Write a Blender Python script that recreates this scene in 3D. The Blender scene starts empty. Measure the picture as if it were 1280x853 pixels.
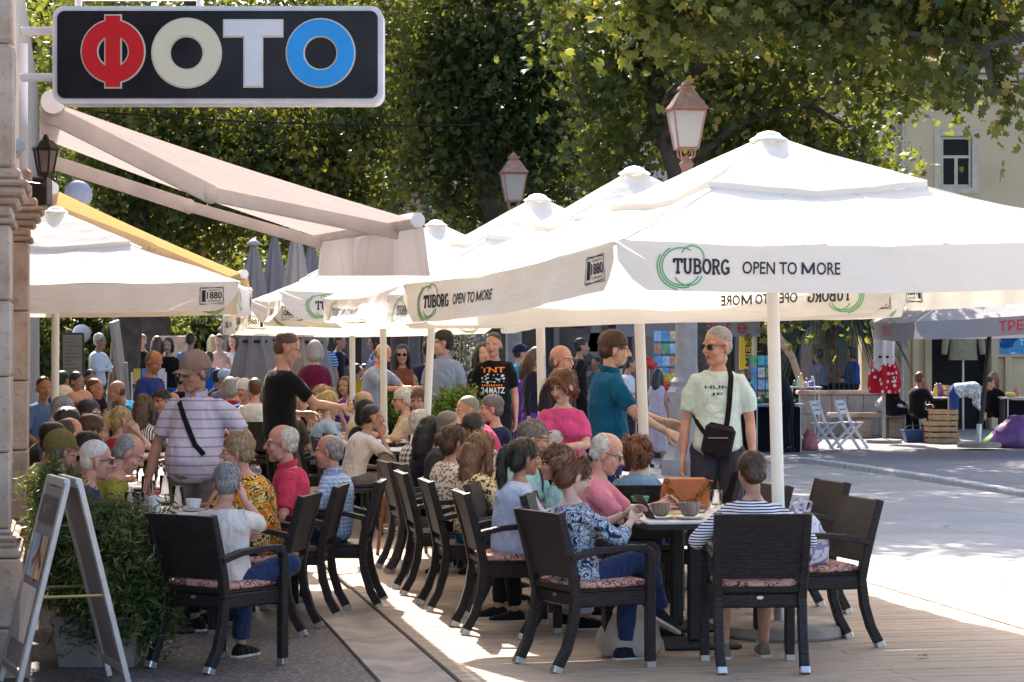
import bpy, math, random
import numpy as np
from mathutils import Vector, Matrix, Euler
from mathutils.bvhtree import BVHTree

random.seed(11)
rng = np.random.default_rng(11)
SC = bpy.context.scene
COL = SC.collection
R = math.radians
pi = math.pi

# ------------------------------------------------------------------ camera, sky, sun, exposure
FPX, CAMH, HORY = 3000.0, 1.72, 434.0
cam_data = bpy.data.cameras.new('camera')
cam = bpy.data.objects.new('camera', cam_data)
COL.objects.link(cam)
SC.camera = cam
cam.location = (0, 0, CAMH)
cam.rotation_euler = (R(90), 0, 0)
cam_data.sensor_width = 36
cam_data.lens = FPX * 36 / 1280
cam_data.shift_y = (HORY - 426.5) / 1280
cam_data.clip_start = 0.1
cam_data.clip_end = 1500

SUN_EL, SUN_AZ = R(43), R(-10.8)          # azimuth measured from +Y towards +X
sdir = Vector((math.sin(SUN_AZ) * math.cos(SUN_EL), math.cos(SUN_AZ) * math.cos(SUN_EL), math.sin(SUN_EL)))
sun_data = bpy.data.lights.new('sun', 'SUN')
sun_data.energy = 4.0
sun_data.angle = R(0.53)
sun_data.color = (1.0, 0.92, 0.82)
sun = bpy.data.objects.new('sun', sun_data)
COL.objects.link(sun)
sun.rotation_euler = sdir.to_track_quat('Z', 'Y').to_euler()
world = bpy.data.worlds.new('World')
SC.world = world
world.use_nodes = True
wn = world.node_tree
sky = wn.nodes.new('ShaderNodeTexSky')
sky.sky_type = 'NISHITA'
sky.sun_disc = False
sky.sun_elevation = SUN_EL
sky.sun_rotation = SUN_AZ
sky.air_density = 1.0
sky.dust_density = 3.0
sky.ozone_density = 1.0
bgn = wn.nodes['Background']
bgn.inputs['Strength'].default_value = 0.15
wn.links.new(sky.outputs['Color'], bgn.inputs['Color'])
SC.view_settings.view_transform = 'Standard'
SC.view_settings.look = 'None'
SC.view_settings.exposure = 1.8
SC.view_settings.gamma = 1.0
SC.view_settings.use_curve_mapping = False
SC.cycles.max_bounces = 8
SC.cycles.diffuse_bounces = 4
SC.cycles.transparent_max_bounces = 12
SC.cycles.use_denoising = True

# ------------------------------------------------------------------ pixel <-> place
def W(px, py, d):
    return Vector(((px - 640) * d / FPX, d, CAMH - (py - HORY) * d / FPX))
def WX(px, d):
    return (px - 640) * d / FPX
def gd(py):
    return CAMH * FPX / (py - HORY)
def G(px, py):
    d = gd(py)
    return Vector(((px - 640) * d / FPX, d, 0))
SA = math.atan(547 / 3000)
SU = Vector((-math.sin(SA), math.cos(SA), 0))      # along the street, away
SV = Vector((math.cos(SA), math.sin(SA), 0))       # across the street, to the right
def ST(l, t, z=0.0):
    p = SV * l + SU * t
    return Vector((p.x, p.y, z))

# ------------------------------------------------------------------ materials
MATS = {}
def srgb(h):
    if isinstance(h, (tuple, list)):
        return tuple(h[:3])
    h = h.lstrip('#')
    out = []
    for i in (0, 2, 4):
        c = int(h[i:i + 2], 16) / 255
        out.append(c / 12.92 if c <= .04045 else ((c + .055) / 1.055) ** 2.4)
    return tuple(out)

class NT:
    """small node-tree helper"""
    def __init__(s, name):
        s.m = bpy.data.materials.new(name)
        s.m.use_nodes = True
        s.t = s.m.node_tree
        s.b = s.t.nodes['Principled BSDF']
        s.out = s.t.nodes['Material Output']
    def n(s, kind, **kw):
        nd = s.t.nodes.new('ShaderNode' + kind)
        for k, v in kw.items():
            if k in nd.inputs:
                nd.inputs[k].default_value = v
            else:
                setattr(nd, k, v)
        return nd
    def l(s, a, b):
        s.t.links.new(a, b)
    def coord(s, scale=(1, 1, 1), rot=(0, 0, 0), kind='Object'):
        tc = s.n('TexCoord')
        mp = s.n('Mapping')
        mp.inputs['Scale'].default_value = scale
        mp.inputs['Rotation'].default_value = rot
        s.l(tc.outputs[kind], mp.inputs['Vector'])
        return mp.outputs['Vector']
    def noise(s, vec, scale, detail=4, rough=.55):
        nd = s.n('TexNoise')
        nd.inputs['Scale'].default_value = scale
        nd.inputs['Detail'].default_value = detail
        nd.inputs['Roughness'].default_value = rough
        s.l(vec, nd.inputs['Vector'])
        return nd.outputs['Fac']
    def ramp(s, fac, stops, interp='LINEAR'):
        nd = s.n('ValToRGB')
        cr = nd.color_ramp
        cr.interpolation = interp
        while len(cr.elements) < len(stops):
            cr.elements.new(.5)
        for e, (p, c) in zip(cr.elements, stops):
            e.position = p
            e.color = tuple(c[:3]) + (1,)
        s.l(fac, nd.inputs['Fac'])
        return nd.outputs['Color']
    def mix(s, fac, a, b, mode='MIX'):
        nd = s.n('MixRGB')
        nd.blend_type = mode
        for inp, v in (('Fac', fac), ('Color1', a), ('Color2', b)):
            if isinstance(v, (int, float)):
                nd.inputs[inp].default_value = v
            elif isinstance(v, tuple):
                nd.inputs[inp].default_value = v[:3] + (1,)
            else:
                s.l(v, nd.inputs[inp])
        return nd.outputs['Color']
    def math(s, op, a, b=0.0):
        nd = s.n('Math')
        nd.operation = op
        for i, v in ((0, a), (1, b)):
            if isinstance(v, (int, float)):
                nd.inputs[i].default_value = v
            else:
                s.l(v, nd.inputs[i])
        return nd.outputs[0]
    def xyz(s, vec):
        nd = s.n('SeparateXYZ')
        s.l(vec, nd.inputs[0])
        return nd.outputs
    def comb(s, x, y, z):
        nd = s.n('CombineXYZ')
        for i, v in enumerate((x, y, z)):
            if isinstance(v, (int, float)):
                nd.inputs[i].default_value = v
            else:
                s.l(v, nd.inputs[i])
        return nd.outputs[0]
    def color(s, c):
        if isinstance(c, tuple):
            s.b.inputs['Base Color'].default_value = c[:3] + (1,)
        else:
            s.l(c, s.b.inputs['Base Color'])
        s.c = c
    def bump(s, h, strength=.3, dist=.01):
        nd = s.n('Bump')
        nd.inputs['Strength'].default_value = strength
        nd.inputs['Distance'].default_value = dist
        s.l(h, nd.inputs['Height'])
        s.l(nd.outputs['Normal'], s.b.inputs['Normal'])
        s.nrm = nd.outputs['Normal']
    def set(s, rough=.6, metal=0, spec=.5, coat=0, sub=0):
        s.b.inputs['Roughness'].default_value = rough
        s.b.inputs['Metallic'].default_value = metal
        s.b.inputs['Specular IOR Level'].default_value = spec
        s.b.inputs['Coat Weight'].default_value = coat
    def translucent(s, f, tint=None):
        tr = s.n('BsdfTranslucent')
        c = tint if tint is not None else s.c
        if isinstance(c, tuple):
            tr.inputs['Color'].default_value = c[:3] + (1,)
        else:
            s.l(c, tr.inputs['Color'])
        mx = s.n('MixShader')
        mx.inputs[0].default_value = f
        s.l(s.b.outputs[0], mx.inputs[1])
        s.l(tr.outputs[0], mx.inputs[2])
        s.l(mx.outputs[0], s.out.inputs['Surface'])

def sc3(c, k):
    return tuple(max(0, min(1, v * k)) for v in c)

def mat(name, col=None, rough=.6, var=.14, scale=6, bump=0.0, bscale=90, bdist=.004, metal=0, spec=.4, transl=0, coat=0, tint=None):
    if name in MATS:
        return MATS[name]
    col = srgb(col)
    n = NT(name)
    v = n.coord()
    f = n.noise(v, scale, 5)
    n.color(n.ramp(f, [(.3, sc3(col, 1 - var)), (.7, sc3(col, 1 + var))]))
    n.set(rough, metal, spec, coat)
    if bump:
        n.bump(n.noise(v, bscale, 3), bump, bdist)
    if transl:
        n.translucent(transl, srgb(tint) if tint else None)
    MATS[name] = n.m
    return n.m

def folds(n, v):
    """soft cloth folds: ridged noise plus a fine weave"""
    a = n.noise(n.coord((1, 1, .5), (.3, .2, 0)), 10, 2, .5)
    r1 = n.math('SUBTRACT', 1.0, n.math('ABSOLUTE', n.math('SUBTRACT', n.math('MULTIPLY', a, 2.0), 1.0)))
    b = n.noise(n.coord((.6, 1, 1), (0, .5, .4)), 17, 2, .5)
    r2 = n.math('SUBTRACT', 1.0, n.math('ABSOLUTE', n.math('SUBTRACT', n.math('MULTIPLY', b, 2.0), 1.0)))
    fine = n.noise(v, 300, 2)
    return n.math('ADD', n.math('ADD', n.math('MULTIPLY', n.math('POWER', r1, 2.0), .8), n.math('MULTIPLY', r2, .35)), n.math('MULTIPLY', fine, .04))
def fabric(col, name=None):
    name = name or 'fabric_' + str(col).replace('#', '')
    if name in MATS:
        return MATS[name]
    c = srgb(col)
    n = NT(name)
    v = n.coord()
    f = n.noise(v, 9, 4)
    n.color(n.ramp(f, [(.3, sc3(c, .86)), (.72, sc3(c, 1.1))]))
    n.set(.92, 0, .12)
    n.b.inputs['Sheen Weight'].default_value = .08
    n.bump(folds(n, v), .8, .02)
    MATS[name] = n.m
    return n.m

def pattern(name, fn, rough=.85):
    if name in MATS:
        return MATS[name]
    n = NT(name)
    v = n.coord()
    n.color(fn(n, v))
    n.set(rough, 0, .25)
    n.bump(folds(n, v), .7, .018)
    MATS[name] = n.m
    return n.m

def stripes(name, base, line, freq, width=.5, axis=2, wob=.0):
    def fn(n, v):
        x = n.xyz(v)[axis]
        if wob:
            x = n.math('ADD', x, n.math('MULTIPLY', n.noise(v, 6, 2), wob))
        f = n.math('FRACT', n.math('MULTIPLY', x, freq))
        return n.ramp(f, [(0, srgb(line)), (width, srgb(base))], 'CONSTANT')
    return pattern(name, fn)

def plaid(name, base, line, freq, w=.3):
    def fn(n, v):
        o = n.xyz(v)
        a = n.ramp(n.math('FRACT', n.math('MULTIPLY', o[0], freq)), [(0, (1, 1, 1)), (w, (0, 0, 0))], 'CONSTANT')
        b = n.ramp(n.math('FRACT', n.math('MULTIPLY', o[2], freq)), [(0, (1, 1, 1)), (w, (0, 0, 0))], 'CONSTANT')
        m = n.mix(.5, a, b)
        return n.mix(m, srgb(base), srgb(line))
    return pattern(name, fn)

def blotches(name, cols, scale, distort=1.2):
    def fn(n, v):
        w = n.n('TexNoise')
        w.inputs['Scale'].default_value = scale
        w.inputs['Detail'].default_value = 3
        w.inputs['Distortion'].default_value = distort
        n.l(v, w.inputs['Vector'])
        k = len(cols)
        st = [(.30 + .42 * i / k, srgb(c)) for i, c in enumerate(cols)]
        st[0] = (0, st[0][1])
        return n.ramp(w.outputs['Fac'], st, 'CONSTANT')
    return pattern(name, fn)

def leopard(name, base, mid, spot, scale=34):
    def fn(n, v):
        vo = n.n('TexVoronoi')
        vo.inputs['Scale'].default_value = scale
        n.l(v, vo.inputs['Vector'])
        ring = n.ramp(vo.outputs['Distance'], [(0, srgb(mid)), (.22, srgb(spot)), (.42, srgb(base))], 'CONSTANT')
        return ring
    return pattern(name, fn)

def skin(tone):
    tones = {'m': (.50, .29, .205), 'l': (.57, .37, .285), 't': (.41, .22, .145), 'r': (.54, .285, .21), 'd': (.30, .16, .10)}
    nm = 'skin_' + tone
    if nm in MATS:
        return MATS[nm]
    c = tones[tone]
    n = NT(nm)
    v = n.coord()
    f = n.noise(v, 16, 5, .65)
    n.color(n.ramp(f, [(.30, (c[0] * .86, c[1] * .70, c[2] * .66)), (.55, c), (.75, (c[0] * 1.10, c[1] * 1.12, c[2] * 1.12))]))
    n.set(.48, 0, .4)
    n.b.inputs['Subsurface Weight'].default_value = .12
    n.b.inputs['Subsurface Radius'].default_value = (.012, .004, .002)
    n.bump(n.noise(v, 160, 2), .12, .002)
    MATS[nm] = n.m
    return n.m

HAIRC = {'grey': (.30, .285, .275), 'white': (.62, .585, .53), 'dark': (.022, .016, .013), 'black': (.010, .009, .010),
         'brown': (.085, .040, .020), 'auburn': (.17, .055, .020), 'lbrown': (.20, .105, .048), 'blonde': (.52, .35, .15), 'salt': (.17, .145, .13),
         'sand': (.38, .25, .13)}
def hairmat(k, gain=1.0):
    nm = 'hair_' + k + ('' if gain == 1 else ('_light' if gain > 1 else '_dark'))
    if nm in MATS:
        return MATS[nm]
    c = sc3(HAIRC[k], gain)
    n = NT(nm)
    v = n.coord((1, 1, .25))
    f = n.noise(v, 110, 3, .6)
    g = n.noise(n.coord(), 20, 3)
    col = n.ramp(f, [(.3, sc3(c, .6)), (.7, sc3(c, 1.35))])
    n.color(n.mix(n.math('MULTIPLY', g, .5), col, sc3(c, .75)))
    n.set(.42, 0, .5)
    n.bump(f, .6, .006)
    MATS[nm] = n.m
    return n.m

# ------------------------------------------------------------------ mesh builder
class MB:
    def __init__(s):
        s.v, s.f, s.m = [], [], []
    def add(s, vs, fs, mi=0):
        o = len(s.v)
        s.v.extend([tuple(p) for p in vs])
        for q in fs:
            s.f.append(tuple(i + o for i in q))
            s.m.append(mi)
        return s
    def box(s, c, size, rot=None, mi=0, taper=1.0):
        x, y, z = (k / 2 for k in size)
        vs = [Vector((a * x * (taper if e > 0 else 1), b * y * (taper if e > 0 else 1), e * z)) for e in (-1, 1) for a, b in ((-1, -1), (1, -1), (1, 1), (-1, 1))]
        if rot is not None:
            M = rot if isinstance(rot, Matrix) else Euler(rot).to_matrix()
            vs = [M @ p for p in vs]
        c = Vector(c)
        return s.add([p + c for p in vs], [(3, 2, 1, 0), (4, 5, 6, 7), (0, 1, 5, 4), (1, 2, 6, 5), (2, 3, 7, 6), (3, 0, 4, 7)], mi)
    def bbox(s, c, size, bev=.01, mi=0, rot=None):
        """box with chamfered edges"""
        x, y, z = (k / 2 for k in size)
        b = min(bev, x * .9, y * .9, z * .9)
        rings = []
        for zz, ins in ((-z, b), (-z + b, 0), (z - b, 0), (z, b)):
            X, Y = x - ins, y - ins
            k = b * .6
            rings.append([Vector(p + (zz,)) for p in ((-X + k, -Y), (X - k, -Y), (X, -Y + k), (X, Y - k), (X - k, Y), (-X + k, Y), (-X, Y - k), (-X, -Y + k))])
        if rot is not None:
            M = rot if isinstance(rot, Matrix) else Euler(rot).to_matrix()
            rings = [[M @ p for p in r] for r in rings]
        c = Vector(c)
        return s.loft([[p + c for p in r] for r in rings], mi)
    def loft(s, rings, mi=0, cap=True, close=True):
        n = len(rings[0])
        vs = [p for r in rings for p in r]
        fs = []
        for i in range(len(rings) - 1):
            for j in range(n if close else n - 1):
                k = (j + 1) % n
                fs.append((i * n + j, i * n + k, (i + 1) * n + k, (i + 1) * n + j))
        if cap:
            fs.append(tuple(range(n - 1, -1, -1)))
            fs.append(tuple((len(rings) - 1) * n + j for j in range(n)))
        return s.add(vs, fs, mi)
    def tube(s, pts, rad, n=8, mi=0, cap=True, sq=None, up=None):
        """sweep along pts; rad a number or list; sq=(a,b) makes a rectangular bar"""
        pts = [Vector(p) for p in pts]
        if not isinstance(rad, (list, tuple)):
            rad = [rad] * len(pts)
        rings = []
        ref = Vector(up) if up is not None else None
        pa = None
        for i, p in enumerate(pts):
            a = pts[max(0, i - 1)]
            b = pts[min(len(pts) - 1, i + 1)]
            t = (b - a)
            if t.length < 1e-9:
                t = Vector((0, 0, 1))
            t.normalize()
            if ref is not None:
                x = ref - t * ref.dot(t)
            elif pa is not None:
                x = pa - t * pa.dot(t)
            else:
                x = Vector((1, 0, 0)) if abs(t.x) < .8 else Vector((0, 1, 0))
                x = x - t * x.dot(t)
            x.normalize()
            pa = x
            y = t.cross(x)
            r = rad[i]
            if sq:
                a_, b_ = sq[0] / 2 * r, sq[1] / 2 * r
                k = .25
                rings.append([p + x * (a_ * u) + y * (b_ * w) for u, w in ((-1, -1 + k), (-1 + k, -1), (1 - k, -1), (1, -1 + k), (1, 1 - k), (1 - k, 1), (-1 + k, 1), (-1, 1 - k))])
            else:
                rings.append([p + x * (r * math.cos(2 * pi * j / n)) + y * (r * math.sin(2 * pi * j / n)) for j in range(n)])
        return s.loft(rings, mi, cap)
    def lathe(s, prof, c=(0, 0, 0), n=16, mi=0, cap=True):
        c = Vector(c)
        rings = [[c + Vector((r * math.cos(2 * pi * j / n), r * math.sin(2 * pi * j / n), z)) for j in range(n)] for r, z in prof]
        return s.loft(rings, mi, cap)
    def ell(s, c, r, nu=12, nv=8, mi=0, M=None):
        c = Vector(c)
        rings = []
        for i in range(1, nv):
            th = pi * i / nv
            ring = []
            for j in range(nu):
                ph = 2 * pi * j / nu
                p = Vector((r[0] * math.sin(th) * math.cos(ph), r[1] * math.sin(th) * math.sin(ph), -r[2] * math.cos(th)))
                ring.append(c + (M @ p if M is not None else p))
            rings.append(ring)
        bot = Vector((0, 0, -r[2])); top = Vector((0, 0, r[2]))
        vs = [p for q in rings for p in q] + [c + (M @ bot if M is not None else bot), c + (M @ top if M is not None else top)]
        fs = []
        n = nu
        for i in range(len(rings) - 1):
            for j in range(n):
                k = (j + 1) % n
                fs.append((i * n + j, i * n + k, (i + 1) * n + k, (i + 1) * n + j))
        b = len(vs) - 2
        for j in range(n):
            k = (j + 1) % n
            fs.append((k, j, b))
            fs.append(((len(rings) - 1) * n + j, (len(rings) - 1) * n + k, b + 1))
        return s.add(vs, fs, mi)
    def prism(s, poly, depth, mi=0, M=None):
        """poly in x/z extruded along +y by depth"""
        n = len(poly)
        vs = [Vector((x, 0, z)) for x, z in poly] + [Vector((x, depth, z)) for x, z in poly]
        if M is not None:
            vs = [M @ p for p in vs]
        fs = [tuple(range(n)), tuple(range(2 * n - 1, n - 1, -1))]
        fs += [(j, j + n, (j + 1) % n + n, (j + 1) % n) for j in range(n)]
        return s.add(vs, fs, mi)
    def xf(s, M):
        s.v = [tuple(M @ Vector(p)) for p in s.v]
        return s
    def mesh(s, name, mats):
        me = bpy.data.meshes.new(name)
        me.from_pydata(s.v, [], s.f)
        if not isinstance(mats, (list, tuple)):
            mats = [mats]
        for m in mats:
            me.materials.append(m)
        if len(mats) > 1:
            me.polygons.foreach_set('material_index', s.m)
        me.update()
        return me
    def build(s, name, mats, parent=None, smooth=False, loc=None):
        me = s.mesh(name, mats)
        if smooth:
            me.polygons.foreach_set('use_smooth', [True] * len(me.polygons))
            if smooth != 'all':
                try:
                    me.set_sharp_from_angle(angle=R(smooth if smooth is not True else 40))
                except Exception:
                    pass
        o = bpy.data.objects.new(name, me)
        COL.objects.link(o)
        if parent is not None:
            o.parent = parent
        if loc is not None:
            o.location = loc
        return o

def tag(o, label=None, cat=None, group=None, kind=None):
    if label: o['label'] = label
    if cat: o['category'] = cat
    if group: o['group'] = group
    if kind: o['kind'] = kind
    return o
def empty(name, loc, rz=0.0, label=None, cat=None, group=None):
    o = bpy.data.objects.new(name, None)
    o.empty_display_size = .1
    COL.objects.link(o)
    o.location = loc
    o.rotation_euler = (0, 0, rz)
    return tag(o, label, cat, group)
def copy_tree(o, parent=None):
    c = o.copy()
    COL.objects.link(c)
    c.parent = parent
    for ch in o.children:
        copy_tree(ch, c)
    return c
def np_mesh(name, V, Fq, mats, parent=None, mi=None, smooth=False, attr=None):
    """V (n,3) float array, Fq (m,k) int array"""
    me = bpy.data.meshes.new(name)
    n, (m, k) = len(V), Fq.shape
    me.vertices.add(n)
    me.vertices.foreach_set('co', np.ascontiguousarray(V, dtype=np.float32).ravel())
    me.loops.add(m * k)
    me.loops.foreach_set('vertex_index', np.ascontiguousarray(Fq, dtype=np.int32).ravel())
    me.polygons.add(m)
    me.polygons.foreach_set('loop_start', np.arange(0, m * k, k, dtype=np.int32))
    if smooth:
        me.polygons.foreach_set('use_smooth', np.ones(m, dtype=bool))
    if mi is not None:
        me.polygons.foreach_set('material_index', mi.astype(np.int32))
    me.update(calc_edges=True)
    for a in (mats if isinstance(mats, (list, tuple)) else [mats]):
        me.materials.append(a)
    if attr is not None:
        at = me.attributes.new('tint', 'FLOAT', 'POINT')
        at.data.foreach_set('value', attr.astype(np.float32))
    o = bpy.data.objects.new(name, me)
    COL.objects.link(o)
    if parent is not None:
        o.parent = parent
    return o

# ------------------------------------------------------------------ lettering
_fontcache = {}
def text_poly(txt, bold=.0, shear=0.0):
    """triangulated flat text, height about 1 (capital height ~0.73), list of (x,y) and faces"""
    key = (txt, bold, shear)
    if key in _fontcache:
        return _fontcache[key]
    cu = bpy.data.curves.new('lettering', 'FONT')
    cu.body = txt
    cu.offset = bold
    cu.shear = shear
    cu.resolution_u = 3
    cu.fill_mode = 'BOTH'
    o = bpy.data.objects.new('lettering', cu)
    COL.objects.link(o)
    me = bpy.data.meshes.new_from_object(o)
    vs = [(p.co.x, p.co.y) for p in me.vertices]
    fs = [tuple(p.vertices) for p in me.polygons]
    bpy.data.objects.remove(o)
    bpy.data.curves.remove(cu)
    bpy.data.meshes.remove(me)
    xs = [p[0] for p in vs] or [0, 1]
    ys = [p[1] for p in vs] or [0, 1]
    x0, y0 = min(xs), min(ys)
    vs = [(x - x0, y - y0) for x, y in vs]
    w, h = max(xs) - x0, max(ys) - y0
    _fontcache[key] = (vs, fs, w, h)
    return _fontcache[key]
def ribbon2(pts, w, closed=False):
    """flat stroke of width w through 2-D pts"""
    n = len(pts)
    vs, fs = [], []
    for i, p in enumerate(pts):
        a = pts[(i - 1) % n] if (closed or i > 0) else p
        b = pts[(i + 1) % n] if (closed or i < n - 1) else p
        tx, ty = b[0] - a[0], b[1] - a[1]
        L = math.hypot(tx, ty) or 1
        nx, ny = -ty / L * w / 2, tx / L * w / 2
        vs += [(p[0] + nx, p[1] + ny), (p[0] - nx, p[1] - ny)]
    for i in range(n if closed else n - 1):
        j = (i + 1) % n
        fs.append((2 * i, 2 * i + 1, 2 * j + 1, 2 * j))
    return vs, fs
def arc(cx, cy, rx, ry, a0, a1, n=14):
    return [(cx + rx * math.cos(R(a0 + (a1 - a0) * i / n)), cy + ry * math.sin(R(a0 + (a1 - a0) * i / n))) for i in range(n + 1)]
class Flat:
    """collects flat 2-D art then maps it onto a surface"""
    def __init__(s):
        s.v, s.f, s.m = [], [], []
    def add(s, vs, fs, mi=0):
        o = len(s.v)
        s.v += list(vs)
        for q in fs:
            s.f.append(tuple(i + o for i in q)); s.m.append(mi)
        return s
    def text(s, txt, x, y, h=None, w=None, bold=.02, mi=0, center=False, shear=0):
        vs, fs, tw, th = text_poly(txt, bold, shear)
        kx = ky = (h / th if h else w / tw)
        if h and w:
            kx, ky = w / tw, h / th
        ox = x - (tw * kx / 2 if center else 0)
        return s.add([(ox + a * kx, y + b * ky) for a, b in vs], fs, mi)
    def stroke(s, pts, w, mi=0, closed=False):
        return s.add(*ribbon2(pts, w, closed), mi)
    def rect(s, x0, y0, x1, y1, mi=0):
        return s.add([(x0, y0), (x1, y0), (x1, y1), (x0, y1)], [(0, 1, 2, 3)], mi)
    def disc(s, cx, cy, rx, ry=None, mi=0, n=20):
        ry = ry or rx
        return s.add([(cx + rx * math.cos(2 * pi * i / n), cy + ry * math.sin(2 * pi * i / n)) for i in range(n)], [tuple(range(n))], mi)
    def ring(s, cx, cy, ro, ri, mi=0, n=32):
        m = (ro + ri) / 2
        return s.stroke([(cx + m * math.cos(2 * pi * i / n), cy + m * math.sin(2 * pi * i / n)) for i in range(n)], ro - ri, mi, True)
    def to(s, name, mats, fn, parent=None):
        b = MB()
        b.v = [tuple(fn(x, y)) for x, y in s.v]
        b.f, b.m = s.f, s.m
        return b.build(name, mats, parent)
def plane_fn(o, ux, uy, off=0.0):
    o, ux, uy = Vector(o), Vector(ux).normalized(), Vector(uy).normalized()
    nrm = ux.cross(uy)
    return lambda x, y: o + ux * x + uy * y + nrm * off
# ================================================================== GROUND
def m_asphalt():
    n = NT('asphalt')
    v = n.coord()
    a = n.noise(v, 1.1, 5)
    b = n.noise(v, 160, 2)
    c = n.ramp(a, [(.3, (.135, .130, .142)), (.7, (.20, .192, .205))])
    n.color(n.mix(.55, c, n.ramp(b, [(.35, (.10, .097, .105)), (.65, (.27, .262, .275))])))
    n.set(.82, 0, .3)
    n.bump(b, .5, .006)
    return n.m
def m_rough_paving():
    n = NT('granular_paving')
    v = n.coord()
    a = n.noise(v, 1.6, 5)
    vo = n.n('TexVoronoi')
    vo.inputs['Scale'].default_value = 30
    n.l(v, vo.inputs['Vector'])
    c = n.ramp(vo.outputs['Distance'], [(.1, (.30, .25, .215)), (.5, (.075, .065, .062))])
    n.color(n.mix(n.math('MULTIPLY', a, .6), c, (.11, .093, .085)))
    n.set(.75, 0, .35)
    n.bump(vo.outputs['Distance'], -.7, .012)
    return n.m
def m_slab():
    n = NT('pale_paving_stone')
    v = n.coord()
    oi = n.n('ObjectInfo')
    a = n.noise(v, 2.2, 6)
    b = n.noise(v, 120, 2)
    c = n.ramp(a, [(.3, (.255, .240, .238)), (.7, (.335, .320, .315))])
    c = n.mix(n.math('MULTIPLY', oi.outputs['Random'], .28), c, (.235, .215, .21))
    st = n.ramp(n.noise(v, .8, 7, .7), [(.50, (0, 0, 0)), (.62, (1, 1, 1))])
    c = n.mix(n.math('MULTIPLY', st, .45), c, (.17, .16, .162))
    n.color(n.mix(n.math('MULTIPLY', b, .25), c, (.22, .21, .21)))
    n.set(.62, 0, .35)
    n.bump(b, .2, .003)
    return n.m
def m_board():
    n = NT('weathered_deck_board')
    oi = n.n('ObjectInfo')
    v = n.coord((.35, 6, 6))
    g = n.noise(v, 16, 5, .6)
    big = n.noise(n.coord(), .9, 3)
    c = n.ramp(g, [(.28, (.27, .18, .115)), (.55, (.40, .285, .195)), (.8, (.49, .37, .27))])
    c = n.mix(n.math('MULTIPLY', oi.outputs['Random'], .45), c, (.25, .185, .14))
    c = n.mix(n.math('MULTIPLY', big, .35), c, (.38, .31, .26))
    st = n.ramp(n.noise(n.coord((.7, 2, 1)), 3.2, 6, .7), [(.52, (0, 0, 0)), (.70, (1, 1, 1))])
    c = n.mix(n.math('MULTIPLY', st, .55), c, (.15, .11, .085))
    n.color(c)
    n.set(.68, 0, .35)
    n.bump(g, .35, .004)
    return n.m
M_ASPH, M_GRAN, M_SLAB, M_BOARD = m_asphalt(), m_rough_paving(), m_slab(), m_board()
M_CONC = mat('concrete', (.33, .27, .225), .85, .28, 4, .25, 140, .003)
M_DARKGAP = mat('dark_joint', (.045, .04, .038), .9, .1)
M_BED = mat('joint_bed', (.20, .185, .175), .9, .15, 8)

g = MB().add([(-220, -20, 0), (220, -20, 0), (220, 420, 0), (-220, 420, 0)], [(0, 1, 2, 3)]).build('ground', M_ASPH)
tag(g, kind='structure')

DL0, DL1 = 1.92, 5.58          # deck across the street
def strip(l0, l1, t0, t1, z):
    return [ST(l0, t0, z), ST(l1, t0, z), ST(l1, t1, z), ST(l0, t1, z)]
# terrace on the left, granular surface
ter = MB()
ter.add(strip(-1.2, 1.52, 6, 46, .010), [(0, 1, 2, 3)])
tag(ter.build('terrace_paving', M_GRAN), kind='structure')
# gutter of concrete channel blocks
gut = empty('gutter', ST(1.73, 10, 0)); tag(gut, kind='structure')
for k in range(9):
    t0 = 8.0 + k * 1.0
    b = MB()
    prof = [(1.525, .004), (1.525, .030), (1.58, .030), (1.63, .022), (1.68, .013), (1.72, .011), (1.77, .015), (1.82, .026), (1.85, .032), (1.895, .033), (1.895, .004)]
    rings = [[ST(l, t, z) for l, z in prof] for t in (t0 + .004, t0 + .33, t0 + .66, t0 + .996)]
    if k == 8:
        rings = [[ST(l, t, z) for l, z in prof] for t in (t0 + .004, t0 + .4, t0 + .7)]
    b.loft(rings)
    o = b.build('channel_block', M_CONC, None, 50)
    o.parent = gut; o.matrix_parent_inverse = gut.matrix_basis.inverted()
tag(MB().add(strip(1.525, 1.905, 16.72, 46, .012), [(0, 1, 2, 3)]).build('path', M_CONC), kind='structure')
# wooden deck: boards across the street
deck = empty('wooden_deck', ST(3.7, 12, 0))
tag(deck, kind='structure')
DZ = .034
inv = deck.matrix_basis.inverted()
bw = .138
bed = MB().add(strip(DL0 - .005, DL1 + .005, 7.5, 30, .008), [(0, 1, 2, 3)]).build('deck_bed', M_DARKGAP, deck)
bed.matrix_parent_inverse = inv
Lb = DL1 - DL0
bm1 = MB().bbox((0, 0, 0), (Lb * .62 - .004, bw - .007, .022), .003).mesh('board', M_BOARD)
bm2 = MB().bbox((0, 0, 0), (Lb * .38 - .004, bw - .007, .022), .003).mesh('board', M_BOARD)
for k in range(88):
    t = 8.6 + k * bw
    longfirst = k % 2 == 0
    for me, l in (((bm1, DL0 + Lb * .31), (bm2, DL0 + Lb * .81)) if longfirst else ((bm2, DL0 + Lb * .19), (bm1, DL0 + Lb * .69))):
        o = bpy.data.objects.new('board', me)
        COL.objects.link(o)
        o.parent = deck
        o.matrix_parent_inverse = inv
        o.location = ST(l, t, DZ - .011 + random.uniform(-.0012, .0012))
        o.rotation_euler = (0, 0, SA + random.uniform(-.0006, .0006))
o = MB().add(strip(DL0, DL1, 8.6 + 87.6 * bw, 30, DZ - .004), [(0, 1, 2, 3)]).build('far_boards', M_BOARD, deck)
o.matrix_parent_inverse = inv
tag(o, kind='stuff')
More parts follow.
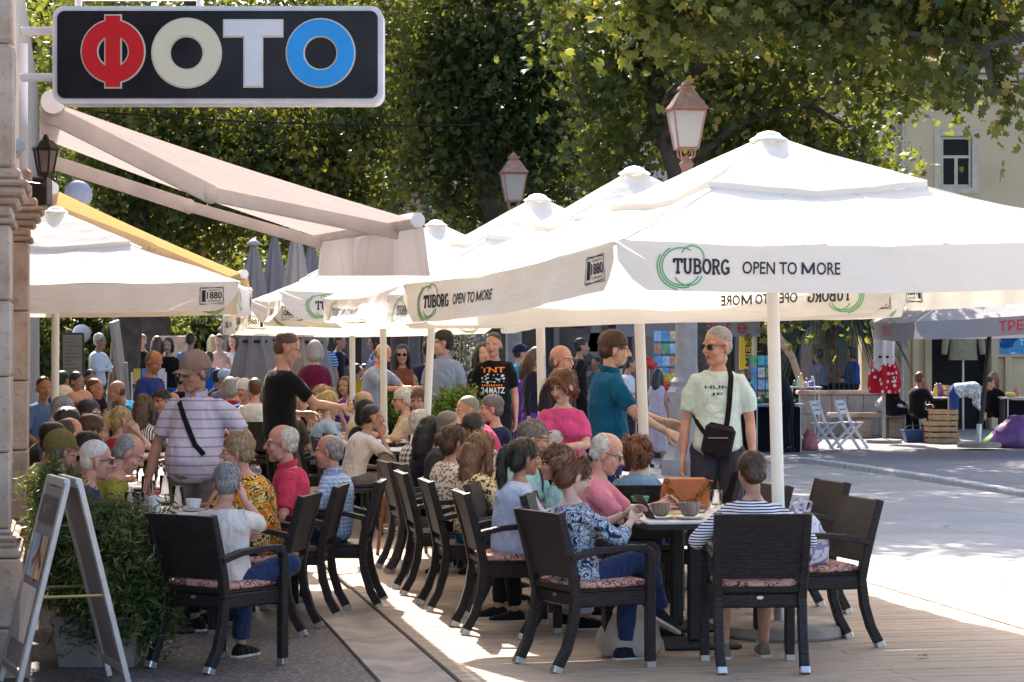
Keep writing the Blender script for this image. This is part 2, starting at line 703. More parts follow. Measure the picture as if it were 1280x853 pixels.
for l, w in ((DL0 - .012, .018), (DL1 + .04, .075)):
    b = MB()
    b.loft([[ST(l - w / 2, t, .004), ST(l + w / 2, t, .004), ST(l + w / 2, t, DZ + .004), ST(l - w / 2, t, DZ + .004)] for t in (7.5, 18.7, 30)])
    o = b.build('edge_trim', M_BOARD if w > .03 else M_DARKGAP, deck)
    o.matrix_parent_inverse = inv
# pale paving slabs right of the deck and beyond it
pav = empty('pavement', ST(7.5, 20, 0)); tag(pav, kind='structure')
inv = pav.matrix_basis.inverted()
o = MB().add([ST(DL1 + .08, 7.5, .006), ST(10.6, 7.5, .006), ST(10.6, 33.6, .006), ST(-.3, 33.6, .006), ST(-.3, 30, .006), ST(DL1 + .08, 30, .006)], [(0, 1, 2, 3, 4, 5)]).build('joint_bed', M_BED, pav)
o.matrix_parent_inverse = inv
sm = {}
def slab(l0, l1, t0, t1):
    key = (round(l1 - l0, 3), round(t1 - t0, 3))
    if key not in sm:
        sm[key] = MB().bbox((0, 0, 0), (key[0] - .008, key[1] - .008, .02), .004).mesh('slab', M_SLAB)
    o = bpy.data.objects.new('slab', sm[key])
    COL.objects.link(o); o.parent = pav; o.matrix_parent_inverse = inv
    o.location = ST((l0 + l1) / 2, (t0 + t1) / 2, .007 + random.uniform(-.001, .001))
    o.rotation_euler = (0, 0, SA)
cols = [5.66, 7.05, 8.25, 9.45, 10.6]
for ci in range(4):
    t = 7.6 + .5 * (ci % 2)
    while t < 33:
        slab(cols[ci], cols[ci + 1], t, t + 1.6)
        t += 1.6
t = 30.05
while t < 33:
    l = -.3
    while l < 5.4:
        slab(l, l + 1.19, t, t + 1.19); l += 1.19
    t += 1.19
# low kerb stones between paving and asphalt
kb = empty('kerb', ST(10.68, 20, 0)); tag(kb, kind='structure')
inv = kb.matrix_basis.inverted()
km = MB().bbox((0, 0, 0), (.16, .985, .09), .015).mesh('kerb_stone', mat('kerb_granite', (.42, .40, .39), .7, .2, 9, .3, 80))
for k in range(27):
    o = bpy.data.objects.new('kerb_stone', km); COL.objects.link(o); o.parent = kb; o.matrix_parent_inverse = inv
    o.location = ST(10.69 + .12 * math.sin(k * .35), 8 + k, .03); o.rotation_euler = (0, 0, SA)

# ================================================================== STONE WALL ON THE LEFT
def m_stone():
    n = NT('pale_limestone')
    v = n.coord()
    a = n.noise(v, 3.5, 6, .6)
    b = n.noise(v, 26, 4)
    c = n.ramp(a, [(.28, (.36, .235, .165)), (.5, (.52, .39, .30)), (.72, (.63, .52, .43))])
    n.color(n.mix(n.math('MULTIPLY', n.math('GREATER_THAN', b, .62), .35), c, (.23, .165, .13)))
    n.set(.85, 0, .25)
    n.bump(n.math('ADD', b, a), .55, .015)
    return n.m
M_STONE = m_stone()
M_WPAINT = mat('off_white_paint', (.62, .57, .55), .55, .12, 4)
wall = empty('stone_wall', ST(-.9, 13, 0), 0, 'pale limestone facade with pilasters and mouldings beside the terrace', 'wall')
inv = wall.matrix_basis.inverted()
def wp(b, name, m=M_STONE, smooth=False):
    o = b.build(name, m, wall, smooth)
    o.matrix_parent_inverse = inv
    return o
def sbox(b, l0, l1, t0, t1, z0, z1, bev=.012):
    b.bbox(ST((l0 + l1) / 2, (t0 + t1) / 2, (z0 + z1) / 2), (l1 - l0, t1 - t0, z1 - z0), bev, 0, Matrix.Rotation(SA, 3, 'Z'))
    return b
wp(sbox(MB(), -1.6, -.62, 9.0, 44, 0, 6.2), 'wall_face', mat('wall_plaster', (.40, .34, .30), .85, .2, 2.5, .4, 30, .01))
def pilaster(t0, t1, lf, zb, zc, ztop):
    # plinth, base mouldings, shaft blocks, capital and impost
    for z0, z1, e in ((0, zb * .42, .10), (zb * .42 + .006, zb, .065)):
        wp(sbox(MB(), -.75, lf + e, t0 - e, t1 + e, z0, z1), 'plinth_block')
    z = zb + .005
    for hh, e in ((.05, .055), (.035, .03), (.03, .045), (.03, .015)):
        wp(sbox(MB(), -.72, lf + e, t0 - e, t1 + e, z, z + hh, .014), 'base_moulding'); z += hh + .001
    n = 4
    hs = (zc - z) / n
    for i in range(n):
        wp(sbox(MB(), -.70, lf + random.uniform(-.004, .004), t0, t1, z + i * hs + .003, z + (i + 1) * hs - .003, .01), 'shaft_block')
    z = zc + .002
    for hh, e in ((.03, .03), (.07, .008), (.04, .045), (.05, .075), (.03, .10), (.06, .06)):
        wp(sbox(MB(), -.72, lf + e, t0 - e, t1 + e, z, z + hh, .016), 'capital_moulding'); z += hh + .001
    n = max(1, int((ztop - z) / .55))
    hs = (ztop - z) / n
    for i in range(n):
        wp(sbox(MB(), -.72, lf + .02 + random.uniform(-.012, .012), t0 - .03, t1 + .03, z + i * hs + .003, z + (i + 1) * hs - .003, .02), 'impost_block')
pilaster(12.75, 13.45, -.33, .62, 2.36, 4.6)
pilaster(16.2, 16.75, -.30, .42, 2.42, 2.9)
# arch stones between the two pilasters
for i in range(7):
    a0, a1 = R(90 * i / 7), R(90 * (i + 1) / 7 - 1)
    b = MB()
    cz, rt = 2.95, 1.30
    q = []
    for rr, aa in ((rt, a0), (rt + .38, a0), (rt + .38, a1), (rt, a1)):
        q.append((14.85 - rr * math.cos(aa), cz + rr * math.sin(aa) * .85))
    b.loft([[ST(l, t, z) for t, z in q] for l in (-.62, -.36)])
    wp(b, 'arch_stone')
wp(sbox(MB(), -.62, -.40, 13.5, 16.2, 3.9, 5.2), 'arch_infill')
wp(sbox(MB(), -.60, -.44, 17.3, 17.9, 0, 4.2, .02), 'door_jamb', M_WPAINT)
wp(MB().tube([ST(-.36, 17.6, .0), ST(-.36, 17.6, 3.9)], .032, 10), 'drain_pipe', M_WPAINT, True)
wp(MB().tube([ST(-.40, 13.9, 2.72), ST(-.29, 13.1, 2.80)], .035, 12), 'spout_pipe', mat('zinc', (.33, .32, .31), .45, .2, 10, metal=.6), True)

# ================================================================== HOUSES BEHIND
M_CREAM = mat('cream_render', (.53, .42, .265), .85, .14, .6, .25, 40, .01)
M_GREYF = mat('grey_lilac_render', (.40, .375, .39), .85, .12, .5, .2, 30, .01)
M_GLASS = NT('window_glass'); M_GLASS.color((.012, .013, .016)); M_GLASS.set(.25, 0, .08); M_GLASS = M_GLASS.m
M_FRAME = mat('window_frame_paint', (.50, .43, .34), .6, .12)
M_DARKIN = mat('dark_interior', (.015, .014, .016), .9, .3)
def framed_window(par, x0, x1, z0, z1, y, inv, panes=2, mf=M_FRAME, depth=.10, surround=.14, transom=.4):
    """window in a wall facing -Y: surround, frame, bars and panes"""
    w = MB()
    s = surround
    for (a, b_, c, d_) in ((x0 - s, x0, z0 - s, z1 + s), (x1, x1 + s, z0 - s, z1 + s), (x0, x1, z1, z1 + s), (x0, x1, z0 - s, z0)):
        w.bbox(((a + b_) / 2, y - .03, (c + d_) / 2), (b_ - a, .10, d_ - c), .01)
    wo = w.build('window', mf, par); wo.matrix_parent_inverse = inv
    f = MB()
    zt = z1 - (z1 - z0) * transom
    t = .06
    f.box(((x0 + x1) / 2, y + .0, zt), (x1 - x0, .05, t)).box((x0 + t / 2, y, (z0 + z1) / 2), (t, .049, z1 - z0)).box((x1 - t / 2, y, (z0 + z1) / 2), (t, .049, z1 - z0))
    f.box(((x0 + x1) / 2, y, z1 - t / 2), (x1 - x0 - 2 * t, .048, t)).box(((x0 + x1) / 2, y, z0 + t / 2), (x1 - x0 - 2 * t, .048, t))
    xm = (x0 + x1) / 2
    f.box((xm, y - .002, (z0 + zt) / 2), (.07, .05, zt - z0))
    fo = f.build('frame', mf, wo)
    for (a, b_, c, d_) in ((x0 + t, xm - .035, z0 + t, zt - t / 2), (xm + .035, x1 - t, z0 + t, zt - t / 2), (x0 + t, x1 - t, zt + t / 2, z1 - t)):
        MB().box(((a + b_) / 2, y + .012, (c + d_) / 2), (b_ - a, .012, d_ - c)).build('pane', M_GLASS, wo)
    return wo
# --- cream house on the right
DH = 50.0
house = empty('cream_house', (10, DH, 0), 0, 'cream rendered house with white cornice and framed upper window', 'building')
inv = house.matrix_basis.inverted()
def hp(b, name, m, smooth=False):
    o = b.build(name, m, house, smooth); o.matrix_parent_inverse = inv; return o
xa, xb = 7.3, 22.0
zc = W(0, 112, DH).z
xw0, xw1 = WX(1177, DH), WX(1216, DH)
zw0, zw1 = W(0, 234, DH).z, W(0, 170, DH).z
# wall in pieces round the openings (door and upper window)
xd0, xd1 = WX(1166, DH), WX(1238, DH); zd = 2.55
b = MB()
for (x0, x1, z0, z1) in ((xa, xd0, 0, zw0), (xd1, xb, 0, zw0), (xd0, xd1, zd, zw0), (xa, xw0, zw0, zw1), (xw1, xb, zw0, zw1), (xa, xb, zw1, zc)):
    b.box(((x0 + x1) / 2, DH + .35, (z0 + z1) / 2), (x1 - x0, .5, z1 - z0))
hp(b, 'wall', M_CREAM)
framed_window(house, xw0, xw1, zw0, zw1, DH + .16, inv)
b = MB()
for z0, e in ((zc, .12), (zc + .16, .24), (zc + .30, .38), (zc + .42, .30)):
    b.bbox(((xa + xb) / 2, DH + .3 - e / 2, z0 + .07), (xb - xa + .4, .6 + e, .13), .02)
hp(b, 'cornice', M_FRAME)
hp(MB().add([(xa - .3, DH - .3, zc + .55), (xb, DH - .3, zc + .55), (xb, DH + 5, zc + 3.4), (xa - .3, DH + 5, zc + 3.4)], [(0, 1, 2, 3)]), 'roof', mat('old_roof_tiles', (.20, .10, .07), .85, .3, 9, .6, 20, .03))
# gabled dormer above the cornice
b = MB()
gx = WX(1265, DH)
b.loft([[Vector((gx - 1.5, y, zc + .5)), Vector((gx + 1.5, y, zc + .5)), Vector((gx + 1.5, y, zc + 1.2)), Vector((gx, y, zc + 2.1)), Vector((gx - 1.5, y, zc + 1.2))] for y in (DH + .05, DH + 3)])
hp(b, 'dormer', M_CREAM)
b = MB()
for sgn in (-1, 1):
    b.tube([(gx + sgn * 1.75, DH - .1, zc + 1.12), (gx, DH - .1, zc + 2.2)], 1, sq=(.22, .12), up=(0, 1, 0))
hp(b, 'gable_moulding', M_FRAME)
# dark doorway with jambs
hp(MB().box(((xd0 + xd1) / 2, DH + .58, zd / 2), (xd1 - xd0, .04, zd)), 'doorway', M_DARKIN)
b = MB()
for x in (xd0 - .09, xd1 + .09, xd0 - .35, xd1 + .38):
    b.bbox((x, DH + .06, 1.3), (.14, .1, 2.6), .02)
hp(b, 'door_jambs', M_CREAM)
# poster window
pw = MB().bbox((WX(1268, DH), DH + .05, W(0, 428, DH).z), (.75, .08, .62), .01)
pwo = hp(pw, 'window', M_FRAME)
hp2 = MB().box((WX(1268, DH), DH - .0, W(0, 428, DH).z), (.60, .03, .48)).build('picture', blotches('sea_poster', ['#1c4f7e', '#4f8fb8', '#b9cfd8', '#7a8f6a'], 2.4, .6), pwo)
# downpipe
hp(MB().tube([(WX(1128, DH), DH + .02, 0), (WX(1128, DH), DH + .02, zc)], .05, 8), 'downpipe', mat('zinc_pipe', (.35, .34, .34), .5, .2, 8, metal=.4), True)

# --- long grey building behind the square
DB = 62.0
bld = empty('grey_building', (0, DB, 0), 0, 'long grey lilac building with tall windows behind the trees', 'building')
inv = bld.matrix_basis.inverted()
x0b, x1b = WX(385, DB), WX(1110, DB)
ztop = 10.5
wins = []
for k in range(9):
    xc = x0b + 1.0 + k * 1.66
    wins.append(xc)
b = MB()
zs = (3.55, 3.85, 6.0, 7.0, 9.2, ztop)
b.box(((x0b + x1b) / 2, DB + .3, (3.05 + zs[1]) / 2), (x1b - x0b, .5, zs[1] - 3.05))
for z0, z1, op in ((zs[1], zs[2], True), (zs[2], zs[3], False), (zs[3], zs[4], True), (zs[4], zs[5], False)):
    if not op:
        b.box(((x0b + x1b) / 2, DB + .3, (z0 + z1) / 2), (x1b - x0b, .5, z1 - z0)); continue
    xs = [x0b] + [v for xc in wins for v in (xc - .42, xc + .42)] + [x1b]
    for i in range(0, len(xs), 2):
        b.box(((xs[i] + xs[i + 1]) / 2, DB + .3, (z0 + z1) / 2), (xs[i + 1] - xs[i], .5, z1 - z0))
o = b.build('wall', M_GREYF, bld); o.matrix_parent_inverse = inv
for xc in wins:
    for z0, z1 in ((zs[1], zs[2]), (zs[3], zs[4])):
        framed_window(bld, xc - .42, xc + .42, z0, z1, DB + .15, inv, transom=.3, surround=.10)
o = MB().bbox(((x0b + x1b) / 2, DB + .15, zs[0] + .02), (x1b - x0b + .1, .5, .22), .03).build('string_course', M_FRAME, bld); o.matrix_parent_inverse = inv
o = MB().bbox(((x0b + x1b) / 2, DB + .1, ztop + .15), (x1b - x0b + .4, 1.0, .3), .05).build('cornice', M_FRAME, bld); o.matrix_parent_inverse = inv
# ground floor bays: piers with dark shop openings or panels between
def bay(px0, px1, m, name, rec=.25):
    a, c = WX(px0, DB), WX(px1, DB)
    o = MB().box(((a + c) / 2, DB + .05 + rec, 1.55), (c - a, .06, 3.1)).build(name, m, bld); o.matrix_parent_inverse = inv
    return o
M_PIER = mat('pier_shaded_grey', (.17, .155, .165), .85, .15, .8)  # facade grey with the deep shade of the ground floor painted in
piers = [(385, 400), (452, 466), (528, 536), (580, 604), (640, 650), (692, 699), (790, 824), (846, 858), (918, 946), (1000, 1015), (1090, 1110)]
for a, c in piers:
    o = MB().bbox(((WX(a, DB) + WX(c, DB)) / 2, DB + .1, 1.55), (WX(c, DB) - WX(a, DB), .42, 3.1), .03).build('pier', M_PIER, bld); o.matrix_parent_inverse = inv
M_SHOPDK = mat('shop_glass_dark', (.035, .037, .042), .15, .3, 1.5)
M_MURAL = mat('mural_grey', (.085, .085, .092), .7, .25, 1.2)
for a, c, m, nm in ((400, 452, M_SHOPDK, 'shop_window'), (466, 528, M_SHOPDK, 'shop_window'), (536, 580, M_SHOPDK, 'shop_window'), (604, 640, M_GREYF, 'panel'), (650, 692, M_MURAL, 'mural_panel'),
                    (699, 790, M_MURAL, 'mural_panel'), (824, 846, M_DARKIN, 'doorway'), (858, 918, M_SHOPDK, 'shop_window'), (946, 1000, M_DARKIN, 'doorway'), (1015, 1090, M_SHOPDK, 'shop_window')):
    bay(a, c, m, nm)
# generic painted face on the mural (flat print)
fl = Flat()
S = DB / FPX
fl.disc(0, 0, 22 * S, 12 * S, 0)
fl.add([(-5 * S, 22 * S), (6 * S, 22 * S), (13 * S, -14 * S), (2 * S, -20 * S), (-11 * S, -13 * S)], [(0, 1, 2, 3, 4)], 1)
fl.disc(-22 * S, 20 * S, 9 * S, 3 * S, 2); fl.disc(24 * S, 20 * S, 9 * S, 3 * S, 2)
fl.disc(-22 * S, 27 * S, 13 * S, 2 * S, 2); fl.disc(25 * S, 27 * S, 13 * S, 2 * S, 2)
fl.add([(-24 * S, -30 * S), (-12 * S, -24 * S), (14 * S, -24 * S), (27 * S, -31 * S), (0, -29 * S)], [(0, 1, 2, 3, 4)], 2)
fl.disc(0, -40 * S, 17 * S, 4 * S, 1)
fl.v = [(x, y) for x, y in fl.v]
oz = W(745, 428, DB)
o = fl.to('painted_face', [mat('mural_mid', (.12, .12, .128), .7, .2, 2), mat('mural_light', (.19, .19, .20), .7, .2, 2), mat('mural_dark', (.03, .03, .034), .7, .2, 2)],
          lambda x, y: Vector((oz.x + x, DB + .255, oz.z + y + 0)), bld)
o.matrix_parent_inverse = inv
# separate coloured paintings hung in the shop window bay
for i, (px, py, w, h, cs) in enumerate(((545, 408, 30, 22, ['#d98a2b', '#3f77a8', '#e9d9a8', '#5d8a3a']), (562, 412, 22, 30, ['#b8431f', '#f0c061', '#37506e', '#e8e2d6']), (538, 428, 16, 18, ['#5c97b8', '#e4e0d0', '#2c3d50', '#d7c27a']))):
    c = W(px, py, DB - .1)
    p = MB().bbox(c, (w * S, .05, h * S), .008).build('painting', blotches('painting_%d' % i, cs, 3.0, 1.5))
    tag(p, ['orange and blue painting in the shop window', 'red and gold tall painting in the shop window', 'small pale blue painting in the shop window'][i], 'painting')

# ================================================================== TREES
def m_leaf(name, stops, tr=.42):
    n = NT(name)
    at = n.n('Attribute'); at.attribute_name = 'tint'
    n.color(n.ramp(at.outputs['Fac'], stops))
    n.set(.5, 0, .35)
    c = n.mix(.55, n.c, (.34, .36, .02))
    n.translucent(tr, c)
    return n.m
L_GREEN = m_leaf('plane_leaf', [(0, (.022, .044, .020)), (.45, (.058, .092, .034)), (.8, (.135, .155, .05)), (1, (.36, .29, .08))], .45)
L_DARK = m_leaf('dark_leaf', [(0, (.016, .034, .022)), (.55, (.044, .074, .040)), (1, (.125, .155, .055))], .40)
L_YEL = m_leaf('turning_leaf', [(0, (.028, .048, .018)), (.42, (.070, .092, .028)), (.78, (.20, .175, .042)), (1, (.42, .29, .06))], .42)
L_CON = m_leaf('conifer_leaf', [(0, (.03, .05, .04)), (.6, (.07, .095, .075)), (1, (.13, .155, .11))], .2)
M_BARK = mat('bark', (.085, .065, .052), .9, .35, 5, .9, 14, .03)

LEAF_LOBED = np.array([(0, 0), (.30, .02), (.52, .30), (.30, .42), (.42, .78), (.14, .66), (0, 1.05), (-.14, .66), (-.42, .78), (-.30, .42), (-.52, .30), (-.30, .02)]) - np.array([0, .45])
LEAF_MID = np.array([(0, -.5), (.42, -.12), (.24, .12), (0, .62), (-.24, .12), (-.42, -.12)])
LEAF_SIMPLE = np.array([(0, -.55), (.30, -.05), (0, .6), (-.30, -.05)])
LEAF_NEEDLE = np.array([(0, -.6), (.11, 0), (0, .7), (-.11, 0)])
def leaf_cloud(blobs, outline, size, per=26, sd=.22, tbase=.35, seed=1, droop=.5):
    """blobs: (center Vector, radii Vector, number of twigs) -> vertex, face arrays and tint"""
    r = np.random.default_rng(seed)
    cs, ts = [], []
    for c, rad, k in blobs:
        u = r.normal(size=(k, 3)); u /= np.linalg.norm(u, axis=1)[:, None]
        rr = r.random(k) ** .42
        pts = np.array(c) + u * rr[:, None] * np.array(rad)
        tw = r.normal(0, .25, k)
        for j in range(k):
            m = max(6, int(per * r.uniform(.5, 1.5)))
            ax = r.normal(size=3); ax /= np.linalg.norm(ax)
            ln = r.normal(0, sd * 1.7, m)
            cs.append(pts[j] + r.normal(0, sd * .62, (m, 3)) + ax * ln[:, None])
            ts.append(tw[j] + r.normal(0, .20, m))
    P = np.concatenate(cs); T = np.clip(tbase + np.concatenate(ts), 0, 1)
    n, k = len(P), len(outline)
    s = size * r.uniform(.6, 1.3, n)
    nz = r.normal(size=(n, 3)); nz[:, 2] += droop
    nz /= np.linalg.norm(nz, axis=1)[:, None]
    t = r.normal(size=(n, 3)); t[:, 2] -= .5
    t -= nz * (t * nz).sum(1)[:, None]; t /= np.linalg.norm(t, axis=1)[:, None]
    b = np.cross(nz, t)
    fold = np.abs(outline[:, 0]) * .35
    V = P[:, None, :] + s[:, None, None] * (b[:, None, :] * outline[None, :, 0, None] + t[:, None, :] * outline[None, :, 1, None] + nz[:, None, :] * fold[None, :, None])
    if k == 6:
        base = np.array([[0, 1, 5], [1, 2, 4], [1, 4, 5], [2, 3, 4]])
    elif k == 4:
        base = np.array([[0, 1, 2, 3]])
    else:
        base = np.array([[0, 1, 11, 11], [1, 2, 3, 9], [11, 1, 9, 10], [3, 4, 5, 7], [9, 3, 7, 8], [5, 6, 7, 7]])
        base = np.array([[0, 1, 11], [1, 2, 3], [1, 3, 9], [11, 1, 9], [11, 9, 10], [3, 4, 5], [3, 5, 7], [3, 7, 9], [9, 7, 8], [5, 6, 7]])
    Fq = (np.arange(n) * k)[:, None, None] + base[None]
    return V.reshape(-1, 3), Fq.reshape(-1, base.shape[1]), np.repeat(T, k)
def pb(px, py, rx, ry, d, rd, k):
    """blob given by its picture position and its own distance"""
    c = W(px, py, d)
    return (c, (rx * d / FPX, rd, ry * d / FPX), k)
def tree(label, trunk, limbs, blobs, mleaf, outline, size, per, sd, tb, seed, name='plane_tree', droop=.5):
    base = Vector(trunk[0][0])
    t = empty(name, base, 0, label, 'tree')
    inv = t.matrix_basis.inverted()
    b = MB()
    b.tube([p for p, r_ in trunk], [r_ for p, r_ in trunk], 10)
    o = b.build('trunk', M_BARK, t, True); o.matrix_parent_inverse = inv
    b = MB()
    for lb in limbs:
        b.tube([p for p, r_ in lb], [r_ for p, r_ in lb], 6)
    rr = random.Random(seed)
    tops = [Vector(p) for p, r_ in trunk[1:]] + [Vector(p) for lb in limbs for p, r_ in lb]
    for c, rad, k in blobs:                     # twigs reach into each leaf clump
        c = Vector(c)
        near = min(tops, key=lambda q: (q - c).length)
        mid = near.lerp(c, .5) + Vector((0, 0, -.3))
        b.tube([near, mid, c], [.06, .04, .02], 5)
        for i in range(5):
            e = c + Vector((rr.uniform(-1, 1) * rad[0], rr.uniform(-1, 1) * rad[1], rr.uniform(-1, 1) * rad[2])) * .8
            b.tube([c, c.lerp(e, .5) + Vector((0, 0, .12)), e], [.022, .014, .006], 4)
    if b.v:
        o = b.build('limbs', M_BARK, t, True); o.matrix_parent_inverse = inv
    V, Fq, T = leaf_cloud(blobs, outline, size, per, sd, tb, seed, droop)
    o = np_mesh('crown', V, Fq, mleaf, t, attr=T)
    o.matrix_parent_inverse = inv
    tag(o, kind='stuff')
    return t
def V3(px, py, d): return W(px, py, d)
# plane tree whose dark leaning trunk shows beside the lantern
tk = [(Vector((3.15, 40, 0)), .26), (V3(858, 300, 40), .22), (V3(848, 215, 40), .19), (V3(822, 140, 40), .17), (V3(812, 40, 40), .15), (V3(830, -160, 40), .11)]
lb = [[(V3(822, 140, 40), .14), (V3(900, 60, 39), .10), (V3(1000, 0, 38), .07), (V3(1120, -60, 37), .04)],
      [(V3(812, 40, 40), .12), (V3(740, -20, 40), .08), (V3(640, -80, 40), .05)],
      [(V3(848, 215, 40), .12), (V3(930, 150, 40), .09), (V3(1010, 130, 40), .06), (V3(1080, 170, 40), .04)]]
tree('broad plane tree with dark leaning trunk behind the copper lantern', tk, lb,
     [pb(930, 90, 90, 80, 40, 1.4, 80), pb(1010, 190, 100, 110, 41, 1.4, 130), pb(1065, 270, 62, 120, 42, 1.2, 90), pb(985, 330, 60, 75, 42, 1.2, 50), pb(900, 205, 45, 80, 41, 1.2, 36),
      pb(780, 70, 80, 80, 40, 1.3, 70), pb(770, 190, 60, 80, 41, 1.2, 44), pb(1085, 60, 110, 90, 39, 1.5, 90), pb(900, -30, 160, 70, 38, 1.6, 80), pb(740, -40, 120, 70, 40, 1.6, 50),
      pb(1000, -220, 300, 140, 39, 3.4, 190), pb(780, -240, 220, 140, 40, 3.2, 120), pb(1180, -120, 130, 110, 38, 2.6, 90), pb(1180, -330, 200, 110, 37, 3, 110),
      pb(860, -125, 190, 50, 33.5, 1.6, 130), pb(900, -230, 200, 70, 35, 2, 120), pb(890, -85, 150, 36, 29.5, 1.1, 75), pb(1010, -100, 110, 40, 28, 1.0, 45), pb(800, -70, 90, 30, 27.5, .9, 36), pb(1010, -140, 130, 60, 31, 1.6, 60), pb(760, -130, 100, 50, 32, 1.5, 40)],
     L_GREEN, LEAF_LOBED, .150, 26, .26, .38, 21)
# nearer branch hanging in from above with yellowing leaves
tk = [(Vector((9.6, 30, 0)), .28), (Vector((9.5, 30, 4)), .23), (Vector((8.9, 29.5, 7.4)), .18), (Vector((8.0, 29, 9.4)), .12)]
lb = [[(Vector((9.3, 29.9, 5.4)), .12), (V3(1340, 30, 28.5), .08), (V3(1230, 60, 28), .05), (V3(1130, 40, 28), .03)],
      [(Vector((8.9, 29.5, 7.4)), .10), (V3(1200, -90, 28), .07), (V3(1050, -40, 28), .045), (V3(850, -10, 28), .025)]]
tree('yellowing plane tree reaching over the square past the cream house', tk, lb,
     [pb(1215, 30, 72, 38, 28.5, .8, 32), pb(1130, 10, 90, 34, 28.5, .9, 36), pb(1258, 112, 26, 24, 28, .5, 7), pb(1035, 15, 90, 36, 28, .8, 40), pb(885, 8, 90, 28, 28, .8, 30), pb(1190, 106, 30, 20, 28, .4, 5),
      pb(790, 18, 40, 26, 28, .5, 10), pb(1150, -90, 160, 70, 28, 1.8, 70), pb(1300, -180, 150, 110, 28.5, 2.0, 80), pb(1000, -110, 150, 60, 27.5, 1.2, 40), pb(1380, 20, 60, 90, 29, 1.5, 50)],
     L_YEL, LEAF_LOBED, .135, 26, .22, .34, 22, droop=.2)
# dark tree in the middle
tk = [(Vector((-.2, 47, 0)), .3), (V3(628, 300, 47), .26), (V3(600, 180, 47), .2), (V3(610, 20, 47), .15), (V3(620, -150, 47), .1)]
tree('large dark green tree filling the middle behind the parasols', tk, [],
     [pb(600, 70, 100, 90, 47, 1.6, 150), pb(700, 120, 110, 100, 47, 1.6, 170), pb(560, 190, 90, 80, 47.5, 1.5, 120), pb(640, 205, 70, 55, 47.5, 1.5, 60), pb(715, 235, 60, 60, 48, 1.4, 40), pb(585, 270, 40, 30, 48, 1.2, 16),
      pb(775, 285, 40, 30, 48, 1.2, 9), pb(530, 70, 70, 90, 48, 1.4, 90), pb(600, -60, 200, 90, 47, 2.4, 140), pb(780, 60, 60, 80, 48, 1.4, 60), pb(650, -230, 240, 120, 47, 3.4, 110), pb(490, 130, 45, 90, 49, 1.3, 50)],
     L_DARK, LEAF_MID, .155, 33, .29, .42, 23)
# left tree with yellow glints
tk = [(Vector((-7.2, 44, 0)), .3), (V3(165, 330, 44), .26), (V3(180, 200, 44), .2), (V3(230, 60, 44), .16), (V3(260, -120, 44), .1)]
tree('tall tree with yellow flecked leaves behind the striped awning', tk, [[(V3(180, 200, 44), .14), (V3(270, 170, 44), .09), (V3(360, 190, 44), .05)], [(V3(165, 300, 44), .1), (V3(110, 240, 44), .06)]],
     [pb(190, 175, 90, 70, 44, 1.5, 100), pb(300, 195, 90, 70, 44, 1.5, 110), pb(390, 190, 80, 80, 45, 1.5, 100), pb(250, 275, 80, 55, 45, 1.4, 70), pb(150, 270, 70, 60, 44, 1.4, 60), pb(360, 270, 60, 40, 45, 1.3, 50),
      pb(440, 130, 60, 80, 45, 1.4, 60), pb(100, 90, 70, 110, 44, 1.4, 60), pb(440, 250, 50, 50, 46, 1.2, 40), pb(200, 20, 180, 90, 44, 2, 90), pb(400, 0, 130, 90, 45, 2, 80), pb(260, -180, 260, 130, 44, 3.2, 120)],
     L_YEL, LEAF_MID, .145, 36, .28, .22, 24)
# grey-green conifer
tk = [(Vector((-2.6, 56, 0)), .25), (V3(500, 200, 56), .18), (V3(495, -60, 56), .08)]
tree('grey green conifer showing between the sign and the dark tree', tk, [],
     [pb(505, 60, 45, 80, 56, 1.0, 70), pb(500, 170, 60, 70, 56, 1.2, 80), pb(505, 260, 75, 60, 56, 1.4, 90), pb(540, 310, 80, 40, 57, 1.4, 60), pb(500, -80, 40, 80, 56, 1, 40)],
     L_CON, LEAF_NEEDLE, .17, 46, .25, .5, 25, 'conifer_tree')
# yellow bush glimpsed by the hidden lantern
tree('small bush with bright yellow leaves beside the far lantern', [(Vector((WX(470, 50), 50, 0)), .06), (V3(472, 330, 50), .05), (V3(474, 300, 50), .03)], [],
     [pb(572, 270, 16, 12, 52, .5, 10)], L_YEL, LEAF_SIMPLE, .16, 20, .16, .85, 26, 'bush')
# hedge and far park trees on the left
for i, (px, py, rx, ry, d, k, lab) in enumerate(((90, 400, 60, 40, 60, 90, 'sunlit bush behind the menu board'), (170, 415, 60, 40, 62, 90, 'rounded dark green bush behind the white haired man'), (255, 412, 60, 42, 64, 90, 'dark bush behind the parked car'), (20, 420, 60, 60, 58, 70, 'dark bush close to the stone wall'), (330, 420, 60, 40, 66, 60, 'dark bush behind the folded grey parasols'))):
    c = W(px, py, d)
    tree(lab, [(Vector((c.x, d, 0)), .10), (Vector((c.x + .1, d, 1.0)), .08), (Vector((c.x, d, 1.8)), .05)], [], [pb(px, py, rx, ry, d, 1.2, k), pb(px + 10, py + 50, rx * .9, ry, d, 1.2, k // 2)], L_GREEN if i in (0, 1) else L_DARK, LEAF_SIMPLE, .22, 30, .3, .45, 40 + i, 'bush')
# thick dark trunk in the park
tk = [(Vector((WX(192, 55), 55, 0)), .5), (V3(192, 440, 55), .42), (V3(190, 380, 55), .38), (V3(196, 250, 55), .3), (V3(180, 100, 55), .2)]
tree('thick grey trunked park tree behind the strolling visitors', tk, [], [pb(180, 330, 160, 50, 56, 2.5, 120), pb(80, 200, 120, 120, 57, 2.5, 100), pb(300, 340, 110, 30, 58, 2, 50)], L_DARK, LEAF_SIMPLE, .22, 30, .35, .3, 46)
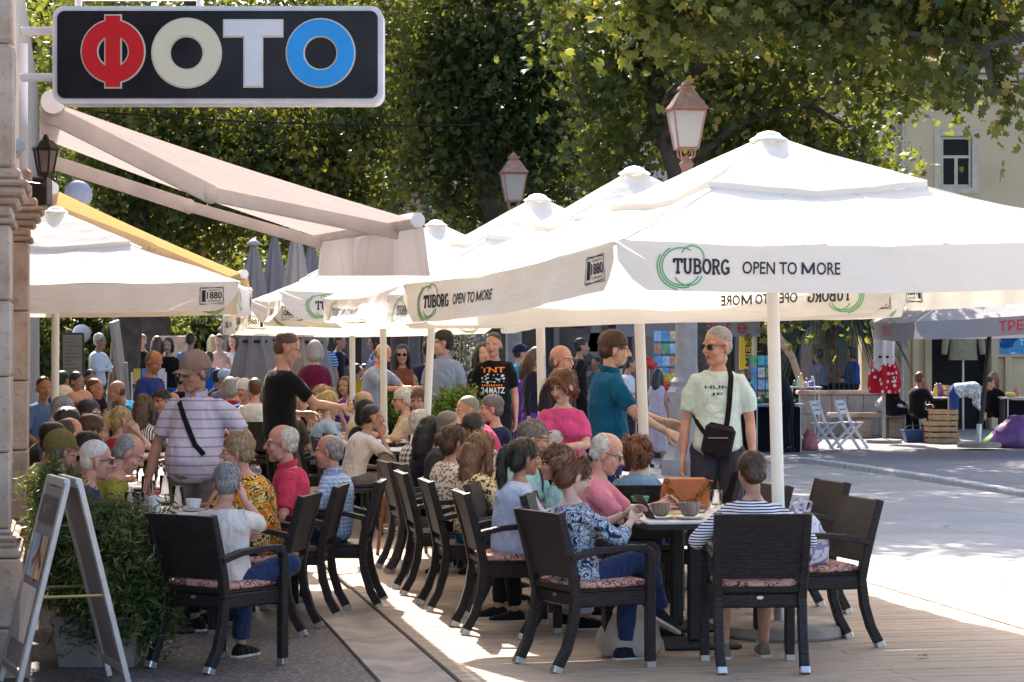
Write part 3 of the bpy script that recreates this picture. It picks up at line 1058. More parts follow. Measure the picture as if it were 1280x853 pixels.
# far wood behind everything: uncountable foliage
bl = []
for k in range(26):
    px = -60 + k * 56
    bl.append(pb(px, random.uniform(60, 140), 70, 90, 96, 4, 40))
    bl.append(pb(px + 20, random.uniform(230, 300), 70, 80, 92, 4, 42))
    if px < 380:
        bl.append(pb(px + 10, 385, 60, 60, 86, 4, 40))
Vv, Ff, Tt = leaf_cloud(bl, LEAF_SIMPLE, .62, 30, .6, .35, 51)
tag(np_mesh('far_wood', Vv, Ff, L_DARK, attr=Tt), 'dark wood closing the view behind the buildings', 'woodland', kind='stuff')
# ================================================================== PARASOLS
def m_canvas(name, col, tr, tint):
    n = NT(name)
    v = n.coord()
    a = n.noise(v, 1.6, 4)
    c = srgb(col)
    cc = n.ramp(a, [(.3, sc3(c, .94)), (.7, sc3(c, 1.04))])
    stn = n.ramp(n.noise(n.coord((1, 1, .6)), 2.6, 7, .7), [(.54, (0, 0, 0)), (.72, (1, 1, 1))])
    n.color(n.mix(n.math('MULTIPLY', stn, .22), cc, sc3(c, .62)))
    n.set(.8, 0, .2)
    n.bump(n.math('ADD', n.noise(n.coord((1, 1, 2.5)), 3.2, 3), n.math('MULTIPLY', n.noise(v, 400, 1), .02)), .35, .05)
    n.translucent(tr, srgb(tint))
    return n.m
M_CANVAS = m_canvas('cream_canvas', (.80, .785, .765), .40, (.86, .785, .62))
M_VAL = m_canvas('cream_valance', (.79, .765, .75), .36, (.86, .775, .60))
M_BEIGE = m_canvas('beige_awning_canvas', (.60, .49, .43), .22, (.60, .45, .38))
def m_striped(name, base, dark):
    n = NT(name)
    v = n.coord()
    o = n.xyz(v)
    al = n.math('ADD', n.math('MULTIPLY', o[0], SU.x), n.math('MULTIPLY', o[1], SU.y))
    f = n.math('FRACT', n.math('MULTIPLY', al, .95))
    st = n.ramp(f, [(0, base), (.34, dark), (.36, base), (.40, dark), (.42, base), (.47, dark), (.49, base), (.86, dark), (.87, base)], 'CONSTANT')
    n.color(n.mix(n.math('MULTIPLY', n.noise(v, 2, 4), .3), st, sc3(base, .8)))
    n.set(.85, 0, .2)
    n.translucent(.28, (.68, .58, .53))
    return n.m
M_BEIGE = m_striped('striped_awning_canvas', (.64, .585, .55), (.36, .30, .275))
M_TAN = m_canvas('tan_awning_canvas', (.60, .42, .20), .35, (.75, .50, .20))
M_GREYC = m_canvas('grey_canvas', (.27, .25, .255), .15, (.25, .23, .23))
M_LILAC = m_canvas('lilac_grey_canvas', (.38, .35, .355), .2, (.30, .28, .32))
M_SEAM = m_canvas('canvas_seam', (.70, .67, .63), .15, (.6, .5, .35))
M_POLE = mat('cream_pole', (.78, .75, .70), .4, .05, 5)
M_INK = mat('navy_ink', (.03, .027, .04), .7, .1)
M_GRNINK = mat('green_ink', (.08, .36, .11), .7, .1)
M_REDINK = mat('red_ink', (.50, .04, .05), .7, .1)
M_CHROME = mat('grey_metal', (.42, .42, .43), .35, .15, 10, metal=.7)

SERIF = {
 'T': [[(.5, 0), (.5, 1)], [(.02, .93), (.98, .93)], [(.07, .96), (.07, .70)], [(.93, .96), (.93, .70)], [(.28, .05), (.72, .05)]],
 'U': [[(.2, .98), (.2, .32), (.25, .16), (.38, .06), (.52, .04), (.66, .07), (.77, .17), (.80, .32), (.80, .98)], [(.02, .95), (.40, .95)], [(.62, .95), (.98, .95)]],
 'B': [[(.22, .02), (.22, .98)], [(.05, .95), (.55, .95), (.74, .88), (.78, .75), (.72, .60), (.55, .53), (.25, .53)], [(.05, .05), (.58, .05), (.82, .13), (.86, .28), (.80, .43), (.58, .53)]],
 'O': [arc(.5, .5, .40, .45, 0, 360, 20)],
 'R': [[(.2, .02), (.2, .98)], [(.04, .95), (.55, .95), (.75, .87), (.79, .73), (.73, .58), (.55, .50), (.22, .50)], [(.50, .50), (.80, .05), (.98, .05)], [(.03, .05), (.40, .05)]],
 'G': [arc(.52, .5, .42, .45, 40, 330, 18), [(.88, .08), (.88, .42)], [(.55, .42), (.98, .42)]]}
def serif_word(fl, word, x, y, w, h, mi=0, stroke=.25):
    cw = w / len(word)
    for i, ch in enumerate(word):
        for st in SERIF[ch]:
            fl.stroke([(x + i * cw + cw * .94 * p[0], y + h * p[1]) for p in st], stroke * cw, mi)
def val_art(L, hv):
    """the printed art of one valance side, x from its left end, y from its lower edge (metres)"""
    fl = Flat()
    k = L / 3.1
    cx, cy = .22 + .19 * k, hv * .50
    # cloud-like green scribble round the word
    for r_, a0, a1 in ((.105, 60, 330), (.118, 120, 290), (.131, 150, 260)):
        fl.stroke(arc(cx - .055, cy, r_, r_ * .93, a0, a1, 22), .0065, 1)
    fl.stroke(arc(cx + .005, cy + .05, .062, .060, -20, 160, 14), .0065, 1)
    fl.stroke(arc(cx - .02, cy - .035, .075, .062, 200, 350, 14), .0065, 1)
    serif_word(fl, 'TUBORG', cx - .10, cy - .036, .315, .078, 0)
    f1, fl = fl, Flat()
    xm = cx + .285
    fl.text('OPEN TO', xm, cy - .030, w=.305, h=.066, bold=.012, mi=0)
    for st_ in ([(0, 0), (.008, 1)], [(.012, .93), (.5, .12)], [(.5, .12), (.988, .93)], [(1, 0), (.992, 1)]):
        fl.stroke([(xm + .337 + .066 * a_, cy - .029 + .064 * b_) for a_, b_ in st_], .0125, 0)
    fl.text('ORE', xm + .420, cy - .030, w=.137, h=.066, bold=.012, mi=0)
    f2, fl = fl, Flat()
    x0 = L - .33
    fl.stroke([(x0, cy - .075), (x0 + .19, cy - .060), (x0 + .195, cy + .075), (x0 - .004, cy + .066)], .006, 0, True)
    fl.stroke([(x0 - .012, cy - .066), (x0 + .20, cy - .073), (x0 + .188, cy + .066), (x0 + .002, cy + .076)], .005, 0, True)
    fl.rect(x0 + .012, cy - .050, x0 + .045, cy + .052, 0)
    fl.text('1880', x0 + .056, cy - .026, w=.125, h=.062, bold=.02, mi=0)
    fl.text('COPENHAGEN', x0 + .066, cy - .050, w=.105, h=.013, bold=.01, mi=0)
    fl.text('GRANDED PACK', x0 + .066, cy + .045, w=.105, h=.011, bold=.01, mi=0)
    return (('logo_print', f1), ('slogan_print', f2), ('badge_print', fl))
def parasol(label, corners, apex, pole_xy, hv=.255, art=True, seed=0, group='cream cafe parasols', cap=.40, flare=(0, 0, 0, 0), base='disc', art_sides=(0, 1, 2, 3), bulge=.05):
    """corners FL, FR, BR, BL of the canopy edge (world); apex; the pole stands at pole_xy"""
    rr = random.Random(seed)
    Cs = [Vector(c) for c in corners]
    A = Vector(apex)
    P = Vector((pole_xy[0], pole_xy[1], 0))
    root = empty('parasol', P, 0, label, 'parasol', group)
    inv = root.matrix_basis.inverted()
    def put(b, name, m, smooth=True):
        o = b.build(name, m, root, smooth); o.matrix_parent_inverse = inv; return o
    n, mrow = 16, 10
    cen = sum(Cs, Vector()) / 4
    def edge(i, u):
        a, c = Cs[i], Cs[(i + 1) % 4]
        p = a.lerp(c, u)
        p.z -= .035 * math.sin(pi * u)
        out = (p - cen); out.z = 0; out.normalize()
        return p - out * .05 * math.sin(pi * u)
    def canopy_pt(i, u, v):
        e = edge(i, u)
        p = A.lerp(e, v)
        # cloth hangs slightly hollow between the ribs, with faint creases
        p.z -= bulge * math.sin(pi * v) * (.4 + .6 * math.sin(pi * u))
        p.z += .010 * math.sin(7 * u * pi + i) * v * math.sin(pi * u) + .006 * math.sin(15 * v + 9 * u + i * 2)
        return p
    for i in range(4):
        b = MB()
        vs = [canopy_pt(i, j / n, .06 + .94 * k / mrow) for k in range(mrow + 1) for j in range(n + 1)]
        fs = [(k * (n + 1) + j, k * (n + 1) + j + 1, (k + 1) * (n + 1) + j + 1, (k + 1) * (n + 1) + j) for k in range(mrow) for j in range(n)]
        b.add(vs, fs)
        cp_ = put(b, 'canopy_panel', M_CANVAS)
        for us in ((0.004, .05), (.333, .012), (.667, .012)):
            sb_ = MB(); pts_ = [(canopy_pt(i, us[0], .08 + .92 * k / 12) + Vector((0, 0, .004)), canopy_pt(i, min(1, us[0] + us[1] * .3 / (.15 + k / 12)), .08 + .92 * k / 12) + Vector((0, 0, .004))) for k in range(13)]
            sb_.add([p for q in pts_ for p in q], [(2 * k, 2 * k + 1, 2 * k + 3, 2 * k + 2) for k in range(12)])
            sb_.build('seam', M_SEAM, cp_, True)
    # raised vent cap with its own little skirt
    for i in range(4):
        b = MB()
        up = .075
        rows = []
        for k in range(5):
            v = .05 + (cap - .05) * k / 4
            rows.append([canopy_pt(i, j / 8, v) + Vector((0, 0, up - .01 * k)) for j in range(9)])
        rows.append([p + Vector((0, 0, -.035)) for p in rows[-1]])
        b.add([p for r_ in rows for p in r_], [(k * 9 + j, k * 9 + j + 1, (k + 1) * 9 + j + 1, (k + 1) * 9 + j) for k in range(len(rows) - 1) for j in range(8)])
        put(b, 'vent_cap', M_CANVAS)
    # valances with rounded gaps at the corners, waving a little
    for i in range(4):
        a, c = Cs[i], Cs[(i + 1) % 4]
        L = (c - a).length
        along = (c - a).normalized()
        outn = Vector((along.y, -along.x, 0)).normalized()
        if outn.dot(a.lerp(c, .5) - cen) < 0:
            outn = -outn
        ph = rr.uniform(0, 6)
        def vs_pt(x, y, off=0.0, i=i, L=L, outn=outn, ph=ph):
            u = min(1, max(0, x / L))
            q = 1 - y / hv                     # 0 at the top, 1 at the hem
            p = edge(i, u)
            w = q * (.016 * math.sin(5.3 * u * pi + ph) + .010 * math.sin(13 * u * pi + ph * 2)) + flare[i] * q * q * (.35 + .65 * math.sin(pi * u) ** 2)
            return p + outn * (w + off) + Vector((0, 0, -hv * q + abs(flare[i]) * q * q * .35))
        b = MB()
        nx, ny = 40, 6
        vs = []
        for k in range(ny + 1):
            for j in range(nx + 1):
                u = j / nx
                x = .012 + u * (L - .024)
                dend = min(x, L - x)
                cut = 1.0
                if dend < .16:
                    cut = .40 + .60 * min(1, max(0, (dend - .03) / .10)) ** .8
                y = hv * (1 - cut * k / ny)
                vs.append(vs_pt(x, y))
        fs = [(k * (nx + 1) + j, (k + 1) * (nx + 1) + j, (k + 1) * (nx + 1) + j + 1, k * (nx + 1) + j + 1) for k in range(ny) for j in range(nx)]
        b.add(vs, fs)
        vo = put(b, 'valance', M_VAL)
        if art and i in art_sides:
            # seen from outside the word runs left to right: sides run FL->FR, FR->BR ... as listed
            for nm_, fl in val_art(L, hv):
                for off in (.004, -.004):
                    fl.to(nm_, [M_INK, M_GRNINK], lambda x, y, o_=off: vs_pt(x, y, o_), vo)
    # ribs, struts, hub, pole, finial, base
    b = MB()
    hub = Vector((A.x, A.y, A.z - .05))
    run = Vector((A.x, A.y, A.z)).lerp(Vector((P.x, P.y, 0)), .22)
    for i in range(4):
        for tgt, rr_ in ((Cs[i], .013), (edge(i, .5), .011)):
            e = tgt + Vector((0, 0, -.02))
            b = MB().tube([hub, hub.lerp(e, .5) + Vector((0, 0, -bulge - .02)), e], rr_, 6)
            rb = put(b, 'rib', M_POLE)
            s = MB().tube([run, hub.lerp(e, .5) + Vector((0, 0, -bulge - .03))], .010, 6).build('strut', M_POLE, rb, True)
    put(MB().tube([(P.x, P.y, .06), (A.x, A.y, A.z - .02)], .037, 14), 'pole', M_POLE)
    put(MB().lathe([(.02, -.09), (.07, -.08), (.07, -.02), (.05, 0)], hub, 12), 'hub', M_POLE)
    put(MB().lathe([(.05, -.05), (.055, -.04), (.055, .03), (.045, .04)], run, 12), 'runner', M_POLE)
    put(MB().lathe([(.10, .035), (.115, .045), (.11, .055), (.08, .07), (.065, .088), (.03, .10), (.005, .104)], A, 14), 'finial', M_POLE, 25)
    if base == 'disc':
        put(MB().lathe([(.36, .036), (.37, .05), (.365, .10), (.34, .115), (.07, .12)], P, 26), 'base', mat('base_concrete', (.30, .25, .21), .85, .25, 9, .4, 60))
        put(MB().lathe([(.045, .11), (.045, .42), (.04, .43)], P, 14), 'base_sleeve', M_CHROME)
    return root
def C4(*pts): return [W(*p) for p in pts]

# front right parasol: corners from the picture at their distances
d1 = 14.05
FL, FR, BR, BL = W(768, 300, 12.35), W(1453, 296, 13.1), W(1121, 341, 15.9), W(505, 355, 14.9)
A1 = W(961, 186, d1)
parasol('wide cream parasol over the table with the orange handbag', (FL, FR, BR, BL), A1, (WX(977, d1), d1), seed=1, cap=.42, flare=(.0, 0, .0, .03))
# second
d2 = 16.9
c = W(793, 226, d2)
def rect_corners(c, w, l, yaw, z):
    u = Vector((-math.sin(R(yaw)), math.cos(R(yaw)), 0)); v = Vector((math.cos(R(yaw)), math.sin(R(yaw)), 0))
    zz = z if isinstance(z, (list, tuple)) else [z] * 4
    return [Vector((c.x, c.y, zz[i])) + v * (a * w / 2) + u * (b * l / 2) for i, (a, b) in enumerate(((-1, -1), (1, -1), (1, 1), (-1, 1)))]
parasol('cream parasol next to the one over the orange handbag table', rect_corners(c, 2.98, 2.75, 14, [2.16, 2.18, 2.23, 2.11]), c, (WX(811, d2), d2), seed=2, flare=(0, 0, 0, .12))
d3 = 19.6
c = W(672, 258, d3)
parasol('cream parasol with its side valance blown out, third from the handbag table', rect_corners(c, 2.98, 2.75, 16, [2.18, 2.20, 2.24, 2.13]), c, (WX(682, d3), d3), seed=3, flare=(0, 0, 0, .16))
d4 = 23.8
c = W(545, 288, d4)
parasol('cream parasol half hidden behind the hanging beige awning front', rect_corners(c, 3.2, 2.8, 8, [2.24, 2.26, 2.28, 2.20]), c, (WX(528, d4), d4), seed=4, flare=(0, 0, 0, .12))
# parasol over the left terrace
d5 = 22.2
c = W(70, 272, d5)
cc = rect_corners(c, 3.5, 2.8, 4, 2.30)
parasol('cream parasol beside the stone wall over the crowded terrace tables', cc, c, (WX(68, d5), d5), seed=5, cap=.42)

d6 = 26.6
c = W(478, 306, d6)
parasol('cream parasol whose pole stands behind the blonde ponytail', rect_corners(c, 3.1, 2.8, 10, [2.2, 2.2, 2.14, 2.14]), c, (WX(481, d6), d6), seed=6, flare=(0, 0, 0, .05))
d7 = 30.5
c = W(440, 322, d7)
parasol('cream parasol whose pole stands by the woman in violet', rect_corners(c, 3.1, 2.8, 10, [2.2, 2.2, 2.14, 2.14]), c, (WX(441, d7), d7), seed=7)

# ================================================================== AWNINGS ON THE FACADE
def awning(label, nw, nf, ff, fw, m, arms, val_h, seed, drum=.07):
    """corner points: near-wall, near-front, far-front, far-wall"""
    root = empty('awning', Vector(nw), 0, label, 'awning')
    inv = root.matrix_basis.inverted()
    def put(b, name, mm, smooth=True):
        o = b.build(name, mm, root, smooth); o.matrix_parent_inverse = inv; return o
    nw, nf, ff, fw = (Vector(p) for p in (nw, nf, ff, fw))
    n = 14
    def pt(u, v):
        p = nw.lerp(nf, u).lerp(fw.lerp(ff, u), v)
        p.z -= .02 * math.sin(pi * u) + .008 * math.sin(pi * 8 * v) * math.sin(pi * u)
        return p
    b = MB()
    b.add([pt(i / n, j / n) for j in range(n + 1) for i in range(n + 1)], [(j * (n + 1) + i, j * (n + 1) + i + 1, (j + 1) * (n + 1) + i + 1, (j + 1) * (n + 1) + i) for j in range(n) for i in range(n)])
    put(b, 'canvas', m)
    put(MB().tube([nw + (nw - fw).normalized() * .1, fw], drum, 14), 'roller', M_WPAINT)
    bd = (ff - nf).normalized()
    put(MB().tube([nf - bd * .03, ff + bd * .03], 1, sq=(.09, .06), up=(0, 0, 1)), 'front_bar', M_WPAINT)
    put(MB().tube([nf - bd * .05, nf - bd * .032], .042, 16), 'bar_end_cap', M_WPAINT)
    for arm in arms:
        pts = [Vector(p) for p in arm]
        a = MB()
        a.tube(pts[:2], 1, sq=(.11, .06), up=(0, 0, 1))
        ao = put(a, 'folding_arm', M_WPAINT)
        f = MB().tube(pts[1:], 1, sq=(.085, .05), up=(0, 0, 1)).build('forearm', M_WPAINT, ao, True)
        MB().ell(pts[1], (.055, .055, .06)).build('joint', M_WPAINT, ao, True); MB().ell(pts[0], (.055, .055, .062)).build('joint', M_WPAINT, ao, True)
    if val_h:
        b = MB()
        nx, ny = 30, 4
        vs = []
        for k in range(ny + 1):
            for j in range(nx + 1):
                p = nf.lerp(ff, j / nx)
                w = .05 * math.sin(j / nx * 9 + seed) * k / ny
                vs.append(p + Vector((.035 + w, 0, -.02 - val_h * k / ny)))
        b.add(vs, [(k * (nx + 1) + j, k * (nx + 1) + j + 1, (k + 1) * (nx + 1) + j + 1, (k + 1) * (nx + 1) + j) for k in range(ny) for j in range(nx)])
        put(b, 'valance', m)
    return root
nw, nf, ff, fw = W(66, 128, 13.8), W(521, 276, 13.9), W(396, 296, 19.6), W(60, 176, 20.0)
awning('long beige awning with folding arms sloping down from the stone facade', nw, nf, ff, fw, M_BEIGE,
       [(W(62, 142, 14.2), W(263, 243, 14.4), W(498, 291, 14.7)), (W(66, 203, 18.8), W(236, 258, 18.8), W(402, 305, 19.1))], .30, 1)
nw, nf, ff, fw = W(66, 236, 23.6), W(305, 343, 23.6), W(264, 357, 29), W(62, 267, 29)
awning('tan awning folded out above the parasol beside the stone wall', nw, nf, ff, fw, M_TAN, [(W(66, 262, 25), W(190, 310, 25), W(298, 356, 25))], .22, 2, .06)

# ================================================================== PHOTO SHOP SIGN
def rrect(w, h, r, n=6):
    pts = []
    for cx, cy, a in ((w / 2 - r, h / 2 - r, 0), (-w / 2 + r, h / 2 - r, 90), (-w / 2 + r, -h / 2 + r, 180), (w / 2 - r, -h / 2 + r, 270)):
        pts += [(cx + r * math.cos(R(a + 90 * i / n)), cy + r * math.sin(R(a + 90 * i / n))) for i in range(n + 1)]
    return pts
ds = 12.9
k = ds / FPX
sc = W(275, 71.5, ds)
sign = empty('shop_sign', sc, 0, 'black hanging sign with large red, cream, white and blue letters', 'sign')
M_SIGNF = mat('sign_frame_white', (.70, .66, .64), .5, .14, 7)
n_ = NT('sign_black_gloss'); v_ = n_.coord(); n_.color(n_.ramp(n_.noise(v_, 3.5, 5), [(.35, (.010, .008, .012)), (.75, (.03, .024, .028))])); n_.set(.22, 0, .12); n_.bump(n_.noise(v_, 6, 3), .05, .01)
M_SIGNB = n_.m
sw, sh = 410 * k, 121 * k
MB().prism(rrect(sw, sh, .06), .20, 0, Matrix.Translation((0, -.10, 0))).build('case', M_SIGNF, sign)
MB().prism(rrect(sw - .055, sh - .055, .04), .012, 0, Matrix.Translation((0, -.112, 0))).build('face', M_SIGNB, sign)
def letter(name, shapes, col, z):
    """raised outline then coloured face"""
    for j, (m, grow, y) in enumerate(((mat('letter_edge_cream', (.66, .58, .46), .5, .1), .008, -.122), (mat('letter_' + name, col, .5, .06, spec=.15), 0, -.130))):
        b = MB()
        for s in shapes:
            if s[0] == 'ring':
                _, cx, cz, ro, ri = s
                ro, ri = ro + grow, ri - grow
                N = 40
                q = [[Vector((cx + r_ * math.cos(2 * pi * i / N), yy, cz + r_ * math.sin(2 * pi * i / N))) for i in range(N)] for r_, yy in ((ri, -.110), (ri, y), (ro, y), (ro, -.110))]
                b.loft(q, 0, False)
            else:
                _, x0, z0, x1, z1 = s
                b.box(((x0 + x1) / 2, (y - .110) / 2 + (.0006 if s[0] == 'bar2' else 0) - (.001 if s[0] == 'bar' else 0), (z0 + z1) / 2), (x1 - x0 + 2 * grow, abs(y + .110), z1 - z0 + 2 * grow))
        b.build('letter_face' if j else 'letter_edge', m, sign)
def sx(px): return (px - 275) * k
def sz(py): return -(py - 71.5) * k
letter('red', [('ring', sx(146), sz(68), 38.5 * k, 20 * k), ('bar', sx(137), sz(112), sx(155), sz(24))], (.62, .018, .022), 0)
letter('cream', [('ring', sx(237), sz(70), 42 * k, 21.5 * k)], (.72, .64, .46), 0)
letter('white', [('bar', sx(284), sz(49), sx(355), sz(30)), ('bar2', sx(309), sz(111), sx(330), sz(49))], (.70, .68, .68), 0)
letter('blue', [('ring', sx(403), sz(70), 41.5 * k, 21.5 * k)], (.035, .30, .68), 0)
for py in (39, 97):
    MB().bbox((sx(48), 0, sz(py)), (44 * k, .05, 10 * k), .008).build('bracket', M_SIGNF, sign)
for hx in (98, 250):
    MB().tube([(sx(hx), 0, sh / 2 - .003), (sx(hx), 0, sh / 2 + .05)], .02, 8).build('hanger', M_SIGNF, sign)
MB().bbox((sx(175), 0, sh / 2 + .07), (158 * k, .07, .05), .01).build('top_rail', M_SIGNF, sign)

# wall lantern, black box, dish, white bracket
dl = 15.6
p = W(57, 216, dl)
lan = empty('wall_lantern', p, 0, 'small black wall lantern beneath the awning mount', 'lantern')
M_BLKM = mat('black_iron', (.018, .014, .014), .45, .3, 10)
M_FROST = mat('frosted_glass', (.80, .77, .75), .3, .10, 14, transl=.6, tint=(.9, .86, .82))
MB().lathe([(.045, 0), (.05, .01), (.075, .14), (.07, .145)], n=6).build('glass', mat('lantern_glass', (.35, .28, .24), .2, .2, 8, transl=.4), lan)
b = MB()
for i in range(6):
    a = 2 * pi * i / 6
    b.tube([(.05 * math.cos(a), .05 * math.sin(a), 0), (.078 * math.cos(a), .078 * math.sin(a), .15)], .007, 5)
b.lathe([(.095, .148), (.09, .16), (.05, .205), (.025, .215), (.012, .245), (.002, .25)], n=6).lathe([(.03, -.03), (.055, -.02), (.055, 0)], n=6)
b.build('cage', M_BLKM, lan)
MB().tube([(0, 0, -.03), (-.02, .03, -.08), (-.16, .05, -.06), (-.24, .06, .05)], .012, 6).build('bracket', M_BLKM, lan)
b = MB().bbox(W(51, 240, 16.2), (.12, .2, .19), .012)
o = b.build('speaker_box', M_BLKM); tag(o, 'small black box mounted on the wall under the lantern', 'box')
dsh = empty('satellite_dish', W(98, 243, 27), 0, 'pale blue satellite dish on a wall arm', 'satellite dish')
b = MB()
prof = [(.005, .06), (.06, .055), (.12, .035), (.155, .0), (.16, .0), (.12, .045), (.06, .07), (.005, .075)]
b.lathe([(r_, z) for r_, z in prof], n=20).xf(Matrix.Rotation(R(80), 4, 'X') @ Matrix.Rotation(R(20), 4, 'Y'))
b.build('reflector', mat('dish_paint', (.26, .29, .38), .5, .1), dsh, True)
MB().tube([(0, .05, 0), (-.25, .1, -.05)], .018, 6).build('arm', M_CHROME, dsh)

# ================================================================== STREET LANTERNS
M_COPPER = mat('copper_paint', (.50, .27, .20), .5, .22, 8)
M_POSTG = mat('post_grey_paint', (.30, .275, .26), .5, .18, 6)
M_POSTD = mat('post_dark_paint', (.09, .08, .085), .5, .2, 6)
def street_lamp(label, px, d, ztop, mpost, mcap=None):
    root = empty('street_lamp', Vector((WX(px, d), d, 0)), R(8), label, 'street lamp', 'copper topped square lanterns')
    mcap = mcap or M_COPPER
    z0 = ztop - .92                           # lantern bottom
    # octagonal pedestal and fluted post
    MB().lathe([(.34, 0), (.34, .22), (.30, .26), (.27, .34), (.235, .40), (.225, 1.0), (.25, 1.06), (.27, 1.12), (.21, 1.2)], n=8).build('pedestal', mpost, root, 30)
    b = MB()
    b.lathe([(.20, 1.2), (.22, 1.26), (.17, 1.32), (.15, 1.5), (.15, 2.06), (.19, 2.10), (.20, 2.16), (.13, 2.24), (.105, 2.3), (.12, 2.36), (.10, 2.42)], n=12)
    b.lathe([(.098, 2.41), (.085, 2.8), (.07, z0 - .42), (.075, z0 - .40)], n=12)
    b.build('post', mpost, root, 30)
    b = MB()
    b.lathe([(.075, z0 - .41), (.09, z0 - .38), (.06, z0 - .30), (.085, z0 - .24), (.10, z0 - .20), (.05, z0 - .14), (.035, z0 - .10)], n=12)
    b.build('collar', mcap, root, 30)
    b = MB()
    for i in range(4):
        a = pi / 4 + i * pi / 2
        b.tube([(.03 * math.cos(a), .03 * math.sin(a), z0 - .16), (.13 * math.cos(a), .13 * math.sin(a), z0 - .10), (.14 * math.cos(a), .14 * math.sin(a), z0 - .02), (.17 * math.cos(a), .17 * math.sin(a), z0 + .01)], .013, 5)
    b.build('scroll_cradle', mcap, root)
    def sq(r_, z): return [Vector((sx_ * r_, sy_ * r_, z)) for sx_, sy_ in ((-1, -1), (1, -1), (1, 1), (-1, 1))]
    MB().loft([sq(.125, z0 + .01), sq(.205, z0 + .50)]).build('glass', M_FROST, root)
    b = MB()
    for sx_, sy_ in ((-1, -1), (1, -1), (1, 1), (-1, 1)):
        b.tube([(sx_ * .135, sy_ * .135, z0), (sx_ * .215, sy_ * .215, z0 + .5)], .014, 4)
    for r_, z in ((.135, z0), (.217, z0 + .5)):
        q = sq(r_, z)
        for i in range(4):
            b.tube([q[i], q[(i + 1) % 4]], .016, 4)
    b.build('frame', mcap, root)
    MB().loft([sq(.25, z0 + .515), sq(.25, z0 + .535), sq(.20, z0 + .60), sq(.11, z0 + .745), sq(.085, z0 + .76), sq(.085, z0 + .79), sq(.11, z0 + .80), sq(.10, z0 + .83)]).build('roof', mcap, root)
    MB().lathe([(.06, z0 + .83), (.07, z0 + .85), (.055, z0 + .88), (.02, z0 + .90), (.004, z0 + .93)], n=10).build('finial', mcap, root, True)
    return root
street_lamp('copper topped square lantern on the pale post nearest the postcard rack', 858, 32, W(0, 100, 32).z, M_POSTG)
street_lamp('copper lantern on the grey post beside the woman in purple', 642, 45, W(0, 190, 45).z, M_POSTG)
street_lamp('dark lantern post behind the couple, mostly hidden by parasols', 518, 55, W(0, 240, 55).z, M_POSTD)
street_lamp('dark post behind the maroon top, among the distant strollers', 434, 62, 5.0, M_POSTD)
street_lamp('slim grey post between the two strolling women in light tops', 283, 58, 4.8, M_POSTG)
street_lamp('distant lantern showing just past the tan awning', 300, 70, 5.2, M_POSTD)

# ================================================================== CHAIRS AND TABLES
def m_weave(name, col, hi):
    n = NT(name)
    tc = n.coord()
    o = n.xyz(tc)
    vec = n.comb(n.math('ADD', o[0], o[1]), o[2], 0)
    br = n.n('TexBrick')
    br.inputs['Scale'].default_value = 1
    br.inputs['Brick Width'].default_value = .032
    br.inputs['Row Height'].default_value = .0125
    br.inputs['Mortar Size'].default_value = .0016
    br.inputs['Mortar Smooth'].default_value = .8
    br.inputs['Color1'].default_value = srgb(col) + (1,)
    br.inputs['Color2'].default_value = srgb(hi) + (1,)
    br.inputs['Mortar'].default_value = sc3(srgb(col), .35) + (1,)
    n.l(vec, br.inputs['Vector'])
    n.color(br.outputs['Color'])
    n.set(.46, 0, .28)
    n.bump(n.math('SUBTRACT', 1.0, br.outputs['Fac']), 1.0, .010)
    return n.m
M_WEAVE = m_weave('dark_woven_resin', (.020, .015, .016), (.036, .029, .030))
M_WEAVEG = m_weave('grey_woven_resin', (.06, .056, .057), (.09, .085, .085))
M_CAP = mat('steel_foot', (.55, .54, .53), .3, .1, 20, metal=.8)
M_CUSH = blotches('cushion_print', ['#c9968a', '#d3a596', '#c59081', '#35262a', '#cf9f90'], 16, 2.5)

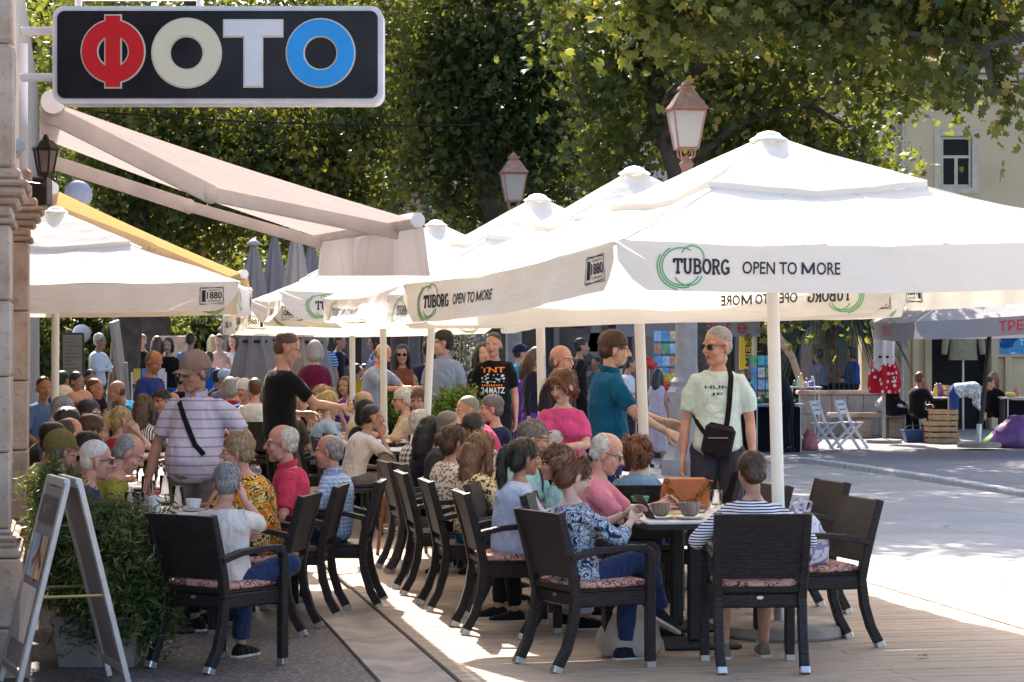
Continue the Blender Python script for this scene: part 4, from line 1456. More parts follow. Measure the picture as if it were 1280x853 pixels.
def chair_template(m):
    root = empty('armchair', (0, 0, 0))
    q = lambda b, nm, mm=m, sm=False, par=root: b.build(nm, mm, par, sm)
    # seat frame
    q(MB().bbox((0, .0, .385), (.47, .46, .085), .012), 'seat_frame')
    q(MB().bbox((0, .0, .433), (.455, .45, .014), .005), 'seat')
    # backrest: slightly reclined woven panel with top roll
    def back(z0, z1, w0, w1):
        rings = []
        for i in range(5):
            t = i / 4
            z = z0 + (z1 - z0) * t
            y = -.225 - .11 * ((z - .42) / .44) ** 1.25
            w = w0 + (w1 - w0) * t
            rings.append([Vector((-w, y - .02, z)), Vector((w, y - .02, z)), Vector((w, y + .022, z)), Vector((-w, y + .022, z))])
        return rings
    q(MB().loft(back(.505, .862, .218, .232)), 'backrest')
    q(MB().loft(back(.43, .462, .212, .215)), 'lower_rail')
    for s in (-1, 1):
        pts = [(s * .222, -.335, .03), (s * .226, -.285, .12), (s * .226, -.245, .25), (s * .226, -.225, .40), (s * .232, -.245, .52), (s * .236, -.285, .68), (s * .240, -.335, .865)]
        lg = q(MB().tube(pts, [1.05, 1, 1, 1, 1, .95, .85], sq=(.05, .052), up=(1, 0, 0)), 'leg')
        MB().tube([(s * .222, -.347, 0), (s * .222, -.334, .032)], 1, sq=(.055, .055), up=(1, 0, 0)).build('foot_cap', M_CAP, lg)
        lg = q(MB().tube([(s * .238, .225, .03), (s * .238, .225, .40), (s * .243, .225, .60), (s * .245, .205, .645), (s * .245, .14, .66)], [1, 1, .95, .9, .9], sq=(.05, .052), up=(1, 0, 0)), 'leg')
        MB().tube([(s * .238, .225, 0), (s * .238, .225, .032)], 1, sq=(.055, .055), up=(1, 0, 0)).build('foot_cap', M_CAP, lg)
        q(MB().tube([(s * .246, .19, .661), (s * .248, .05, .663), (s * .246, -.12, .650), (s * .242, -.272, .615)], 1, sq=(.055, .035), up=(1, 0, 0)), 'armrest')
    MB().lathe([(.012, 0), (.012, .004)], n=10).xf(Matrix.Translation((.0, -.232, .40)) @ Matrix.Rotation(R(90), 4, 'X') @ Matrix.Diagonal((1.6, .8, 1, 1))).build('maker_badge', M_CAP, root)
    return root
def slat_chair_template():
    m = mat('black_powder_coat', (.022, .021, .023), .45, .15)
    root = empty('slatted_chair', (0, 0, 0))
    MB().bbox((0, 0, .43), (.46, .44, .03), .008).build('seat', m, root)
    MB().bbox((0, .01, .462), (.44, .42, .035), .015).build('seat_pad', fabric('#2c2936'), root)
    for s in (-1, 1):
        MB().tube([(s * .21, -.29, 0), (s * .21, -.21, .43), (s * .21, -.24, .62), (s * .21, -.30, .90)], .014, 6).build('leg', m, root)
        MB().tube([(s * .21, .22, 0), (s * .21, .20, .43)], .014, 6).build('leg', m, root)
    for i in range(9):
        t = i / 8
        MB().bbox((0, -.225 - .075 * t, .55 + .33 * t), (.42, .014, .026), .003).build('slat', m, root)
    return root
def bamboo_chair_template():
    mb = mat('bamboo_cane', (.16, .075, .035), .45, .3, 16)
    mw = pattern('black_white_cane', lambda n, v: n.ramp(n.math('ADD', n.math('MULTIPLY', n.math('GREATER_THAN', n.math('FRACT', n.math('MULTIPLY', n.xyz(v)[0], 28)), .5), .5), n.math('MULTIPLY', n.math('GREATER_THAN', n.math('FRACT', n.math('MULTIPLY', n.xyz(v)[2], 28)), .5), .5)), [(0, (.55, .52, .48)), (.3, (.02, .02, .022)), (.8, (.55, .52, .48))], 'CONSTANT'), .5)
    root = empty('cane_chair', (0, 0, 0))
    MB().lathe([(.02, .44), (.215, .44), (.22, .45), (.215, .463), (.02, .465)], n=20).build('seat', mw, root)
    for s in (-1, 1):
        MB().tube([(s * .20, -.24, 0), (s * .185, -.19, .45), (s * .19, -.23, .70), (s * .12, -.26, .86), (0, -.265, .88)], .016, 7).build('leg', mb, root)
        MB().tube([(s * .20, .22, 0), (s * .16, .16, .44)], .016, 7).build('leg', mb, root)
    MB().tube([(-.17, .15, .22), (.17, .15, .22)], .010, 6).tube([(-.19, -.2, .22), (.19, -.2, .22)], .010, 6).tube([(-.19, -.2, .25), (-.17, .17, .25)], .010, 6).tube([(.19, -.2, .25), (.17, .17, .25)], .010, 6).build('stretcher', mb, root)
    b = MB()
    b.loft([[Vector((-w, y - .006, z)), Vector((w, y - .006, z)), Vector((w, y + .006, z)), Vector((-w, y + .006, z))] for w, y, z in ((.165, -.205, .50), (.17, -.225, .65), (.15, -.245, .78), (.08, -.258, .855))])
    b.build('backrest', mw, root)
    return root
TEMPL = {'wicker': chair_template(M_WEAVE), 'grey': chair_template(M_WEAVEG), 'slat': slat_chair_template(), 'cane': bamboo_chair_template()}
USED = set()
CHAIR_KIND = {'wicker': ('dark brown woven armchair', 'dark woven cafe armchairs'), 'grey': ('grey woven armchair', 'grey woven cafe armchairs'), 'slat': ('black slatted metal chair', 'black slatted chairs'), 'cane': ('bamboo chair with black and white cane', 'bamboo cane chairs')}
def place_chair(kind, x, y, face, where, z=None):
    """face: direction the sitter looks, degrees, 0 = +X, 90 = away from the camera"""
    t = TEMPL[kind]
    if kind in USED:
        o = copy_tree(t)
    else:
        o = t; USED.add(kind)
    l = x * SV.x + y * SV.y
    zz = DZ + .002 if (DL0 < l < DL1 and y < 29) else .012
    o.location = (x, y, zz if z is None else z)
    o.rotation_euler = (0, 0, R(face - 90))
    o.scale = (.97, .97, .955)
    nm, grp = CHAIR_KIND[kind]
    tag(o, nm + ' ' + where, 'chair', grp)
    return o
M_TTOP = mat('white_table_top', (.66, .63, .62), .35, .06, 5)
M_TBLK = mat('table_black', (.02, .019, .02), .5, .2)
def table_template():
    root = empty('cafe_table', (0, 0, 0))
    MB().bbox((0, 0, .717), (.70, .70, .016), .004).build('table_top', M_TTOP, root)
    b = MB()
    for s in (-1, 1):
        b.box((s * .345, 0, .695), (.012, .70, .03)).box((0, s * .345, .695), (.678, .012, .03))
    b.build('edge_frame', M_TBLK, root)
    MB().bbox((0, 0, .36), (.07, .07, .66), .008).build('column', M_TBLK, root)
    MB().bbox((0, 0, .014), (.44, .44, .026), .008).build('base_plate', M_TBLK, root)
    return root
TT = table_template()
TUSED = []
def place_table(x, y, yaw, where):
    o = copy_tree(TT) if TUSED else TT
    TUSED.append(o)
    l = x * SV.x + y * SV.y
    o.location = (x, y, DZ + .002 if (DL0 < l < DL1 and y < 29) else .012)
    o.rotation_euler = (0, 0, R(yaw))
    tag(o, 'square white topped cafe table ' + where, 'table', 'white topped cafe tables')
    return o
# ================================================================== PEOPLE
JOBS = []            # (object, post callback)
def job(b, name, m, parent, vox, smooth=4, post=None):
    """closed shapes fused into one continuous skin"""
    o = b.build(name, m, parent)
    md = o.modifiers.new('r', 'REMESH'); md.mode = 'VOXEL'; md.voxel_size = vox; md.use_smooth_shade = True
    if smooth:
        sm_ = o.modifiers.new('s', 'SMOOTH'); sm_.iterations = smooth; sm_.factor = .5
    JOBS.append((o, post))
    return o
def run_jobs():
    global JOBS
    dg = bpy.context.evaluated_depsgraph_get()
    dg.update()
    done = []
    for o, post in JOBS:
        me = bpy.data.meshes.new_from_object(o.evaluated_get(dg))
        done.append((o, post, me))
    for o, post, me in done:
        o.modifiers.clear()
        mats_ = [s for s in o.data.materials]
        old = o.data
        o.data = me
        me.name = old.name
        if not len(me.materials):
            for s in mats_:
                me.materials.append(s)
        bpy.data.meshes.remove(old)
    for o, post, me in done:
        if post:
            post(o)
    JOBS = []
def arrays(me):
    n = len(me.vertices)
    V = np.empty(n * 3, np.float32); me.vertices.foreach_get('co', V)
    N = np.empty(n * 3, np.float32); me.vertices.foreach_get('normal', N)
    return V.reshape(-1, 3), N.reshape(-1, 3)
def wrinkle(o, amp, seed, scale=1.0, stretch=(1, 1, .6)):
    me = o.data
    V, N = arrays(me)
    r = np.random.default_rng(seed)
    d = np.zeros(len(V))
    for k in range(9):
        f = r.normal(size=3) * np.array(stretch); f /= np.linalg.norm(f)
        fr = r.uniform(14, 55) * scale
        warp = .5 * np.sin(V @ (r.normal(size=3) * 9) + r.uniform(0, 6))
        d += np.sin(V @ f * fr + warp * 2 + r.uniform(0, 6)) * (14 / (fr + 8))
    d = np.maximum(d, -.6)
    V = V + N * (d * amp)[:, None]
    me.vertices.foreach_set('co', V.astype(np.float32).ravel())
    me.update()

# ---- head template (origin between the ears, facing +Y, crown .135, chin -.115)
def head_shape(b, fem=False):
    b.ell((0, -.010, .048), (.076, .097, .087), 20, 14)
    b.ell((0, .030, -.030), (.061 if not fem else .057, .062, .078), 16, 10)
    b.ell((0, .058, -.085), (.030 if not fem else .024, .030, .028), 12, 8)
    b.ell((0, .020, -.075), (.052 if not fem else .045, .050, .032), 12, 8)
    for s in (-1, 1):
        b.ell((s * .036, .060, -.022), (.027, .026, .026), 10, 8)
        b.ell((s * .032, .073, .034), (.030, .016, .010), 10, 6)
        b.ell((s * .0785, -.008, .000), (.009, .020, .032), 8, 8, 0, Euler((R(-12), 0, R(s * 22))).to_matrix())
        b.ell((s * .080, -.012, -.020), (.008, .012, .014), 8, 6)
        b.ell((s * .0115, .098, -.016), (.0095, .011, .008), 8, 6)
    b.tube([(0, .080, .034), (0, .092, .016), (0, .110, -.008), (0, .116, -.016), (0, .098, -.024)], [.010, .009, .011, .0125, .008], 8)
    b.ell((0, .086, -.046), (.024, .012, .0065), 10, 6)
    b.ell((0, .084, -.0575), (.020, .012, .0075), 10, 6)
    return b
HEADS = {}
for key, vox, fem in (('m', .0052, False), ('f', .0052, True), ('lo', .0105, False)):
    HEADS[key] = job(head_shape(MB(), fem), 'head_template', mat('tmp_white', (.5, .5, .5)), None, vox, 3 if key != 'lo' else 1)
HEADS_O = dict(HEADS)
# ---- hand template: palm and five bent fingers; wrist at the origin, fingers along +Z, palm facing +Y, thumb on +X
def hand_mb(curl, side):
    b = MB()
    b.loft([[Vector((x * w, y * h_ + o_, z)) for x, y in ((-1, -.5), (-.6, -1), (.6, -1), (1, -.5), (1, .5), (.6, 1), (-.6, 1), (-1, .5))] for w, h_, z, o_ in ((.021, .016, -.012, 0), (.026, .015, .012, 0), (.036, .0135, .05, .001), (.040, .0125, .082, .003), (.036, .010, .094, .004))])
    for x, ln, r_ in ((-.031, .060, .0078), (-.0105, .076, .0085), (.0105, .080, .0088), (.031, .070, .0084)):
        p = Vector((-x, .003, .088)); a = curl * .35; pts = [p]
        for q in (.42, .32, .26):
            p = p + Vector((0, math.sin(a), math.cos(a))) * ln * q; pts.append(p); a += curl * .7
        b.tube(pts, [r_ * 1.05, r_, r_ * .92, r_ * .7], 7)
    a = .75
    p = Vector((.026, .004, .022)); pts = [p]
    for q, r_ in ((.034, .011), (.028, .010), (.024, .008)):
        p = p + Vector((math.sin(a), .45 * math.sin(curl), math.cos(a))) * q; pts.append(p); a -= .45
    b.tube(pts, [.0125, .0115, .0098, .0072], 7)
    if side < 0:
        b.v = [(-x, y, z) for x, y, z in b.v]
        b.f = [tuple(reversed(q)) for q in b.f]
    return b
HANDS = {(c, s): hand_mb(c, s) for c in (.25, .6, 1.15) for s in (-1, 1)}

def ik(a, t, l1, l2, pole):
    a, t = Vector(a), Vector(t)
    v = t - a
    d = v.length
    if d > (l1 + l2) * .995:
        t = a + v * ((l1 + l2) * .995 / d); v = t - a; d = v.length
    d = max(d, abs(l1 - l2) + .02)
    x = (l1 * l1 - l2 * l2 + d * d) / (2 * d)
    h = math.sqrt(max(0, l1 * l1 - x * x))
    ax = v.normalized()
    p = Vector(pole) - ax * Vector(pole).dot(ax)
    p.normalize()
    return a + ax * x + p * h, t
def limb(b, pts, radii, n=10, flat=1.0):
    """tapered limb with rounded ends through pts"""
    pts = [Vector(p) for p in pts]
    t0 = (pts[0] - pts[1]).normalized(); t1 = (pts[-1] - pts[-2]).normalized()
    P = [pts[0] + t0 * radii[0] * .75, pts[0] + t0 * radii[0] * .4] + pts + [pts[-1] + t1 * radii[-1] * .4, pts[-1] + t1 * radii[-1] * .75]
    Rr = [radii[0] * .3, radii[0] * .8] + list(radii) + [radii[-1] * .8, radii[-1] * .3]
    b.tube(P, Rr, n)
def cut(p, q, t): return Vector(p).lerp(Vector(q), t)

PEOPLE = {}
def person(label, px, py, d, face, pose='sit', sex='m', skin_t='m', hair=('short', 'dark'), top=('#888888', 's'), bottom=('#2b3242', 'l'), shoes='#1c1a1c', lean=None, hyaw=0, hpitch=0, htilt=0,
           arms=('lap', 'lap'), chair=None, chair_face=None, belly=0.0, bulk=1.0, extra=(), legs='std', who=None, collar=None, glasses=None, cap=None, beard=None, twist=0, key=None, zground=None, chair_back=0.0):
    far = d > 27
    mid = d > 17.5
    vox = .030 if d > 36 else (.024 if far else (.0165 if mid else .0125))
    fem = sex == 'f'
    sit = pose == 'sit'
    ztop = CAMH - (py - HORY) * d / FPX
    sca = 1.0
    spine = .47 if not fem else .445
    ln = lean if lean is not None else (7 if sit else 2)
    gz = .0
    if sit:
        hipz = .515
        base_off = .150 + .125            # neck base to crown
        sca = max(.86, min(1.02, ztop / 1.275))
        need = (ztop - .034) / sca - hipz
        # lengthen or shorten the back a little, then lean forward until the crown fits
        for _ in range(60):
            zt = spine * math.cos(R(ln)) + base_off * math.cos(R(min(ln * .45, 20)))
            if abs(zt - need) < .006: break
            if zt < need:
                if ln > 4 and lean is None: ln -= 1.5
                elif spine < .56: spine += .006
                else: break
            else:
                if spine > .41: spine -= .006
                elif ln < 30: ln += 1.5
                else: break
    else:
        hipz = .94
        z0 = hipz + .50 * math.cos(R(ln)) + (.150 + .125) * math.cos(R(ln * .45))
        spine = .50
        sca = max(.80, min(1.14, (ztop - .012) / z0))
    if pose == 'bend':
        hipz = .92; spine = .48; ln = 88; sca = 1
    sw = (.158 if not fem else .138) * bulk ** .5
    up = Vector((0, math.sin(R(ln)), math.cos(R(ln))))
    fw = Vector((0, math.cos(R(ln)), -math.sin(R(ln))))
    pel = Vector((0, 0, hipz))
    tw = Matrix.Rotation(R(twist), 3, 'Z')
    def tor(t):
        """centre of the torso at t (0 pelvis, 1 neck base), slightly curved"""
        c = pel + up * spine * t
        return c + fw * (-.025 * math.sin(pi * t))
    X = Vector((1, 0, 0))
    nb = tor(1)
    sh = [nb + up * -.052 + (tw @ X) * (s * sw) for s in (-1, 1)]
    hl = ln * .45
    hup = Vector((0, math.sin(R(hl)), math.cos(R(hl))))
    hc = nb + hup * .150 + Vector((0, .028 + .02 * math.sin(R(ln)), 0))
    HM = Matrix.Translation(hc) @ (Matrix.Rotation(R(hyaw), 4, 'Z') @ Matrix.Rotation(R(-hpitch - hl * .3), 4, 'X') @ Matrix.Rotation(R(htilt), 4, 'Y'))
    hs = .97 if fem else 1.0
    HM = HM @ Matrix.Diagonal((hs, hs, hs, 1))
    # arms
    wr, el = [], []
    U, FA = (.285, .25) if not fem else (.265, .235)
    for i, s in enumerate((-1, 1)):
        a = arms[i]
        pole = Vector((s * .7, -.5, -.6))
        if a == 'table': t = Vector((s * .13, .36, .76))
        elif a == 'table2': t = Vector((s * .02 - s * .02, .40, .77))
        elif a == 'lap': t = Vector((s * .09, .27, .64))
        elif a == 'arm': t = Vector((s * .25, .14, .70))
        elif a == 'chin': t = hc + Vector((s * .055, .075, -.165)); pole = Vector((s * .4, .3, -1))
        elif a == 'ear': t = hc + Vector((s * .10, .05, -.10)); pole = Vector((s * .30, .25, -1))
        elif a == 'mouth': t = hc + Vector((s * .06, .13, -.11)); pole = Vector((s * .9, .2, -.7))
        elif a == 'side': t = sh[i] + Vector((s * .07, .04, -.52)); pole = Vector((s * .3, -1, 0))
        elif a == 'swing': t = sh[i] + Vector((s * .10, .20, -.47)); pole = Vector((s * .4, -1, 0))
        elif a == 'back': t = sh[i] + Vector((s * .08, -.14, -.49)); pole = Vector((s * .4, -1, 0))
        elif a == 'hold': t = nb + Vector((s * .10, .32, -.28)); pole = Vector((s * .8, -.2, -1))
        elif a == 'out': t = nb + Vector((s * .12, .45, -.22)); pole = Vector((s * .5, 0, -1))
        elif a == 'hip': t = sh[i] + Vector((s * .12, .02, -.42)); pole = Vector((s * 1, -.8, 0))
        else: t = Vector(a)
        e, w_ = ik(sh[i], t, U, FA, pole)
        el.append(e); wr.append(w_)
    # legs
    hipj = [pel + Vector((s * .088, 0, -.02)) for s in (-1, 1)]
    kn, an = [], []
    for i, s in enumerate((-1, 1)):
        if pose in ('sit',):
            if legs == 'cross' and s > 0: k_, a_ = Vector((.02, .44, .62)), Vector((-.10, .64, .30))
            elif legs == 'ankle' and s > 0: k_, a_ = Vector((.30, .34, .62)), Vector((-.02, .46, .54))
            elif legs == 'tuck': k_, a_ = Vector((s * .11, .42, .51)), Vector((s * .10, .22, .09))
            else: k_, a_ = Vector((s * .125, .43, .515)), Vector((s * .125, .44 + .04 * s, .085))
        elif pose == 'walk':
            k_, a_ = Vector((s * .09, .10 if s > 0 else -.02, .50)), Vector((s * .09, .16 if s > 0 else -.22, .085 if s > 0 else .13))
        else:
            k_, a_ = Vector((s * .10, .015, .50)), Vector((s * .115, -.02, .085))
        kn.append(k_); an.append(a_)
    # place the figure so that the head lands where the picture has it
    yaw = R(face - 90)
    ry = Matrix.Rotation(yaw, 3, 'Z')
    ho = ry @ (hc * sca)
    rx, ryy = WX(px, d) - ho.x, d - ho.y
    l = rx * SV.x + ryy * SV.y
    zg = DZ if (DL0 < l < DL1 and ryy < 29.5) else (.012 if ryy < 46 else 0)
    if zground is not None: zg = zground
    root = empty('person', (rx, ryy, zg), yaw, label, 'person')
    root.scale = (sca,) * 3
    rs = hash_seed = int(px * 7 + py * 13) % 99991
    rr_ = random.Random(rs)
    # ---------------- torso rings
    bw_ = bulk
    hipw = .152 if not fem else .164
    wai = .134 if not fem else .120
    che = .153 if not fem else .137
    prof = [(-.10, hipw * .72, .085, 0), (0.0, hipw, .118 + belly * .5, .01 + belly * .3), (.20, (hipw + wai) / 2 + belly * .25, .112 + belly, .012 + belly * .8), (.38, wai + belly * .25, .104 + belly * .9, .010 + belly * .8), (.58, (wai + che) / 2 + .004, .108 + belly * .35, .006 + belly * .3),
            (.76, che, .112, .0), (.88, che * .94, .098, -.006), (.955, che * .70, .080, -.008), (1.0, che * .46, .066, -.004), (1.05, .058, .055, .0)]
    def torso(b, g, t0=-.2, t1=1.1, n=18):
        rings = []
        for t, w_, dp, fo in prof:
            if t < t0 or t > t1: continue
            c = tor(t) + fw * fo
            q = tw if t > .5 else (Matrix.Rotation(R(twist * .5), 3, 'Z') if t > .15 else Matrix.Identity(3))
            rings.append([c + (q @ (X * ((w_ * bw_ + g) * math.cos(2 * pi * j / n)))) + fw * ((dp * bw_ + g) * math.sin(2 * pi * j / n)) for j in range(n)])
        b.loft(rings)
        if fem:
            for s in (-1, 1):
                b.ell(tor(.66) + fw * (.085 * bw_) + X * s * .068 * bw_, (.062 * bw_ + g, .055 * bw_ + g, .062 + g), 10, 8)
    ar = .93 * bulk ** .6 * (.86 if fem else 1)
    body = MB()
    torso(body, -.004)
    for i, s in enumerate((-1, 1)):
        limb(body, [sh[i] - X * s * .03 + up * -.022, cut(sh[i], el[i], .3), cut(sh[i], el[i], .7), el[i]], [.038 * ar, .046 * ar, .043 * ar, .037 * ar])
        limb(body, [el[i], cut(el[i], wr[i], .3), cut(el[i], wr[i], .75), wr[i]], [.037 * ar, .040 * ar, .030 * ar, .0245 * ar])
        limb(body, [hipj[i], cut(hipj[i], kn[i], .5), kn[i]], [.082, .072, .054])
        limb(body, [kn[i], cut(kn[i], an[i], .35), cut(kn[i], an[i], .8), an[i]], [.052, .056, .038, .034])
    limb(body, [nb + up * -.06, nb + hup * .04, hc + HM.to_3x3() @ Vector((0, -.022, -.06))], [.060, .049 if not fem else .042, .050 if not fem else .043], 12)
    hk = 'lo' if d > 24 else ('f' if fem else 'm')
    hv = []
    for i, s in enumerate((-1, 1)):
        # hand frame: along the forearm, palm inwards/down
        z = (wr[i] - el[i]).normalized()
        if arms[i] in ('table', 'table2', 'out', 'hold'):
            z = (z + Vector((0, .3, -.2))).normalized()
        if arms[i] in ('chin', 'ear', 'mouth'):
            z = (hc + Vector((s * .05, .05, .02)) - wr[i]).normalized()
        y = Vector((-s * .9, 0, -.6)) if arms[i] not in ('side', 'swing', 'back') else Vector((-s, .1, 0))
        y = y - z * y.dot(z); y.normalize()
        x = y.cross(z)
        hv.append((Matrix((x, y, z)).transposed(), wr[i]))
    curl = {}
    sm_skin = skin(skin_t)
    m_eye = mat('eye_white', (.62, .58, .55), .25, .05); m_iris = mat('iris_dark', (.03, .02, .015), .2, .1); m_lip = mat('lip', (.36, .13, .11), .45, .1)
    hm = hairmat(hair[1] if hair[1] in HAIRC else 'dark')
    def post_body(o):
        me = o.data
        V, _ = arrays(me)
        nV = len(V)
        F4 = [tuple(p.vertices) for p in me.polygons]
        # drop nothing; append head, hands, eyes as further shells of the same body
        vs = [V]; fs = list(F4); mi = [0] * len(F4); off = nV
        hme = HEADS[hk].data
        HV, _ = arrays(hme)
        M = np.array(HM)
        vs.append(HV @ M[:3, :3].T + M[:3, 3])
        for p in hme.polygons:
            c = p.center
            fs.append(tuple(k + off for k in p.vertices))
            mi.append(1 if (c.y > .078 and abs(c.x) < .022 and -.064 < c.z < -.041) else 0)
        off += len(HV)
        ex = MB()
        if d < 26:
            for s in (-1, 1):
                ex.ell((s * .031, .0705, .012), (.0155, .012, .0085), 8, 6, 2)
                ex.ell((s * .031, .0800, .0115), (.0058, .0035, .0058), 6, 4, 3)
                ex.tube([(s * .012, .0915, .026), (s * .032, .090, .033), (s * .050, .076, .027)], [.0035, .0042, .0022], 5, 4)
        Hm = HM
        ev = np.array([tuple(Hm @ Vector(p)) for p in ex.v]).reshape(-1, 3)
        if len(ev):
            vs.append(ev)
            fs += [tuple(k + off for k in q) for q in ex.f]; mi += ex.m; off += len(ev)
        for i, s in enumerate((-1, 1)):
            hb = HANDS[(.6 if arms[i] not in ('table', 'chin', 'ear') else (.25 if arms[i] == 'table' else 1.15), s)]
            B, w_ = hv[i]
            k_ = .92 if fem else 1.0
            pv = np.array([tuple(B @ (Vector(p) * k_) + w_) for p in hb.v])
            vs.append(pv)
            fs += [tuple(k + off for k in q) for q in hb.f]; mi += [0] * len(hb.f); off += len(pv)
        nm = bpy.data.meshes.new('body')
        nm.from_pydata(np.concatenate(vs).tolist(), [], fs)
        for m_ in (sm_skin, m_lip, m_eye, m_iris, hm): nm.materials.append(m_)
        nm.polygons.foreach_set('material_index', mi)
        nm.polygons.foreach_set('use_smooth', [True] * len(fs))
        nm.update()
        old = o.data; o.data = nm; bpy.data.meshes.remove(old)
    job(body, 'body', sm_skin, root, max(vox, .0125), 3, post_body)
    def as_mat(c):
        return c if not isinstance(c, str) else fabric(c)
    # ---------------- clothes
    P = dict(root=root, hc=hc, HM=HM, nb=nb, sh=sh, el=el, wr=wr, kn=kn, an=an, tor=tor, fw=fw, up=up, pel=pel, label=label, sca=sca, far=far)
    if top:
        tb = MB()
        torso(tb, .015, -.05 if len(top) < 3 else top[2], 1.01)
        sl = top[1]
        for i, s in enumerate((-1, 1)):
            a0 = sh[i] - X * s * .03 + up * -.005
            if sl == 'l':
                limb(tb, [a0, cut(sh[i], el[i], .35), el[i]], [.064 * ar, .060 * ar, .050 * ar])
                limb(tb, [el[i], cut(el[i], wr[i], .5), cut(el[i], wr[i], .93)], [.050 * ar, .046 * ar, .036 * ar])
            elif sl == '3':
                limb(tb, [a0, cut(sh[i], el[i], .35), el[i]], [.064 * ar, .064 * ar, .058 * ar])
                limb(tb, [el[i], cut(el[i], wr[i], .45)], [.056 * ar, .054 * ar])
            elif sl == 's':
                tb.tube([a0 + X * s * -.03, a0, cut(sh[i], el[i], .35), cut(sh[i], el[i], .78)], [.05 * ar, .066 * ar, .064 * ar, .060 * ar], 12)
            else:
                limb(tb, [a0 - X * s * .04, a0 - X * s * .01], [.05, .05])
        amp = .0058 if not far else .003
        def post_top(o):
            wrinkle(o, amp, rs, 1.0)
            for e in extra:
                if callable(e): e(o, P)
        job(tb, 'top', as_mat(top[0]), root, vox, 3, post_top)
        if collar:
            cb = MB()
            R3 = HM.to_3x3()
            ringp = []
            for j in range(15):
                a = R(-70 + 320 * j / 14 + 0) + R(90 + 0)
                a = R(110 + 320 * j / 14)
                ringp.append(nb + hup * (.020 + .012 * math.cos(a - R(270))) + X * (.068 * math.cos(a)) + fw * (.064 * math.sin(a)))
            cb.tube(ringp, 1, sq=(.042, .012), up=Vector((0, 0, 1)))
            cb.build('collar', as_mat(collar), root, True)
    if bottom:
        bb = MB()
        n = 16
        rings = []
        for t, w_, dp, fo in prof[:3]:
            c = tor(t * .9) + fw * fo
            gg = .008 if t < .1 else -.012
            rings.append([c + X * ((w_ * bw_ + gg) * math.cos(2 * pi * j / n)) + fw * ((dp * bw_ + gg) * math.sin(2 * pi * j / n)) for j in range(n)])
        bb.loft(rings)
        for i in range(2):
            g1 = 1.0
            if bottom[1] == 'l':
                limb(bb, [hipj[i], cut(hipj[i], kn[i], .5), kn[i]], [.098, .086, .068])
                bb.tube([cut(kn[i], hipj[i], .05), kn[i], cut(kn[i], an[i], .4), cut(kn[i], an[i], .95)], [.06, .067, .066, .060 if not fem else .050], 12)
            elif bottom[1] == 's':
                bb.tube([hipj[i], cut(hipj[i], kn[i], .5), cut(hipj[i], kn[i], .92)], [.098, .092, .085], 12)
            else:   # skirt / dress
                bb.tube([hipj[i], cut(hipj[i], kn[i], .5), kn[i], cut(kn[i], an[i], .55)], [.10, .105, .10, .12], 12)
        job(bb, 'trousers' if bottom[1] == 'l' else ('shorts' if bottom[1] == 's' else 'skirt'), as_mat(bottom[0]), root, max(vox, .015), 3, (lambda o: wrinkle(o, .0058 if not far else .003, rs + 5, 1.1, (1, 1, 1))))
    if shoes:
        for i, s in enumerate((-1, 1)):
            a = an[i]
            dirv = Vector((0, 1, 0)) if pose != 'sit' or legs != 'cross' or i == 0 else Vector((-.1, .9, -.5)).normalized()
            if sit and legs == 'ankle' and i == 1: dirv = Vector((-.5, .6, .3)).normalized()
            dn = Vector((0, 0, -1)) - dirv * Vector((0, 0, -1)).dot(dirv); dn.normalize()
            sd_ = dirv.cross(dn)
            sb = MB()
            rings = []
            for t, w_, h_ in ((-.075, .018, .03), (-.065, .032, .055), (-.02, .038, .085), (.05, .041, .065), (.11, .046, .045), (.165, .036, .032), (.185, .014, .02)):
                c = a + dirv * t + dn * .075
                rings.append([c + sd_ * (w_ * x) + dn * (-h_ * y) for x, y in ((-1, 0), (-.96, .35), (-.7, .8), (0, 1), (.7, .8), (.96, .35), (1, 0))])
            sb.loft(rings)
            so = sb.build('shoe', as_mat(shoes), root, True)
            if d < 18:
                q = MB()
                q.loft([[a + dirv * t + dn * z + sd_ * (w_ * x) for x in (-1, 1) for z in ((.073, .088) if x < 0 else (.088, .073))] for t, w_ in ((-.08, .025), (-.05, .039), (.05, .043), (.11, .049), (.17, .038), (.19, .018))])
                q.build('sole', fabric('#c9c3ba'), so, True)
    # ---------------- hair
    kind = hair[0]
    HRI = HM
    if kind != 'none':
        hb = MB()
        if kind in ('short', 'crop', 'neat'):
            g = .0008 if kind == 'crop' else (.0055 if kind == 'short' else .008)
            hb.ell((0, -.017, .062), (.078 + g, .095 + g, .081 + g), 18, 12)
            hb.ell((0, -.052, .010), (.066 + g, .055 + g, .066), 14, 10)
        elif kind == 'bald':
            hb.ell((0, -.030, .018), (.0815, .0825, .050), 18, 10)
            hb.ell((0, -.050, -.005), (.068, .060, .055), 14, 10)
        elif kind == 'thin':
            hb.ell((0, -.030, .048), (.081, .088, .082), 18, 10)
            hb.ell((0, -.050, -.0), (.068, .060, .058), 14, 10)
        else:
            hb.ell((0, -.018, .062), (.084, .101, .086), 18, 12)
            hb.ell((0, -.055, .005), (.078, .064, .080), 14, 10)
            if kind == 'bob':
                for s in (-1, 1):
                    hb.tube([(s * .070, .010, .07), (s * .088, .012, .0), (s * .084, .012, -.08), (s * .07, .0, -.115)], [.025, .026, .026, .012], 8)
                hb.ell((0, -.065, -.05), (.085, .055, .075), 14, 10)
            if kind == 'long':
                for s in (-1, 1):
                    hb.tube([(s * .070, .000, .07), (s * .090, .004, .0), (s * .092, .0, -.12), (s * .08, .0, -.24)], [.024, .028, .030, .014], 8)
                hb.tube([(0, -.07, .05), (0, -.10, -.06), (0, -.115, -.18), (0, -.12, -.30)], [.075, .085, .080, .035], 12)
